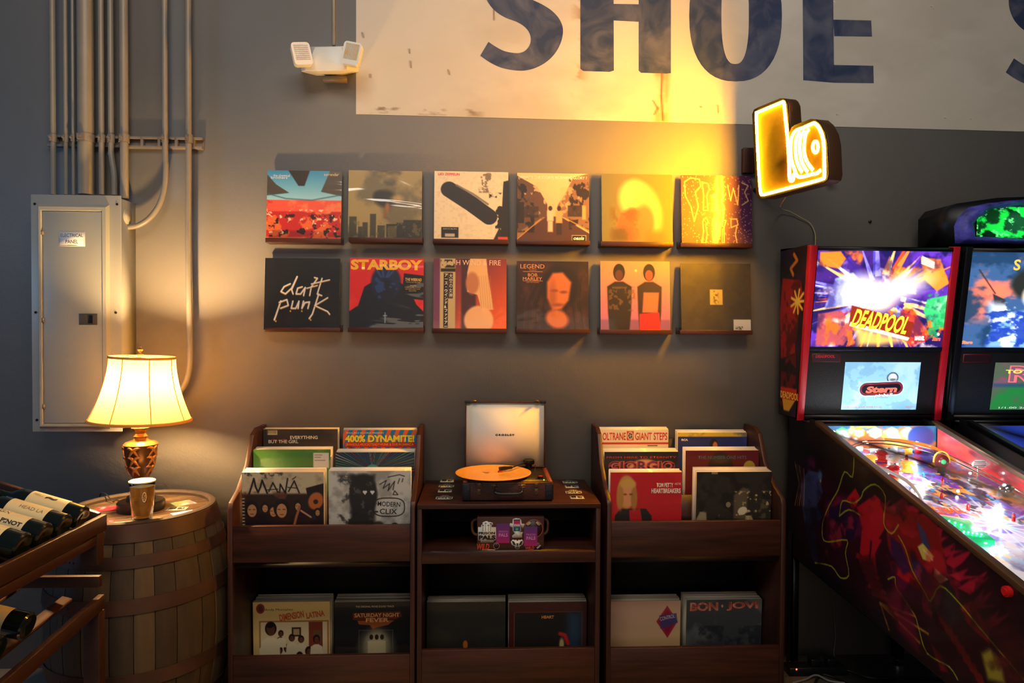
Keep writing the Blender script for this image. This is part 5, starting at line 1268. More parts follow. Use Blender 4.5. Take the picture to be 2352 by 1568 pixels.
# lamp cord over the barrel rim
pts = [AZ(300, 1165, HZ + .004), AZ(270, 1149, HZ + .004)] + [Vector((BXC + r_ * math.cos(R(148)), BYC + r_ * math.sin(R(148)), HZ + z_)) for r_, z_ in ((.19, .006), (.222, .024), (.25, .030), (.275, .018), (.287, -.06), (.315, -.16), (.335, -.3))]
mb = MB(); mb.tube(smoothpath([p_ - Vector((LC.x, LC.y, HZ)) for p_ in pts], 6), .0022, 8); mb.build('cord', M_DKBASE, t, smooth=True)

# ------------------------------------------------------------------ beer glass
GC = AZ(327, 1196, HZ)
t = thing('beer_glass', 'pint glass of amber beer with a pale foam head in front of the lamp', 'glass', (GC.x, GC.y, HZ + .0016))
gs = (GC.y + DIST) / F
gh = (A(327, 1103, GC.y).z - HZ); rt, rb = 27.0 * gs, 20.5 * gs
def gr(u): return rb + (rt - rb) * (u ** .8) if u < .75 else rb + (rt - rb) * (u ** .8) + .0006
def glass_mat():
    m = bpy.data.materials.new('clear_glass'); m.use_nodes = True; b = m.node_tree.nodes['Principled BSDF']
    b.inputs['Base Color'].default_value = (.98, .98, .96, 1); b.inputs['Transmission Weight'].default_value = 1; b.inputs['Roughness'].default_value = .03; b.inputs['IOR'].default_value = 1.45
    n = m.node_tree.nodes; nz = n.new('ShaderNodeTexNoise'); nz.inputs['Scale'].default_value = 20; rp = n.new('ShaderNodeMapRange'); rp.inputs[3].default_value = .02; rp.inputs[4].default_value = .06
    m.node_tree.links.new(nz.outputs['Fac'], rp.inputs[0]); m.node_tree.links.new(rp.outputs[0], b.inputs['Roughness']); return m
M_GLASS = glass_mat()
prof = [(.001, 0), (rb - .002, 0), (rb, .003)] + [(gr(u), gh * u) for u in np.linspace(.05, .955, 12)] + [(gr(.955) - .0008, gh * .960), (gr(.955) - .002, gh * .955)] + [(gr(u) - .0025, gh * u) for u in np.linspace(.95, .1, 12)][1:] + [(.001, gh * .09)]
mb = MB(); mb.lathe(prof, n=48); g = mb.build('glass_body', M_GLASS, t, smooth=True, angle=60)
mb = MB(); mb.lathe([(.001, gh * .1)] + [(gr(u) - .003, gh * u) for u in np.linspace(.11, .86, 10)] + [(.001, gh * .86)], n=48)
def beer_mat():
    m = bpy.data.materials.new('amber_beer'); m.use_nodes = True; b = m.node_tree.nodes['Principled BSDF']; n = m.node_tree.nodes; L = m.node_tree.links
    b.inputs['Transmission Weight'].default_value = .7; b.inputs['Roughness'].default_value = .08; b.inputs['IOR'].default_value = 1.33
    nz = n.new('ShaderNodeTexNoise'); nz.inputs['Scale'].default_value = 25; rp = n.new('ShaderNodeValToRGB'); rp.color_ramp.elements[0].color = (.95, .44, .03, 1); rp.color_ramp.elements[1].color = (.98, .58, .08, 1)
    L.new(nz.outputs['Fac'], rp.inputs[0]); L.new(rp.outputs[0], b.inputs['Base Color']); return m
mb.build('beer', beer_mat(), t, smooth=True, angle=60)
mb = MB(); mb.lathe([(.001, gh * .862)] + [(gr(u) - .0028, gh * u) for u in (.863, .92, .958)] + [(gr(.96) + .0004, gh * .962), (gr(.99) + .0003, gh * .99), (gr(.99) - .003, gh * 1.0), (gr(1) - .012, gh * .995), (.001, gh * .995)], n=48)
mb.build('foam', mat('beer_foam', (240, 226, 180), .7, var=.05, bump=.3, bscale=300), t, smooth=True)
mb = MB(); pr = []
for k in range(12):
    a_ = R(-62); 
def gsurf(u, v): a_ = R(-72 + 34 * u); z = gh * (.78 - .30 * v); r_ = gr(z / gh) + .0006; return (r_ * math.cos(a_), r_ * math.sin(a_), z)
V = []; fs = []
for i in range(15):
    a_ = 2 * math.pi * i / 14; V.append(gsurf(.5 + .3 * math.cos(a_), .5 + .42 * math.sin(a_)))
    V.append(gsurf(.5 + .24 * math.cos(a_), .5 + .34 * math.sin(a_)))
for i in range(14): fs.append((2 * i, 2 * i + 1, 2 * i + 3, 2 * i + 2))
mb.add(V, fs, (230, 214, 160))
for k in range(8):
    a_ = R(45 * k); c_, s__ = math.cos(a_), math.sin(a_); mb.quad(gsurf(.5 + .06 * c_, .5 + .08 * s__), gsurf(.5 + .2 * c_, .5 + .28 * s__), gsurf(.5 + .2 * c_ + .03, .5 + .28 * s__ + .03), gsurf(.5 + .06 * c_ + .03, .5 + .08 * s__ + .03), (230, 214, 160))
mb.build('printed_emblem', M_PLAIN, t)['label'] = 'pale round emblem printed on the glass'

# ------------------------------------------------------------------ stickers and cards on the barrel
def diamond(px, py, w, h, rot, c0, c1, lab):
    c = AZ(px, py, HZ); a = Art(30, 30, c0).grad(c0, c1, 0, 0, 1, 1).cloud((240, 240, 250), 4, px, .5, .7, .6)
    mb = MB(); mb.grid(a, lambda u, v: ((u - .5) * w, (.5 - v) * h, .0012)); mb.box(-w / 2, w / 2, -h / 2, h / 2, 0, .0011, c0)
    m = attr_mat('holographic_print', .25, coat=.6)
    tag(mb.build('coaster', m, loc=(c.x, c.y, HZ + .0003), rot=(0, 0, R(rot))), lab, 'coaster', 'coasters on the barrel top')
diamond(421, 1156, .075, .075, 44, (120, 200, 90), (240, 90, 130), 'green to pink holographic diamond coaster on the right of the barrel top')
diamond(424, 1180, .078, .078, 40, (110, 190, 240), (250, 170, 220), 'pale blue and pink holographic diamond coaster near the barrel front rim')
diamond(249, 1168, .075, .07, 30, (230, 60, 70), (240, 90, 110), 'red holographic coaster left of the lamp foot')
diamond(240, 1200, .06, .06, 20, (220, 60, 60), (230, 90, 90), 'red coaster half hidden at the front left rim of the barrel top')
sticker_tape(406, 1168, .072, 'small black and white tape card between the two holographic coasters', z=HZ, h=.05, rot=8, grp='cards on the barrel top')
sticker_tape(384, 1192, .072, 'small black and white tape card at the barrel front rim, right of the glass', z=HZ, h=.05, rot=10, grp='cards on the barrel top')
sticker_tape(270, 1204, .085, 'small black and white tape card at the barrel front rim, left of the glass', z=HZ, h=.06, rot=14, grp='cards on the barrel top')

# ------------------------------------------------------------------ wine rack with bottles
M_RACK = mat('rack_oak', (50, 25, 15), .45, var=.3, scale=3, grain=(6, 1.5, 6))
RX, RY0 = A(246, 1180, -.73).x, -.73
RZ = A(246, 1180, -.73).z
t = thing('wine_rack', 'dark wooden wine display rack in the left foreground holding slanted bottles', 'wine rack', (RX, RY0, 0))
def PX(px, py): p_ = AX(px, py, RX); return (p_.y - RY0, p_.z)
zoff = RZ
YN = -1.35      # how far the rails run towards the viewer (local)
mb = MB(); mb.box(-.018, 0, YN, 0, zoff - .05, zoff); mb.box(-.02, -.004, YN, -.005, zoff - .085, zoff - .056); mb.build('front_rail', M_RACK, t, bevel=.002)
sl = math.tan(R(17))
def slant(x): return zoff - .028 - x * sl   # x negative -> higher
mb = MB(); mb.prism([(-.018, -.018, zoff - .05), (-.018, -.018, zoff + .006), (-.42, -.018, zoff + .016 + .40 * sl), (-.42, -.018, zoff - .05 + .40 * sl)], (0, .018, 0)); mb.build('end_board', M_RACK, t, bevel=.002)
mb = MB(); mb.prism([(-.02, YN, zoff - .058), (-.02, YN, zoff - .050), (-.42, YN, zoff - .050 + .4 * sl), (-.42, YN, zoff - .058 + .4 * sl)], (0, -YN - .02, 0)); mb.build('tray_floor', mat('rack_floor', (30, 18, 14), .5), t)
mb = MB(); mb.box(-.44, -.42, YN, 0, zoff + .06, zoff + .10); mb.build('back_rail', M_RACK, t, bevel=.002)
# lower tier
y2, z2 = PX(253, 1354)
LZ = z2
mb = MB(); mb.prism([(-.018, -.02, LZ - .045), (-.018, -.02, LZ), (-.018, YN, LZ - .12), (-.018, YN, LZ - .165)], (.020, 0, 0)); mb.build('lower_rail', M_RACK, t, bevel=.002)
for x_ in (-.10, -.26):
    e_ = -x_ * math.tan(R(14)); mb = MB(); mb.prism([(x_, YN, LZ - .150 + e_), (x_, -.02, LZ - .038 + e_), (x_ - .03, -.02, LZ - .030 + e_), (x_ - .03, YN, LZ - .142 + e_)], (0, 0, -.010)); mb.build('tray_slat', M_RACK, t)
ya, za = PX(236, 1228)
for (px0, px1, pt, pb) in ((210, 236, 1228, 1292),):
    x1 = RX - RX; zt2 = AX(px1, pt, RX).z; zb2 = AX(px1, pb, RX).z
    mb = MB(); mb.box(-.055, 0.0, -.055, -.02, zb2, zoff - .05); mb.build('upper_post', M_RACK, t, bevel=.002)
mb = MB(); mb.box(-.05, 0, -.05, -.015, 0, LZ - .05); mb.build('rear_post', M_RACK, t, bevel=.002)
mb = MB(); mb.box(-.46, -.42, -.05, -.01, 0, zoff + .02); mb.build('rear_post', M_RACK, t, bevel=.002)
zc = AX(236, 1318, RX).z
mb = MB(); mb.box(-.42, 0, -.05, -.03, zc - .035, zc); mb.build('cross_bar', M_RACK, t, bevel=.002)
mb = MB(); mb.box(-.05, -.0, YN, YN + .04, 0, zoff - .05); mb.build('front_post', M_RACK, t, bevel=.002)
mb = MB(); mb.box(-.46, -.42, YN, YN + .04, 0, zoff + .02); mb.build('front_post', M_RACK, t, bevel=.002)
p = A(50, 1122, -.62); mb = MB(); mb.box(p.x - .04 - RX, p.x + .03 - RX, .06, .09, p.z - .03, p.z + .012); 
# bottles
M_BOT = mat('dark_green_wine_glass', (16, 24, 18), .08, var=.1, coat=1.0)
M_FOIL = mat('dark_foil_capsule', (24, 30, 34), .3, metal=.4)
def bottle(loc, rz, tilt_, lab, words, roll=-70, foil=M_FOIL, s_=1.0):
    t = thing('wine_bottle', lab, 'wine bottle', loc, 'wine bottles lying in the rack')
    # local axis: base at origin, neck along -x and up
    ax = (Matrix.Rotation(R(rz), 3, 'Z') @ Matrix.Rotation(R(tilt_), 3, 'Y')) @ Vector((-1, 0, 0))
    q = Vector((0, 0, 1)).rotation_difference(ax).to_matrix()
    r = .0375 * s_
    mb = MB(); mb.lathe([(.001, .006), (.02 * s_, .0), (r - .004, 0), (r, .005), (r, .185 * s_), (r * .93, .20 * s_), (r * .7, .215 * s_), (r * .45, .228 * s_), (.0145, .245 * s_), (.0135, .29 * s_), (.0155, .292 * s_), (.0155, .30 * s_), (.001, .30 * s_)], n=40, mtx=q)
    mb.build('bottle_glass', M_BOT, t, smooth=True)
    mb = MB(); mb.lathe([(.0150, .25 * s_), (.0142, .288 * s_), (.0165, .29 * s_), (.0165, .302 * s_), (.001, .3025 * s_)], n=24, mtx=q); mb.build('capsule', foil, t, smooth=True)
    # label: strip wrapped on the glass facing up and to the camera
    view = (Vector((0, -.75, .66))); vl = q.transposed() @ view; a0 = math.atan2(vl.y, vl.x)
    hw_ = R(70)
    def mp(u, v):   # u along the axis (base to neck is right to left), v around
        a_ = a0 + sgn * (v - .5) * 2 * hw_
        p_ = Vector(((r + .0005) * math.cos(a_), (r + .0005) * math.sin(a_), (.165 - .115 * u) * s_)); return q @ p_
    sgn = 1
    if (q @ Vector((math.cos(a0 + .3), math.sin(a0 + .3), 0))).z > (q @ Vector((math.cos(a0 - .3), math.sin(a0 - .3), 0))).z: sgn = -1
    V = []; fs = []
    nu, nv = 2, 18
    for i in range(nu):
        for j in range(nv + 1): V.append(mp(i / (nu - 1), j / nv))
    for j in range(nv): fs.append((j, j + 1, nv + 2 + j, nv + 1 + j))
    mb = MB(); mb.add(V, fs, (226, 208, 156))
    for (txt, rc_, col, bd) in words:
        Vt, ft = text_geo(txt, bd, 0); 
        mb.text(txt, lambda u, v: Vector(mp(u, v)) + (q @ Vector((math.cos(a0) * .0004, math.sin(a0) * .0004, 0))), rc_, col, bold=bd)
    mb.build('paper_label', M_PLAIN, t, smooth=True)
    return t
K = (44, 36, 34)
def onrail(px, py): p_ = AX(px, py, RX - .03); return p_
bp0 = [AX(x, y, RX - .035) for x, y in ((205, 1190), (158, 1210), (118, 1232), (72, 1260))]
bots = [('wine bottle with a bird sketch on its cream label, nearest the wall end', [('MBELLI', (.08, .2, .35, .3), (120, 100, 70), 0), ('~', (.4, .2, .7, .35), K, .05)], M_FOIL),
 ('wine bottle with a cream label of faint capitals, second from the wall end', [('HEAD LA', (.3, .3, .9, .42), (110, 96, 70), .0)], M_FOIL),
 ('wine bottle with MIGN and PINOT lettering on its label, third from the wall end', [('MIGN', (.06, .08, .5, .24), (120, 104, 76), .02), ('PINOT', (.45, .42, .95, .56), K, .05)], M_FOIL),
 ('wine bottle with a PINOT label cut by the left edge, nearest the viewer', [('PINOT', (.3, .3, .9, .46), K, .05)], M_FOIL)]
for i, ((lb, wd, fo)) in enumerate(bots):
    yy = RY0 - .092 - i * .092
    p_ = Vector((RX - .024, yy, zoff - .028 + .040))
    bottle(p_, 0, 17, lb, wd, foil=fo)
yy = RY0 - .12
for i in range(3):
    yb = RY0 - .30 - i * .12
    p_ = Vector((RX - .026 - .03, yb, LZ - .165 * 0 - .12 * (-(yb - RY0) / 1.35) - .04 + .085))
    bottle(p_, 0, 14, ['wine bottle lying in the lower tier, farthest toward the wall', 'wine bottle lying in the middle of the lower tier', 'wine bottle lying in the lower tier, nearest the viewer'][i], [], foil=mat('copper_foil', (200, 110, 60), .3, metal=.8))
# ------------------------------------------------------------------ pinball machines
M_CAB = mat('black_cabinet_laminate', (14, 12, 16), .4)
M_REDTRIM = mat('red_powder_coat', (200, 22, 40), .4, var=.06)
M_PRED = attr_mat('cabinet_decal', .42, coat=.25)
M_BACKGLASS = attr_mat('lit_backglass', .3, coat=.4, estr=2.1)
M_SCREEN = attr_mat('lit_screen', .3, coat=.3, estr=.9)
M_PLAY = attr_mat('lacquered_playfield', .25, coat=.8, estr=.42)  # emission stands in for lamplight on the board, back panel and inner art
def thin_glass():
    m = bpy.data.materials.new('clear_sheet_glass'); m.use_nodes = True
    nt = m.node_tree; n = nt.nodes; L = nt.links; n.remove(n['Principled BSDF']); out = n['Material Output']
    tr = n.new('ShaderNodeBsdfTransparent'); tr.inputs[0].default_value = (.96, .98, .97, 1)
    gl = n.new('ShaderNodeBsdfGlossy'); fr = n.new('ShaderNodeFresnel'); fr.inputs[0].default_value = 1.25
    nz = n.new('ShaderNodeTexNoise'); nz.inputs['Scale'].default_value = 6; mr = n.new('ShaderNodeMapRange'); mr.inputs[3].default_value = .02; mr.inputs[4].default_value = .06
    L.new(nz.outputs['Fac'], mr.inputs[0]); L.new(mr.outputs[0], gl.inputs['Roughness'])
    mx = n.new('ShaderNodeMixShader'); ge = n.new('ShaderNodeNewGeometry'); iv = n.new('ShaderNodeMath'); iv.operation = 'SUBTRACT'; iv.inputs[0].default_value = 1.0; ml = n.new('ShaderNodeMath'); ml.operation = 'MULTIPLY'
    L.new(ge.outputs['Backfacing'], iv.inputs[1]); L.new(fr.outputs[0], ml.inputs[0]); L.new(iv.outputs[0], ml.inputs[1]); L.new(ml.outputs[0], mx.inputs[0]); L.new(tr.outputs[0], mx.inputs[1]); L.new(gl.outputs[0], mx.inputs[2]); L.new(mx.outputs[0], out.inputs[0])
    return m
M_SHEET = thin_glass()
M_LAMP_W = mat('lit_white_led', (240, 245, 255), .3, emit=(.80, .92, 1.0), estr=30)
M_LAMP_G = mat('lit_green_flipper_led', (40, 220, 110), .3, emit=(.05, 1.0, .32), estr=22)
XL, XR = 1.346, 1.845                  # cabinet sides
YB, YF = -.06, -1.60
HX0, HX1 = 1.300, 1.900                # backbox
YT, YBm = 2.64 - DIST, 2.74 - DIST     # backbox front at its top and bottom
ZBT, ZBB = 1.792, 1.095
def ztop(y): d = y + DIST; return 1.092 - (2.68 - d) * .255
def zplay(y): d = y + DIST; return .985 - (2.62 - d) * .2
def zbot(y): d = y + DIST; return .49 - (2.92 - d) * .045
Pf0 = Vector((HX0, YT, ZBT)); Pf1 = Vector((HX1, YT, ZBT)); Pf2 = Vector((HX0, YBm, ZBB))
Nf = (Pf1 - Pf0).cross(Pf2 - Pf0).normalized()
if Nf.y > 0: Nf = -Nf
def HB(px, py, off=0.0): return AP(px, py, Pf0 + Nf * off, Nf)

def side_art():
    y0, y1, z0, z1 = YF, YB, .38, 1.10
    W_, H_ = 640, 300
    a = Art(W_, H_, (12, 8, 14))
    def c(px, py):
        p = AX(px, py, XL); return ((y1 - p.y) / (y1 - y0), (z1 - p.z) / (z1 - z0))
    def P(pts): return [c(*q) for q in pts]
    red, dred, pur, yel = (176, 18, 34), (104, 12, 28), (46, 22, 74), (190, 200, 40)
    a.poly(P([(1828, 1130), (1880, 1080), (1950, 1130), (2040, 1150), (2160, 1180), (2260, 1290), (2352, 1400), (2352, 1560), (2180, 1560), (1960, 1350), (1870, 1292), (1828, 1270)]), (44, 8, 26), 1, .05)
    a.cloud((96, 14, 70), 9, 3, .52, .66, .8, box=(*c(1835, 1040), *c(2120, 1400)), soft=.05, sx=1.2)
    # flame tongues along the upper edge
    rd = random.Random(5)
    base = [(2030, 1165), (2060, 1160), (2090, 1170), (2115, 1185), (2135, 1210), (2150, 1235), (2165, 1265), (2180, 1290), (2195, 1320), (2215, 1350), (2240, 1385), (2265, 1430)]
    for (x, y) in base:
        for k in range(3):
            dx, dy = rd.uniform(14, 60), rd.uniform(-40, 6); w_ = rd.uniform(7, 14)
            a.poly(P([(x - w_, y), (x + dx * .5, y + dy * .6), (x + dx, y + dy), (x + dx * .55, y + dy * .2 + 8), (x + w_, y + 14)]), (170, 20, 52), .9, .004)
    # red plated shapes, all abstract
    a.poly(P([(2030, 1170), (2100, 1172), (2150, 1200), (2175, 1290), (2150, 1380), (2070, 1330), (2040, 1250)]), (128, 18, 22), 1, .006)
    for q in ([(1968, 1165), (2010, 1135), (2035, 1160), (2032, 1215), (2010, 1250), (1985, 1225), (1975, 1190)], [(1915, 1200), (1945, 1198), (1948, 1218), (1920, 1222)], [(1980, 1215), (2000, 1225), (1996, 1290), (1975, 1270)], [(2005, 1230), (2026, 1240), (2010, 1270), (2016, 1320), (1998, 1300)], [(2070, 1290), (2100, 1330), (2098, 1345), (2060, 1320)], [(2196, 1400), (2232, 1380), (2270, 1440), (2275, 1480), (2240, 1450)], [(2140, 1480), (2160, 1500), (2180, 1545), (2160, 1540)], [(1945, 1145), (1965, 1120), (1975, 1140), (1958, 1180), (1930, 1185)]):
        a.poly(P(q), red, .95, .004)
    for i in range(6):
        x, y = 1968 + i * 7, 1268 + i * 17; a.poly(P([(x, y), (x + 40, y + 22), (x + 38, y + 32), (x - 2, y + 12)]), (132, 22, 30), .9, .004)
    for i in range(8):
        x, y = 2148 + i * 14, 1390 + i * 22; a.poly(P([(x, y), (x + 10, y + 4), (x + 22, y + 50), (x + 10, y + 40)]), (150, 26, 26), .9, .004)
    for q, col in (([(2044, 1230), (2070, 1250), (2092, 1310), (2075, 1320), (2050, 1280)], pur), ([(1905, 1165), (1950, 1150), (1970, 1200), (1960, 1240), (1900, 1235)], (28, 16, 50)), ([(2105, 1195), (2125, 1220), (2140, 1265), (2118, 1250)], (50, 66, 110)), ([(2090, 1265), (2120, 1300), (2150, 1340), (2140, 1360), (2100, 1320)], (36, 40, 84)), ([(1835, 1110), (1858, 1080), (1880, 1085), (1890, 1130), (1870, 1180), (1848, 1200)], (60, 70, 120)), ([(1850, 1170), (1885, 1160), (1890, 1185), (1872, 1210), (1880, 1290), (1868, 1290), (1850, 1220)], (34, 38, 74)), ([(2135, 1340), (2175, 1330), (2220, 1420), (2180, 1440), (2150, 1400)], (40, 36, 40))):
        a.poly(P(q), col, .9, .006)
    for i in range(5): a.line(P([(1826 + i * 5, 1060 + i * 4), (1836 + i * 3, 1110), (1826 + i * 5, 1160)]), .004, (170, 60, 70) if i % 2 else (190, 170, 120), .7)
    a.ell(*c(1884, 1092), .010, .026, (70, 110, 150), .9, .01).ell(*c(1885, 1104), .003, .009, (230, 210, 90), 1, .004)
    a.poly(P([(2108, 1255), (2120, 1247), (2146, 1278), (2136, 1290), (2120, 1284)]), (206, 196, 90), 1, .003).poly(P([(2148, 1305), (2178, 1330), (2160, 1340), (2145, 1322)]), (190, 186, 120), 1, .003).line(P([(2122, 1262), (2142, 1285)]), .005, (226, 220, 150))
    a.cloud((24, 6, 12), 12, 31, .5, .66, .5).cloud((210, 40, 60), 18, 33, .62, .72, .5, box=(*c(1900, 1130), *c(2260, 1500)), soft=.05)
    # yellow contour lines and a spark fan
    for L_ in ([(1962, 1050), (1958, 1095), (1940, 1083), (1925, 1125), (1905, 1160), (1890, 1200), (1890, 1235), (1904, 1244), (1946, 1240), (1942, 1270), (1950, 1320), (1930, 1326), (1910, 1300), (1872, 1292)], [(1928, 1185), (1935, 1150), (1960, 1155), (1978, 1142), (1985, 1125), (2010, 1112), (2034, 1140), (2030, 1200), (2048, 1225), (2064, 1205)], [(2064, 1230), (2080, 1260), (2096, 1310), (2125, 1360), (2138, 1380), (2160, 1345), (2200, 1380), (2250, 1440), (2352, 1560)], [(2040, 1330), (2056, 1325), (2060, 1350), (2100, 1410), (2110, 1440), (2130, 1500), (2180, 1530), (2200, 1560)], [(1928, 1185), (1950, 1170), (1975, 1182)]):
        a.line(P(smooth2(L_, 3)), .0032, (160, 176, 34), .9)
    for (dx, dy) in ((60, 60), (90, 90), (110, 70), (40, 30), (20, 60), (80, 30)):
        a.line(P([(2022, 1385), (2022 + dx, 1385 + dy)]), .0045, (206, 150, 40), .85, .004)
    a.poly(P([(2035, 1385), (2062, 1330), (2100, 1420), (2112, 1500), (2060, 1440)]), (110, 16, 46), .75, .02)
    a.poly(P([(2255, 1500), (2275, 1490), (2300, 1520), (2310, 1570), (2270, 1560)]), (150, 140, 44), 1, .01)
    for (x, y) in ((2300, 1450), (2320, 1480), (2345, 1500), (2310, 1520), (2340, 1550)): a.ell(*c(x, y), .012, .04, (110, 30, 24), .8, .02, rot=30)
    a.cloud((26, 6, 14), 16, 8, .54, .64, .55)
    return a, (y0, y1, z0, z1)

def backglass_art(kind):
    a = Art(200, 138, (70, 40, 120))
    if kind == 0:
        a.cloud((110, 60, 190), 5, 3, .45, .65, .9).cloud((30, 24, 80), 6, 5, .5, .6, .9).cloud((250, 120, 40), 5, 9, .5, .58, .95, box=(0, .0, 1, .3), soft=.1)
        rd = random.Random(3)
        for i in range(70):
            th = rd.uniform(0, 6.28); r0, r1 = rd.uniform(.14, .2), rd.uniform(.3, .62); w_ = rd.uniform(.01, .03)
            col = rd.choice([(255, 150, 50), (255, 90, 30), (150, 140, 255), (90, 80, 200), (255, 210, 120), (60, 40, 130), (200, 210, 255)])
            a.poly([(.46 + r0 * math.cos(th - .12), .48 + r0 * 1.2 * math.sin(th - .12)), (.46 + r1 * math.cos(th + w_), .48 + r1 * 1.3 * math.sin(th + w_)), (.46 + r0 * math.cos(th + .12), .48 + r0 * 1.2 * math.sin(th + .12))], col, .85, .004)
        for q, col in (([(.02, .04), (.16, .03), (.2, .1), (.16, .2), (.02, .17)], (255, 130, 40)), ([(.1, .5), (.14, .3), (.26, .24), (.34, .36), (.3, .56), (.08, .6)], (150, 160, 240)), ([(.72, .08), (.86, .1), (.94, .34), (.86, .42), (.76, .3)], (255, 140, 50)), ([(.8, .5), (.94, .46), (.98, .6), (.97, .8), (.84, .82), (.78, .62)], (60, 190, 110)), ([(.04, .66), (.2, .62), (.3, .8), (.24, .98), (.04, .98)], (170, 80, 80)), ([(.62, .62), (.7, .6), (.86, .9), (.74, .99), (.62, .9)], (230, 70, 40))):
            a.poly(q, col, .95, .01)
        a.cloud((40, 26, 80), 8, 21, .55, .68, .6).cloud((255, 240, 220), 10, 17, .62, .76, .6).cloud((255, 110, 30), 9, 31, .6, .66, .8, box=(.0, .6, 1, 1)).cloud((40, 150, 90), 14, 5, .55, .62, .8, box=(.8, .45, 1, .9))
        a.ell(.33, .42, .13, .14, (255, 255, 250), 1, .16).ell(.58, .40, .20, .10, (255, 245, 225), .95, .14, -30).ell(.45, .55, .10, .08, (255, 235, 190), .9, .1)  # white centre glare painted into the picture
        for i in range(7): a.line([(.73 + i * .0, .07 + i * .012), (.82, .13 + i * .01)], .006, (255, 240, 230), .8)
        a.poly([(.27, .57), (.72, .74), (.70, .93), (.26, .78)], (130, 44, 20), 1, .004).poly([(.275, .74), (.70, .90), (.69, .93), (.265, .78)], (250, 240, 225), 1, .004).poly([(.30, .78), (.67, .93), (.5, .98), (.34, .98)], (255, 200, 90), .8, .05)
        a.rect(.735, .875, .815, .94, (220, 40, 30))
    else:
        a = Art(120, 138, (60, 90, 130)).cloud((250, 120, 90), 4, 3, .42, .56, .95, box=(0, .1, 1, .7), soft=.15).cloud((30, 60, 90), 4, 8, .5, .62, .9)
        a.ell(.55, .34, .22, .18, (40, 44, 40), 1, .04).ell(.58, .46, .15, .15, (255, 232, 210), 1, .04).poly([(.2, .44), (.3, .5), (.34, .7), (.26, .72)], (50, 50, 60), 1, .01).line([(.08, .2), (.22, .44)], .012, (60, 50, 50))
        a.poly([(.2, 1), (.26, .68), (.5, .6), (.9, .6), (1, .7), (1, 1)], (120, 160, 220), 1, .05).cloud((240, 250, 255), 9, 6, .52, .6, .95, box=(.2, .55, 1, 1), soft=.1).cloud((30, 60, 150), 8, 12, .55, .62, .9, box=(0, .6, 1, 1), soft=.05).ell(.6, .5, .07, .06, (255, 250, 245), .9, .08)
    return a

def screen_art(kind):
    if kind == 0:
        a = Art(110, 70, (150, 196, 220)).cloud((180, 216, 236), 5, 3, .42, .6, .9).cloud((120, 170, 200), 7, 8, .56, .62, .6)
        a.ell(.645, .33, .075, .115, (24, 36, 60)).ell(.645, .33, .062, .097, (190, 205, 215)).ell(.65, .30, .03, .04, (250, 252, 255), 1, .02).ell(.65, .37, .04, .03, (70, 80, 90), .7, .02)
        for P, w_ in (([(.31, .57), (.71, .54)], .17), ): a.line(P, w_ + .02, (240, 250, 255)).line(P, w_, (24, 30, 60)).line(P, w_ - .03, (206, 60, 46)).line(P, w_ - .05, (30, 24, 40))
        return a
    return Art(80, 90, (96, 110, 90)).cloud((150, 90, 120), 4, 3, .45, .6, .9, box=(0, 0, 1, .5), soft=.1).cloud((40, 140, 70), 3, 6, .4, .55, .9, box=(0, .45, 1, 1), soft=.08).rect(0, .44, 1, .52, (60, 80, 130), .7, .05)

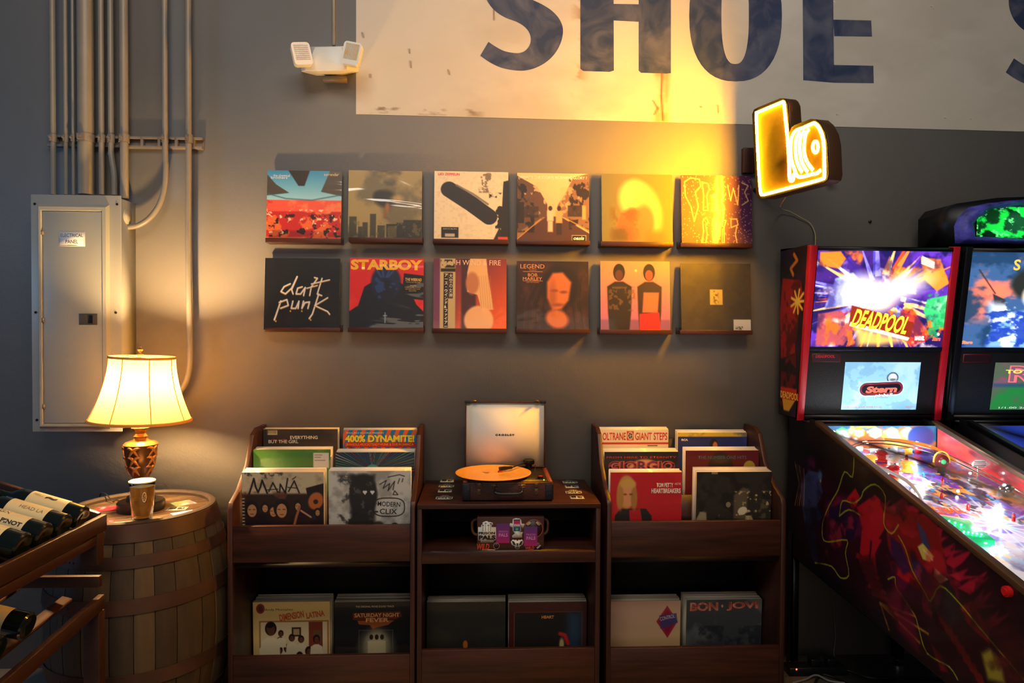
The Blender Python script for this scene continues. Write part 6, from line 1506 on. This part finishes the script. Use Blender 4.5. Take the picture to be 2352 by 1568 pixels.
def pinball(kind, dx, lab):
    t = thing('pinball_machine', lab, 'pinball machine', (XL + dx, YB, 0))
    O = Vector((XL, YB, 0))
    def V3(x, y, z): return Vector((x, y, z)) - O
    # cabinet
    ys = [YB, -.24, -.30, YF]
    prof = [(YB, zbot(YB)), (YF, zbot(YF)), (YF, ztop(YF)), (-.30, ztop(-.30)), (-.24, ztop(-.30) + .004), (YB, ztop(-.30) + .004)]
    for x, nm in ((XL, 'cabinet_side'), (XR - .018, 'cabinet_side')):
        mb = MB(); mb.prism([V3(x, y, z) for y, z in prof], (.018, 0, 0)); sd = mb.build(nm, M_CAB, t)
        if x == XL and kind == 0:
            a, (y0, y1, z0, z1) = side_art()
            mb = MB()
            # decal clipped to the side's outline: columns follow the outline
            W_ = a.w; H_ = a.h; ycol = np.linspace(YB - .002, YF + .002, W_)
            V = []; C_ = []
            for yy in ycol:
                zt, zb = (ztop(yy) if yy < -.30 else ztop(-.30)) - .004, zbot(yy) + .004
                for k in range(H_):
                    z = zt + (zb - zt) * k / (H_ - 1); V.append(V3(XL - .0006, yy, z))
                    iu = min(W_ - 1, max(0, int((y1 - yy) / (y1 - y0) * W_))); iv = min(H_ - 1, max(0, int((z1 - z) / (z1 - z0) * H_))); C_.append(a.a[iv, iu])
            base = mb.n; mb.V.append(np.array([tuple(v) for v in V], dtype=np.float32)); mb.n += len(V)
            cc = np.clip(np.array(C_), 0, 255) / 255; cc = np.where(cc <= .04045, cc / 12.92, ((cc + .055) / 1.055) ** 2.4)
            mb.C.append(np.concatenate([cc, np.ones((len(cc), 1))], 1).astype(np.float32))
            i = np.arange(W_ - 1)[:, None] * H_ + np.arange(H_ - 1)[None, :]; q = np.stack([i, i + 1, i + H_ + 1, i + H_], -1).reshape(-1, 4)
            mb.loops.append(q.reshape(-1).astype(np.int32)); mb.starts.append(4 * np.arange(len(q)).astype(np.int32)); mb.M.append(np.zeros(len(q), dtype=np.int32)); mb.nl += 4 * len(q)
            mb.build('side_decal', M_PRED, sd)['label'] = 'black and red flame decal with thin yellow contour lines'
            p = AX(2319, 1358, XL); mb = MB(); mb.tube([V3(XL + .001, p.y, p.z), V3(XL - .012, p.y, p.z)], .014, 20); mb.tube([V3(XL - .008, p.y, p.z), V3(XL - .016, p.y, p.z)], .009, 16)
            mb.build('flipper_button', mat('red_button', (210, 30, 30), .3), sd, smooth=True)
    mb = MB(); mb.box(*[v for v in (0, XR - XL)], YF - YB, YF - YB + .018, zbot(YF), ztop(YF) + .01); mb.build('cabinet_front', M_CAB, t)
    mb = MB(); mb.box(0, XR - XL, -.016, 0, zbot(YB), ztop(-.3)); mb.build('cabinet_back', M_CAB, t)
    mb = MB(); P = [V3(XL + .01, YB, zbot(YB) + .005), V3(XR - .01, YB, zbot(YB) + .005), V3(XR - .01, YF, zbot(YF) + .005), V3(XL + .01, YF, zbot(YF) + .005)]; mb.prism(P, (0, 0, .012)); mb.build('cabinet_bottom', M_CAB, t)
    # side rails
    rl = mat('bronze_side_rail', (110, 84, 60), .35, metal=.6) if kind == 0 else M_CAB
    for x in (XL - .004, XR - .020):
        mb = MB(); mb.prism([V3(x, -.30, ztop(-.30) - .012), V3(x, YF, ztop(YF) - .012), V3(x, YF, ztop(YF) + .006), V3(x, -.30, ztop(-.30) + .006)], (.024, 0, 0)); mb.build('side_rail', rl, t, bevel=.001)
    # glass
    mb = MB(); mb.prism([V3(XL + .020, -.31, ztop(-.31) - .002), V3(XR - .020, -.31, ztop(-.31) - .002), V3(XR - .020, YF + .03, ztop(YF + .03) - .002), V3(XL + .020, YF + .03, ztop(YF + .03) - .002)], (0, 0, -.003)); mb.build('playfield_glass', M_SHEET, t)
    # playfield
    a = Art(200, 420, (70, 60, 120)) if kind == 0 else Art(100, 200, (40, 60, 140))
    if kind == 0:
        a.cloud((230, 80, 60), 5, 2, .45, .55, .9, sx=1).cloud((60, 150, 220), 6, 7, .5, .58, .9).cloud((250, 235, 235), 7, 5, .46, .56, .9).cloud((30, 24, 50), 12, 9, .57, .62, .9).cloud((250, 170, 60), 14, 15, .6, .65, .9).cloud((120, 60, 180), 8, 19, .6, .66, .9)
        a.ell(.45, .62, .36, .12, (250, 235, 245), .9, .15).cloud((120, 90, 200), 9, 4, .5, .56, .8, box=(.2, .4, .9, .62), soft=.1)
        for i in range(14):
            th = i * .45; a.line([(.5, .52), (.5 + .4 * math.cos(th), .52 + .16 * math.sin(th))], .012, (240, 246, 255), .8, .01)
    else: a.cloud((90, 120, 220), 4, 3, .45, .6, .9).cloud((20, 20, 60), 6, 5, .5, .56, .9).cloud((200, 210, 255), 8, 8, .6, .66, .9)
    y0, y1 = -.33, YF + .05
    mb = MB(); mb.grid(a, lambda u, v: V3(XL + .018 + (XR - XL - .036) * u, y0 + (y1 - y0) * v, zplay(y0 + (y1 - y0) * v)))
    A4 = [V3(XL + .018, y0, zplay(y0) - .0005), V3(XR - .018, y0, zplay(y0) - .0005), V3(XR - .018, y1, zplay(y1) - .0005), V3(XL + .018, y1, zplay(y1) - .0005)]
    mb.prism(A4, (0, 0, -.012), (120, 80, 50))
    pf = mb.build('playfield', M_PLAY, t); pf['label'] = 'brightly coloured illuminated playfield board'
    def PF(u, y, dz=0): return V3(XL + .018 + (XR - XL - .036) * u, y, zplay(y) + dz)
    # back panel and inner side art
    a = Art(120, 40, (220, 120, 70)) if kind == 0 else Art(60, 30, (60, 80, 170))
    if kind == 0:
        a.cloud((40, 130, 190), 4, 3, .45, .55, .9, sx=1).cloud((250, 190, 90), 5, 9, .5, .6, .8)
        for i, col in enumerate([(90, 230, 120), (250, 160, 50), (170, 240, 240), (250, 210, 120), (230, 240, 250)]):
            cx = .17 + i * .145; a.poly([(cx + .06 * math.cos(R(60 * k + 30)), .32 + .26 * math.sin(R(60 * k + 30))) for k in range(6)], col, 1, .01).poly([(cx + .04 * math.cos(R(60 * k + 30)), .34 + .17 * math.sin(R(60 * k + 30))) for k in range(6)], (250, 252, 250), 1, .02)
        a.ell(.86, .5, .12, .5, (50, 80, 150), 1, .03)
    mb = MB(); yb = -.325; mb.grid(a, lambda u, v: V3(XL + .018 + (XR - XL - .036) * u, yb - .001, ztop(yb) - .006 + (zplay(yb) - ztop(yb) + .006) * v)); mb.box(XL + .018 - O.x, XR - .018 - O.x, yb - O.y, yb + .01 - O.y, zplay(yb), ztop(yb) - .006, (40, 30, 40)); mb.build('playfield_back_panel', M_PLAY, t)
    if kind == 0:
        a = Art(160, 30, (206, 40, 44)).cloud((240, 110, 90), 4, 3, .45, .65, .8, sx=1).cloud((120, 16, 30), 5, 7, .52, .6, .8)
        mb = MB(); V = []; 
        mb.grid(a, lambda u, v: V3(XR - .0185, -.335 + (YF + .36) * u, (lambda yy: ztop(yy) - .008 + (zplay(yy) - ztop(yy) + .009) * v)(-.335 + (YF + .36) * u)))
        mb.build('inner_side_art', M_PLAY, t)
        # targets, ramps, domes, posts
        rd = random.Random(21)
        mpl = lambda nm, c, **k: mat('plastic_' + nm, c, .2, var=.1, coat=.6, **k)
        reds = mpl('red', (220, 30, 34)); yels = mpl('amber', (250, 180, 50), emit=(1, .55, .1), estr=.8); blus = mpl('blue', (40, 110, 230)); whts = mpl('white', (240, 240, 245)); grn = mpl('green', (30, 190, 110), emit=(.02, .5, .2), estr=.8); blk = M_BLACK
        for (u, y) in ((.20, -.50), (.34, -.46), (.26, -.60), (.42, -.56)):
            mb = MB(); c = PF(u, y); mb.lathe([(.022, 0), (.022, .006), (.016, .010), (.016, .024), (.024, .028), (.022, .034), (.012, .041), (.001, .043)], c, 20); mb.build('pop_bumper', yels if rd.random() < .6 else reds, pf, smooth=True)
        for k in range(16):
            mb = MB(); c = PF(.08 + rd.random() * .8, -.42 - rd.random() * .8); h_ = rd.uniform(.012, .022); mb.lathe([(.005, 0), (.005, h_), (.003, h_ + .004), (.001, h_ + .005)], c, 10); mb.build('post', rd.choice([reds, whts, blus, reds]), pf, smooth=True)
        for k in range(8):
            mb = MB(); c = PF(.06 + .1 * k, -.395 + .01 * (k % 3)); mb.obox(c + Vector((0, 0, .012)), (.014, 0, 0), (0, .002, 0), (0, 0, .012)); mb.build('target', rd.choice([reds, yels, whts, blus]), pf)
        for s_ in (.005, -.005):
            pts = [PF(.10, -.44, .045), PF(.3, -.40, .05), PF(.55, -.42, .05), PF(.78, -.52, .045), PF(.86, -.72, .04), PF(.88, -.95, .03)]
            mb = MB(); mb.tube([p_ + Vector((s_, s_, s_)) for p_ in smoothpath(pts, 8)], .0022, 8); mb.build('wire_ramp', M_CHROME, pf, smooth=True)
        mb = MB(); P_ = [PF(.10, -.52, .028), PF(.22, -.70, .028), PF(.12, -.86, .02)]
        mb.tube(smoothpath(P_, 8), .006, 10); mb.build('ramp', mpl('clear', (230, 220, 220)), pf, smooth=True)
        mb = MB(); mb.tube(smoothpath([PF(.46, -.385, .055), PF(.62, -.41, .056), PF(.78, -.46, .05), PF(.84, -.54, .03)], 8), .007, 10); mb.build('amber_habitrail', mpl('orange', (250, 130, 30), emit=(1, .35, .05), estr=.5), pf, smooth=True)
        mb = MB(); c = PF(.70, -.56, .040); mb.ball(c, .025, 24); o_ = mb.build('toy_figure', mpl('dark_red', (120, 24, 30)), pf, smooth=True)
        mb = MB(); mb.tube([PF(.70, -.56, 0), PF(.70, -.56, .02)], .014, 14); mb.build('toy_stand', blk, o_, smooth=True)
        mb = MB(); mb.ball(c + Vector((-.006, -.018, 0)), .010, 16); mb.build('toy_eye', grn, o_, smooth=True)
        mb = MB(); mb.tube(smoothpath([c + Vector((.03 * math.cos(a_), .0, .034 * math.sin(a_))) for a_ in np.linspace(-.2, 3.3, 8)], 3), .003, 8); mb.build('toy_arch', yels, o_, smooth=True)
        mb = MB(); c2 = PF(.90, -.63, .055); 
        Pn = [c2 + Vector((.03 * math.cos(a_), 0, .016 * math.sin(a_))) for a_ in np.linspace(0, 2 * math.pi, 24, endpoint=False)]
        mb.prism(Pn, (0, .002, 0), (240, 240, 236))
        for i_, (w_, cc_) in enumerate(((.040, (60, 60, 70)), (.046, (210, 60, 40)), (.044, (60, 60, 70)), (.034, (210, 60, 40)))):
            z_ = .009 - .006 * i_; mb.quad(c2 + Vector((-w_ / 2, -.0006, z_ - .0025)), c2 + Vector((w_ / 2, -.0006, z_ - .0025)), c2 + Vector((w_ / 2, -.0006, z_)), c2 + Vector((-w_ / 2, -.0006, z_)), cc_)
        mb.build('speech_plate', M_PLAIN, pf)
        mb = MB(); mb.tube([PF(.88, -.63, 0), PF(.88, -.63, .045)], .002, 8); mb.build('plate_post', M_CHROME, pf, smooth=True)
        mb = MB(); c = PF(.86, -.78, .026); mb.ball(c, .025, 24); mb.build('mirrored_ball', M_CHROME, pf, smooth=True)
        for (u, y, an) in ((.34, -1.30, 25), (.62, -1.30, -25)):
            mb = MB(); c = PF(u, y, .012); d_ = Vector((math.cos(R(an)) * (1 if an > 0 else -1), -math.sin(R(abs(an))), 0)); mb.tube([c, c + d_ * .065], [.011, .006], 12); mb.build('flipper', whts, pf, smooth=True)
        for k in range(9):
            mb = MB(); c = PF(.07 + k * .075, -.345, .07); mb.ball(c, .0045 if k % 3 else .006, 10); mb.build('led_lamp', M_LAMP_W, pf, smooth=True)
        for k in range(12):
            mb = MB(); c = PF(.06 + rd.random() * .86, -.42 - rd.random() * .75, .012); mb.ball(c, .0045, 8); mb.build('led_lamp', M_LAMP_W, pf, smooth=True)
        for k in range(5):
            mb = MB(); c = PF(.06 + k * .022, -.97 - k * .012, .03); mb.ball(c, .003, 8); mb.build('green_led', M_LAMP_G, pf, smooth=True)
            mb = MB(); c = PF(.10 + k * .022, -1.06 - k * .004, .03); mb.ball(c, .003, 8); mb.build('green_led', M_LAMP_G, pf, smooth=True)
        mb = MB(); mb.prism([PF(.02, -.93, .004), PF(.26, -.98, .004), PF(.24, -1.10, .004), PF(.03, -1.08, .004)], (0, 0, .022)); mb.build('green_lane_guard', grn, pf, bevel=.002)
        mb = MB(); mpt = lambda u, v: PF(.06 + .22 * u, -.86 - .05 * v, .0012); mb.text('NINJA', mpt, (0, 0, 1, 1), (250, 90, 30), bold=.05, shear=.3); mpt = lambda u, v: PF(.10 + .22 * u, -.90 - .05 * v, .0012)
        mb = MB(); rr2 = lambda u, v: PF(.08 + .34 * u, -.84 - .10 * v, .0016)
        for i_, ln in enumerate(('MULTIBALL',)): mb.text(ln, rr2, (.05, .05 + i_ * .5, .95, .45 + i_ * .5), (255, 96, 30), bold=.05, shear=.25)
        mb.build('playfield_lettering', M_PLAY, pf)
    # backbox
    mb = MB()
    HS = [(HX0, HX0 + .02), (HX1 - .02, HX1)]
    def bprof(): return [(YB + .0, ZBB), (YBm, ZBB), (YT, ZBT), (YB + .0, ZBT + .02)]
    for i_, (x0, x1) in enumerate(HS):
        mb = MB(); mb.prism([V3(x0, y, z) for y, z in bprof()], (x1 - x0, 0, 0)); sd = mb.build('backbox_side', M_CAB, t)
        if kind == 0 and i_ == 0:
            a = Art(50, 150, (20, 14, 30)).cloud((60, 20, 70), 3, 3, .45, .6, .8).poly([(.1, .17), (.8, .2), (.9, .3), (.7, .5), (.75, .62), (.1, .66), (.0, .4)], (170, 26, 30), 1, .02).cloud((90, 14, 22), 5, 7, .5, .6, .9, box=(0, .2, .8, .66)).poly([(.1, .68), (.8, .62), (.9, .9), (.1, .95)], (110, 16, 24), 1, .03).cloud((20, 16, 24), 6, 5, .5, .58, .9, box=(0, .66, 1, .95))
            for k in range(9):
                th = k * .7; a.line([(.72, .32), (.72 + .26 * math.cos(th), .32 + .07 * math.sin(th))], .05, (250, 220, 90))
            a.line([(.5, .04), (.62, .08), (.4, .12), (.5, .16)], .07, (220, 140, 40)).rect(.1, .83, .95, .9, (210, 60, 30)).poly([(.2, .9), (.9, .9), (.6, .97), (.3, .97)], (230, 170, 60))
            mb = MB(); mb.grid(a, lambda u, v: V3(HX0 - .0008, (YB - .003) + ((YT if v == 0 else YBm) + .022 - YB) * u, (ZBT + .01 if v == 0 else ZBB + .004)))
            mb.text('DEADPOOL', lambda u, v: V3(HX0 - .0014, YB - .02 - .17 * u, 1.20 - .03 * v), (0, 0, 1, 1), (250, 190, 60), bold=.04)
            mb.build('backbox_decal', M_PRED, sd)['label'] = 'dark purple and red backbox decal with an orange burst'
        mb = MB(); e = .011
        mb.prism([V3(x0 - .003, YBm + .004, ZBB - .004), V3(x0 - .003, YBm - .004, ZBB - .004), V3(x0 - .003, YT - .004, ZBT + .004), V3(x0 - .003, YT + .03, ZBT + .008), V3(x0 - .003, YT + .03, ZBT - .0)], (x1 - x0 + .006, 0, 0)); mb.build('edge_trim', M_REDTRIM if kind == 0 else M_CAB, t, bevel=.001)
    mb = MB(); mb.prism([V3(HX0, y, z) for y, z in ((YB, ZBT + .004), (YT, ZBT - .014), (YT, ZBT - .0), (YB, ZBT + .02))], (HX1 - HX0, 0, 0)); mb.build('backbox_top', M_CAB, t)
    mb = MB(); mb.box(HX0 + .02 - O.x, HX1 - .02 - O.x, YB + .001 - O.y, YB - .012 - O.y, ZBB, ZBT); mb.build('backbox_back', M_CAB, t)
    mb = MB(); mb.box(HX0 + .02 - O.x, HX1 - .02 - O.x, YBm - O.y, YB - O.y, ZBB, ZBB + .018); mb.build('backbox_floor', M_CAB, t)
    D_ = Vector((dx, 0, 0))
    def B(px, py, off=.0): return HB(px, py, off) - O
    if kind == 0:
        tl, br_ = B(1877, 572), B(2199, 797); xl, xr = (B(1877, 572).x + B(1866, 797).x) / 2, (B(2201, 572).x + B(2193, 797).x) / 2
    else:
        xl, xr = HX0 + .024 - O.x, HX1 - .024 - O.x
    zt_, zb_ = B(2030, 572).z, B(2030, 797).z
    def FP(x, z, off=-.006):   # on the leaned front plane
        f_ = (ZBT - z) / (ZBT - ZBB); return Vector((x, YT + (YBm - YT) * f_ - O.y, z)) + Nf * off
    mpg = lambda u, v: FP(xl + (xr - xl) * u, zt_ + (zb_ - zt_) * v)
    # frame around the glass
    Lx, Rx = HX0 + .02 - O.x, HX1 - .02 - O.x
    def bar(x0, x1, za, zb2, off, nm, m_=M_CAB, th_=.014):
        mb = MB(); mb.prism([FP(x0, za, off), FP(x1, za, off), FP(x1, zb2, off), FP(x0, zb2, off)], -Nf * th_); return mb.build(nm, m_, t, bevel=.001)
    bar(Lx, Rx, ZBT - .016, zt_, -.002, 'glass_frame'); bar(Lx, xl, zt_, zb_, -.004, 'glass_frame'); bar(xr, Rx, zt_, zb_, -.004, 'glass_frame')
    bar(Lx, Rx, zb_, zb_ - .016, -.000, 'lock_bar', mat('dark_metal_bar', (40, 44, 56), .3, metal=.6))
    mb = MB(); a = backglass_art(kind); mb.grid(a, mpg); P = [FP(xl, zt_, -.0062), FP(xr, zt_, -.0062), FP(xr, zb_, -.0062), FP(xl, zb_, -.0062)]
    mb.prism(P, -Nf * .004, (10, 10, 10))
    if kind == 0:
        lf = Nf * .0008
        for col, bd, ds in (((120, 30, 10), .10, 0), ((255, 200, 50), .03, 1)):
            mb.text('DEADPOOL', mpg, (.285, .645, .69, .83), col, bold=bd, rot=12, lift=Nf * (.0006 + .0004 * ds))
        mb.text('MARVEL', mpg, (.74, .885, .81, .93), (255, 245, 240), bold=.05, lift=lf)
        mb.text('Stern', mpg, (.865, .89, .925, .935), (255, 90, 60), bold=.05, shear=.25, lift=lf)
        mb.lathe([(.001, 0), (.006, .0)], Vector(mpg(.905, .865)) + lf, 16, (210, 215, 225), mtx=Matrix.Rotation(R(90), 3, 'X'))
    else:
        lf = Nf * .0008; mb.text('Stern', mpg, (.005, .93, .09, .965), (255, 120, 60), bold=.05, shear=.25, lift=lf)
        mb.text('S', mpg, (.33, .09, .38, .2), (255, 160, 60), bold=.02, lift=lf)
    mb.build('backglass', M_BACKGLASS, t)['label'] = 'backlit glass with an explosive orange and violet picture and painted white glare' if kind == 0 else 'backlit blue and orange glass'
    # speaker panel and screen
    zs0 = zb_ - .016; zs1 = ZBB + .02
    sp = bar(Lx, Rx, zs0, zs1, -.006, 'speaker_panel', M_BLACKM)
    if kind == 0:
        sx0, sx1 = (B(1937, 832).x + B(1939, 940).x) / 2, (B(2110, 832).x + B(2112, 940).x) / 2
    else: sx0, sx1 = (B(1937, 832).x + B(1939, 940).x) / 2 + .0, (B(2110, 832).x + B(2112, 940).x) / 2
    z0_, z1_ = B(2024, 832).z, B(2024, 941).z
    mps = lambda u, v: FP(sx0 + (sx1 - sx0) * u, z0_ + (z1_ - z0_) * v, -.0045)
    mb = MB(); mb.grid(screen_art(kind), mps); lf = Nf * .0006
    mb.prism([FP(sx0, z0_, -.0047), FP(sx1, z0_, -.0047), FP(sx1, z1_, -.0047), FP(sx0, z1_, -.0047)], -Nf * .003, (10, 10, 10))
    if kind == 0:
        mb.text('Stern', mps, (.30, .50, .72, .64), (240, 110, 90), bold=.05, shear=.2, lift=lf, rot=-3); mb.text('pinball', mps, (.42, .655, .67, .745), (30, 40, 70), bold=.08, shear=.25, lift=lf, rot=-5); mb.text('pinball', mps, (.422, .658, .668, .742), (250, 252, 255), bold=.03, shear=.25, lift=Nf * .0009, rot=-5)
        mb.text('1/1.00 2/2.00 3/3.00 4/4.00 7/5.00', mps, (.02, .925, .53, .96), (200, 80, 70), lift=lf); mb.text('CREDITS 0', mps, (.85, .925, .98, .96), (200, 80, 70), lift=lf)
    else:
        mb.text('RA', mps, (.2, .06, .9, .42), (240, 120, 120), bold=.06, lift=lf); mb.text('RA', mps, (.22, .08, .88, .40), (130, 90, 110), bold=.0, lift=Nf * .0009)
        mb.text('TOTAL IS', mps, (.15, .15, .8, .23), (250, 240, 110), bold=.03, lift=Nf * .0013); mb.text('1/1.00 2/2.00 3/3.00', mps, (.12, .94, .95, .975), (230, 230, 230), lift=lf)
    mb.build('display_screen', M_SCREEN, sp)['label'] = 'pale blue lit screen with a round logo' if kind == 0 else 'green and pink lit screen'
    # id plate
    q0, q1 = B(1867, 812), B(1931, 832)
    mb = MB(); mb.prism([FP(q0.x, q0.z, -.004), FP(q1.x, q0.z, -.004), FP(q1.x, q1.z, -.004), FP(q0.x, q1.z, -.004)], -Nf * .002, (120, 20, 30)); mp_ = lambda u, v: FP(q0.x + (q1.x - q0.x) * u, q0.z + (q1.z - q0.z) * v, -.0034)
    P = [mp_(.03, .92), mp_(.97, .92), mp_(.97, .08), mp_(.03, .08)]; mb.poly(P, (44, 14, 20)); (mb.text if kind == 0 else (lambda *a, **k: None))('DEADPOOL', mp_, (.12, .15, .8, .5), (190, 30, 40), bold=.05, lift=Nf * .0005)
    mb.box(0, .0001, 0, .0001, .5, .5001); mb.build('name_plate', M_PLAIN, sp)
    mb = MB(); c = B(2025, 822); mb.lathe([(.004, 0), (.003, .003)], FP(c.x, c.z, -.003), 12, mtx=Matrix.Rotation(R(90), 3, 'X')); mb.build('lock', M_CHROME, sp, smooth=True)
    # hood under the backbox
    mb = MB(); mb.prism([V3(XL - .006, YBm - .01, ZBB - .004), V3(XR + .006, YBm - .01, ZBB - .004), V3(XR + .006, YB, ZBB - .004), V3(XL - .006, YB, ZBB - .004)], (0, 0, -.012)); mb.build('backbox_hinge_plate', M_BLACK, t)
    # legs
    for (x, y) in ((XL - .002, YB - .03), (XR - .03, YB - .03), (XL - .002, YF + .04), (XR - .03, YF + .04)):
        mb = MB(); z1 = zbot(y) + .10; dy = .04 if y > -.5 else -.05
        mb.prism([V3(x, y - .022, z1), V3(x, y + .022, z1), V3(x, y + .022 + dy * 0, .03), V3(x, y - .022, .03)], (.006, 0, 0)); mb.prism([V3(x, y - .022, z1), V3(x + .032, y - .022, z1), V3(x + .032, y - .022, .03), V3(x, y - .022, .03)], (0, .006, 0))
        lg = mb.build('leg', M_BLACK, t)
        mb = MB(); mb.lathe([(.028, 0), (.028, .008), (.010, .016), (.008, .04)], V3(x + .014, y, 0), 20); mb.build('leveller_foot', M_CHROME, lg, smooth=True)
    for c in list(bpy.data.objects):
        pass
    return t
P1 = pinball(0, 0, 'pinball machine with red trim and red flame side decal, next to the record browser')
P2 = pinball(1, .632, 'pinball machine with black trim at the right edge, under the rocky topper')
def glow(name, loc, e, col, par=None, r=.05):
    l = bpy.data.lights.new(name, 'POINT'); l.energy = e; l.color = col; l.shadow_soft_size = r
    o = bpy.data.objects.new(name, l); COL.objects.link(o); o.location = loc; return o
# playfield lamps (they sit inside the machines)
for (x, y, e, c) in ((1.50, -.40, 1.1, (.8, .92, 1)), (1.70, -.40, 1.0, (.85, .92, 1)), (1.58, -.62, 1.0, (1, .9, .92)), (1.75, -.78, .9, (.95, .9, 1)), (1.55, -.95, .6, (.9, .95, 1)), (2.15, -.45, .5, (.4, .6, 1))):
    glow('playfield_lamp', (x, y, zplay(y) + .05), e, c, r=.01)

# topper of the second machine
def topper():
    x0, x1 = 1.90, 2.5; y0 = YT + .0
    zb = ZBT + .022
    t = thing('pinball_topper', 'dark blue rocky topper with a glowing green window on the right pinball machine', 'topper', (x0, -.2, zb))
    def TP(px, py): p = A(px, py, YT + .01); return (p.x - x0, p.z - zb)
    mb = MB(); mb.prism([Vector((x, .12, z)) for x, z in [(0.0, 0), (.0, .13), (.03, .165), (.2, .19), (.4, .20), (.6, .20), (.6, 0)]], (0, -.20, 0)); mb.build('topper_case', M_BLACK, t)
    # rock frame around the window
    a = Art(160, 60, (52, 50, 120)).cloud((90, 90, 170), 7, 3, .45, .62, .8).cloud((20, 18, 50), 9, 6, .5, .6, .9)
    pts = [(.0, .0), (.0, .10), (.05, .15), (.2, .175), (.4, .19), (.56, .19), (.56, 0)]
    hole = [(.08, .03), (.07, .06), (.085, .10), (.14, .135), (.25, .15), (.40, .16), (.52, .15), (.54, .08), (.52, .03), (.3, .022)]
    n = 40
    def onpoly(P_, k): 
        L_ = [((P_[(i + 1) % len(P_)][0] - P_[i][0]) ** 2 + (P_[(i + 1) % len(P_)][1] - P_[i][1]) ** 2) ** .5 for i in range(len(P_))]; s_ = sum(L_) * k
        for i, l in enumerate(L_):
            if s_ <= l: f_ = s_ / l; return (P_[i][0] + (P_[(i + 1) % len(P_)][0] - P_[i][0]) * f_, P_[i][1] + (P_[(i + 1) % len(P_)][1] - P_[i][1]) * f_)
            s_ -= l
        return P_[0]
    rd = random.Random(5); V = []
    for i in range(n):
        o_ = onpoly(pts, i / n); h_ = onpoly(hole, i / n)
        for k, f_ in enumerate((0, .3, .65, 1)):
            x = o_[0] + (h_[0] - o_[0]) * f_; z = o_[1] + (h_[1] - o_[1]) * f_; y = (-.085, -.13, -.125, -.092)[k] + rd.uniform(-.008, .008)
            V.append((x + rd.uniform(-.004, .004) + .02, y, z + rd.uniform(0, .004)))
    fs = [(i * 4 + k, i * 4 + k + 1, ((i + 1) % n) * 4 + k + 1, ((i + 1) % n) * 4 + k) for i in range(n) for k in range(3)]
    mb = MB(); mb.add(V, fs, (56, 52, 130)); mb.build('rock_surround', mat('violet_lit_rock', (70, 70, 170), .5, var=.6, scale=16, bump=.6, bscale=40), t)  # violet light on the rock is put into its base colour
    a = Art(140, 50, (10, 60, 24)).cloud((30, 220, 80), 7, 4, .52, .62, 1, sx=1).cloud((2, 20, 10), 6, 9, .5, .56, .9).cloud((120, 255, 150), 22, 12, .66, .7, .9)
    mb = MB(); mb.grid(a, lambda u, v: (.10 + .47 * u, -.10, .15 - .125 * v)); mb.build('glowing_window', attr_mat('lit_green_window', .3, estr=1.0), t)
    glow('topper_lamp', (x0 + .35, -.40, zb + .10), .25, (.1, 1, .35))
topper()

# ------------------------------------------------------------------ cables and power strip by the floor
def cable(pts, r, col, lab, cat='cable', name='floor_cable'):
    mb = MB(); P = smoothpath(pts, 8); mb.tube([p - P[0] for p in P], r, 8)
    tag(mb.build(name, mat('cable_%d_%d_%d' % col, col, .5), loc=P[0], smooth=True), lab, cat, 'cables on the floor')
def FZ(px, py, z=.006): return AZ(px, py, z)
cable([FZ(1905, 1533), FZ(1950, 1540), FZ(2000, 1556), FZ(2060, 1556), FZ(2140, 1558), FZ(2190, 1560)], .0055, (14, 14, 16), 'thick black cable on the floor running right from the cable cluster')
cable([FZ(1880, 1545), FZ(1920, 1556), FZ(1965, 1575), FZ(2040, 1568), FZ(2110, 1560, .016)], .005, (16, 16, 18), 'black cable on the floor curving below the thick one')
cable([FZ(1820, 1568), FZ(1850, 1560), FZ(1875, 1550, .012), FZ(1905, 1563), FZ(1940, 1568)], .004, (120, 116, 108), 'grey cable arching over the floor beside the power strip')
cable([FZ(1898, 1536), FZ(1880, 1552), FZ(1872, 1575), FZ(1890, 1590)], .005, (18, 18, 20), 'short black cable looping down toward the viewer by the power strip')
cable([A(1903, 1300, -.01), A(1918, 1440, -.01), A(1917, 1480, -.01), A(1915, 1500, -.012), A(1922, 1516, -.02)], .0016, (110, 100, 90), 'thin pale wire hanging down the wall below the pinball machine', name='wall_wire')
p = FZ(1822, 1545, 0)
t = thing('power_strip', 'black power strip with a small red light on the floor beside the browser', 'power strip', (p.x, p.y, 0))
mb = MB(); mb.box(-.03, .22, -.03, .03, 0, .035); mb.build('strip_body', M_BLACK, t, bevel=.004)
mb = MB(); mb.ball((.0, -.028, .03), .004, 10); mb.build('indicator_light', mat('lit_red_led', (255, 60, 30), .3, emit=(1, .06, .02), estr=8), t, smooth=True)
for k in range(2):
    mb = MB(); mb.box(.07 + k * .07, .11 + k * .07, -.02, .02, .035, .065); mb.build('plug', M_BLACK, t, bevel=.004)
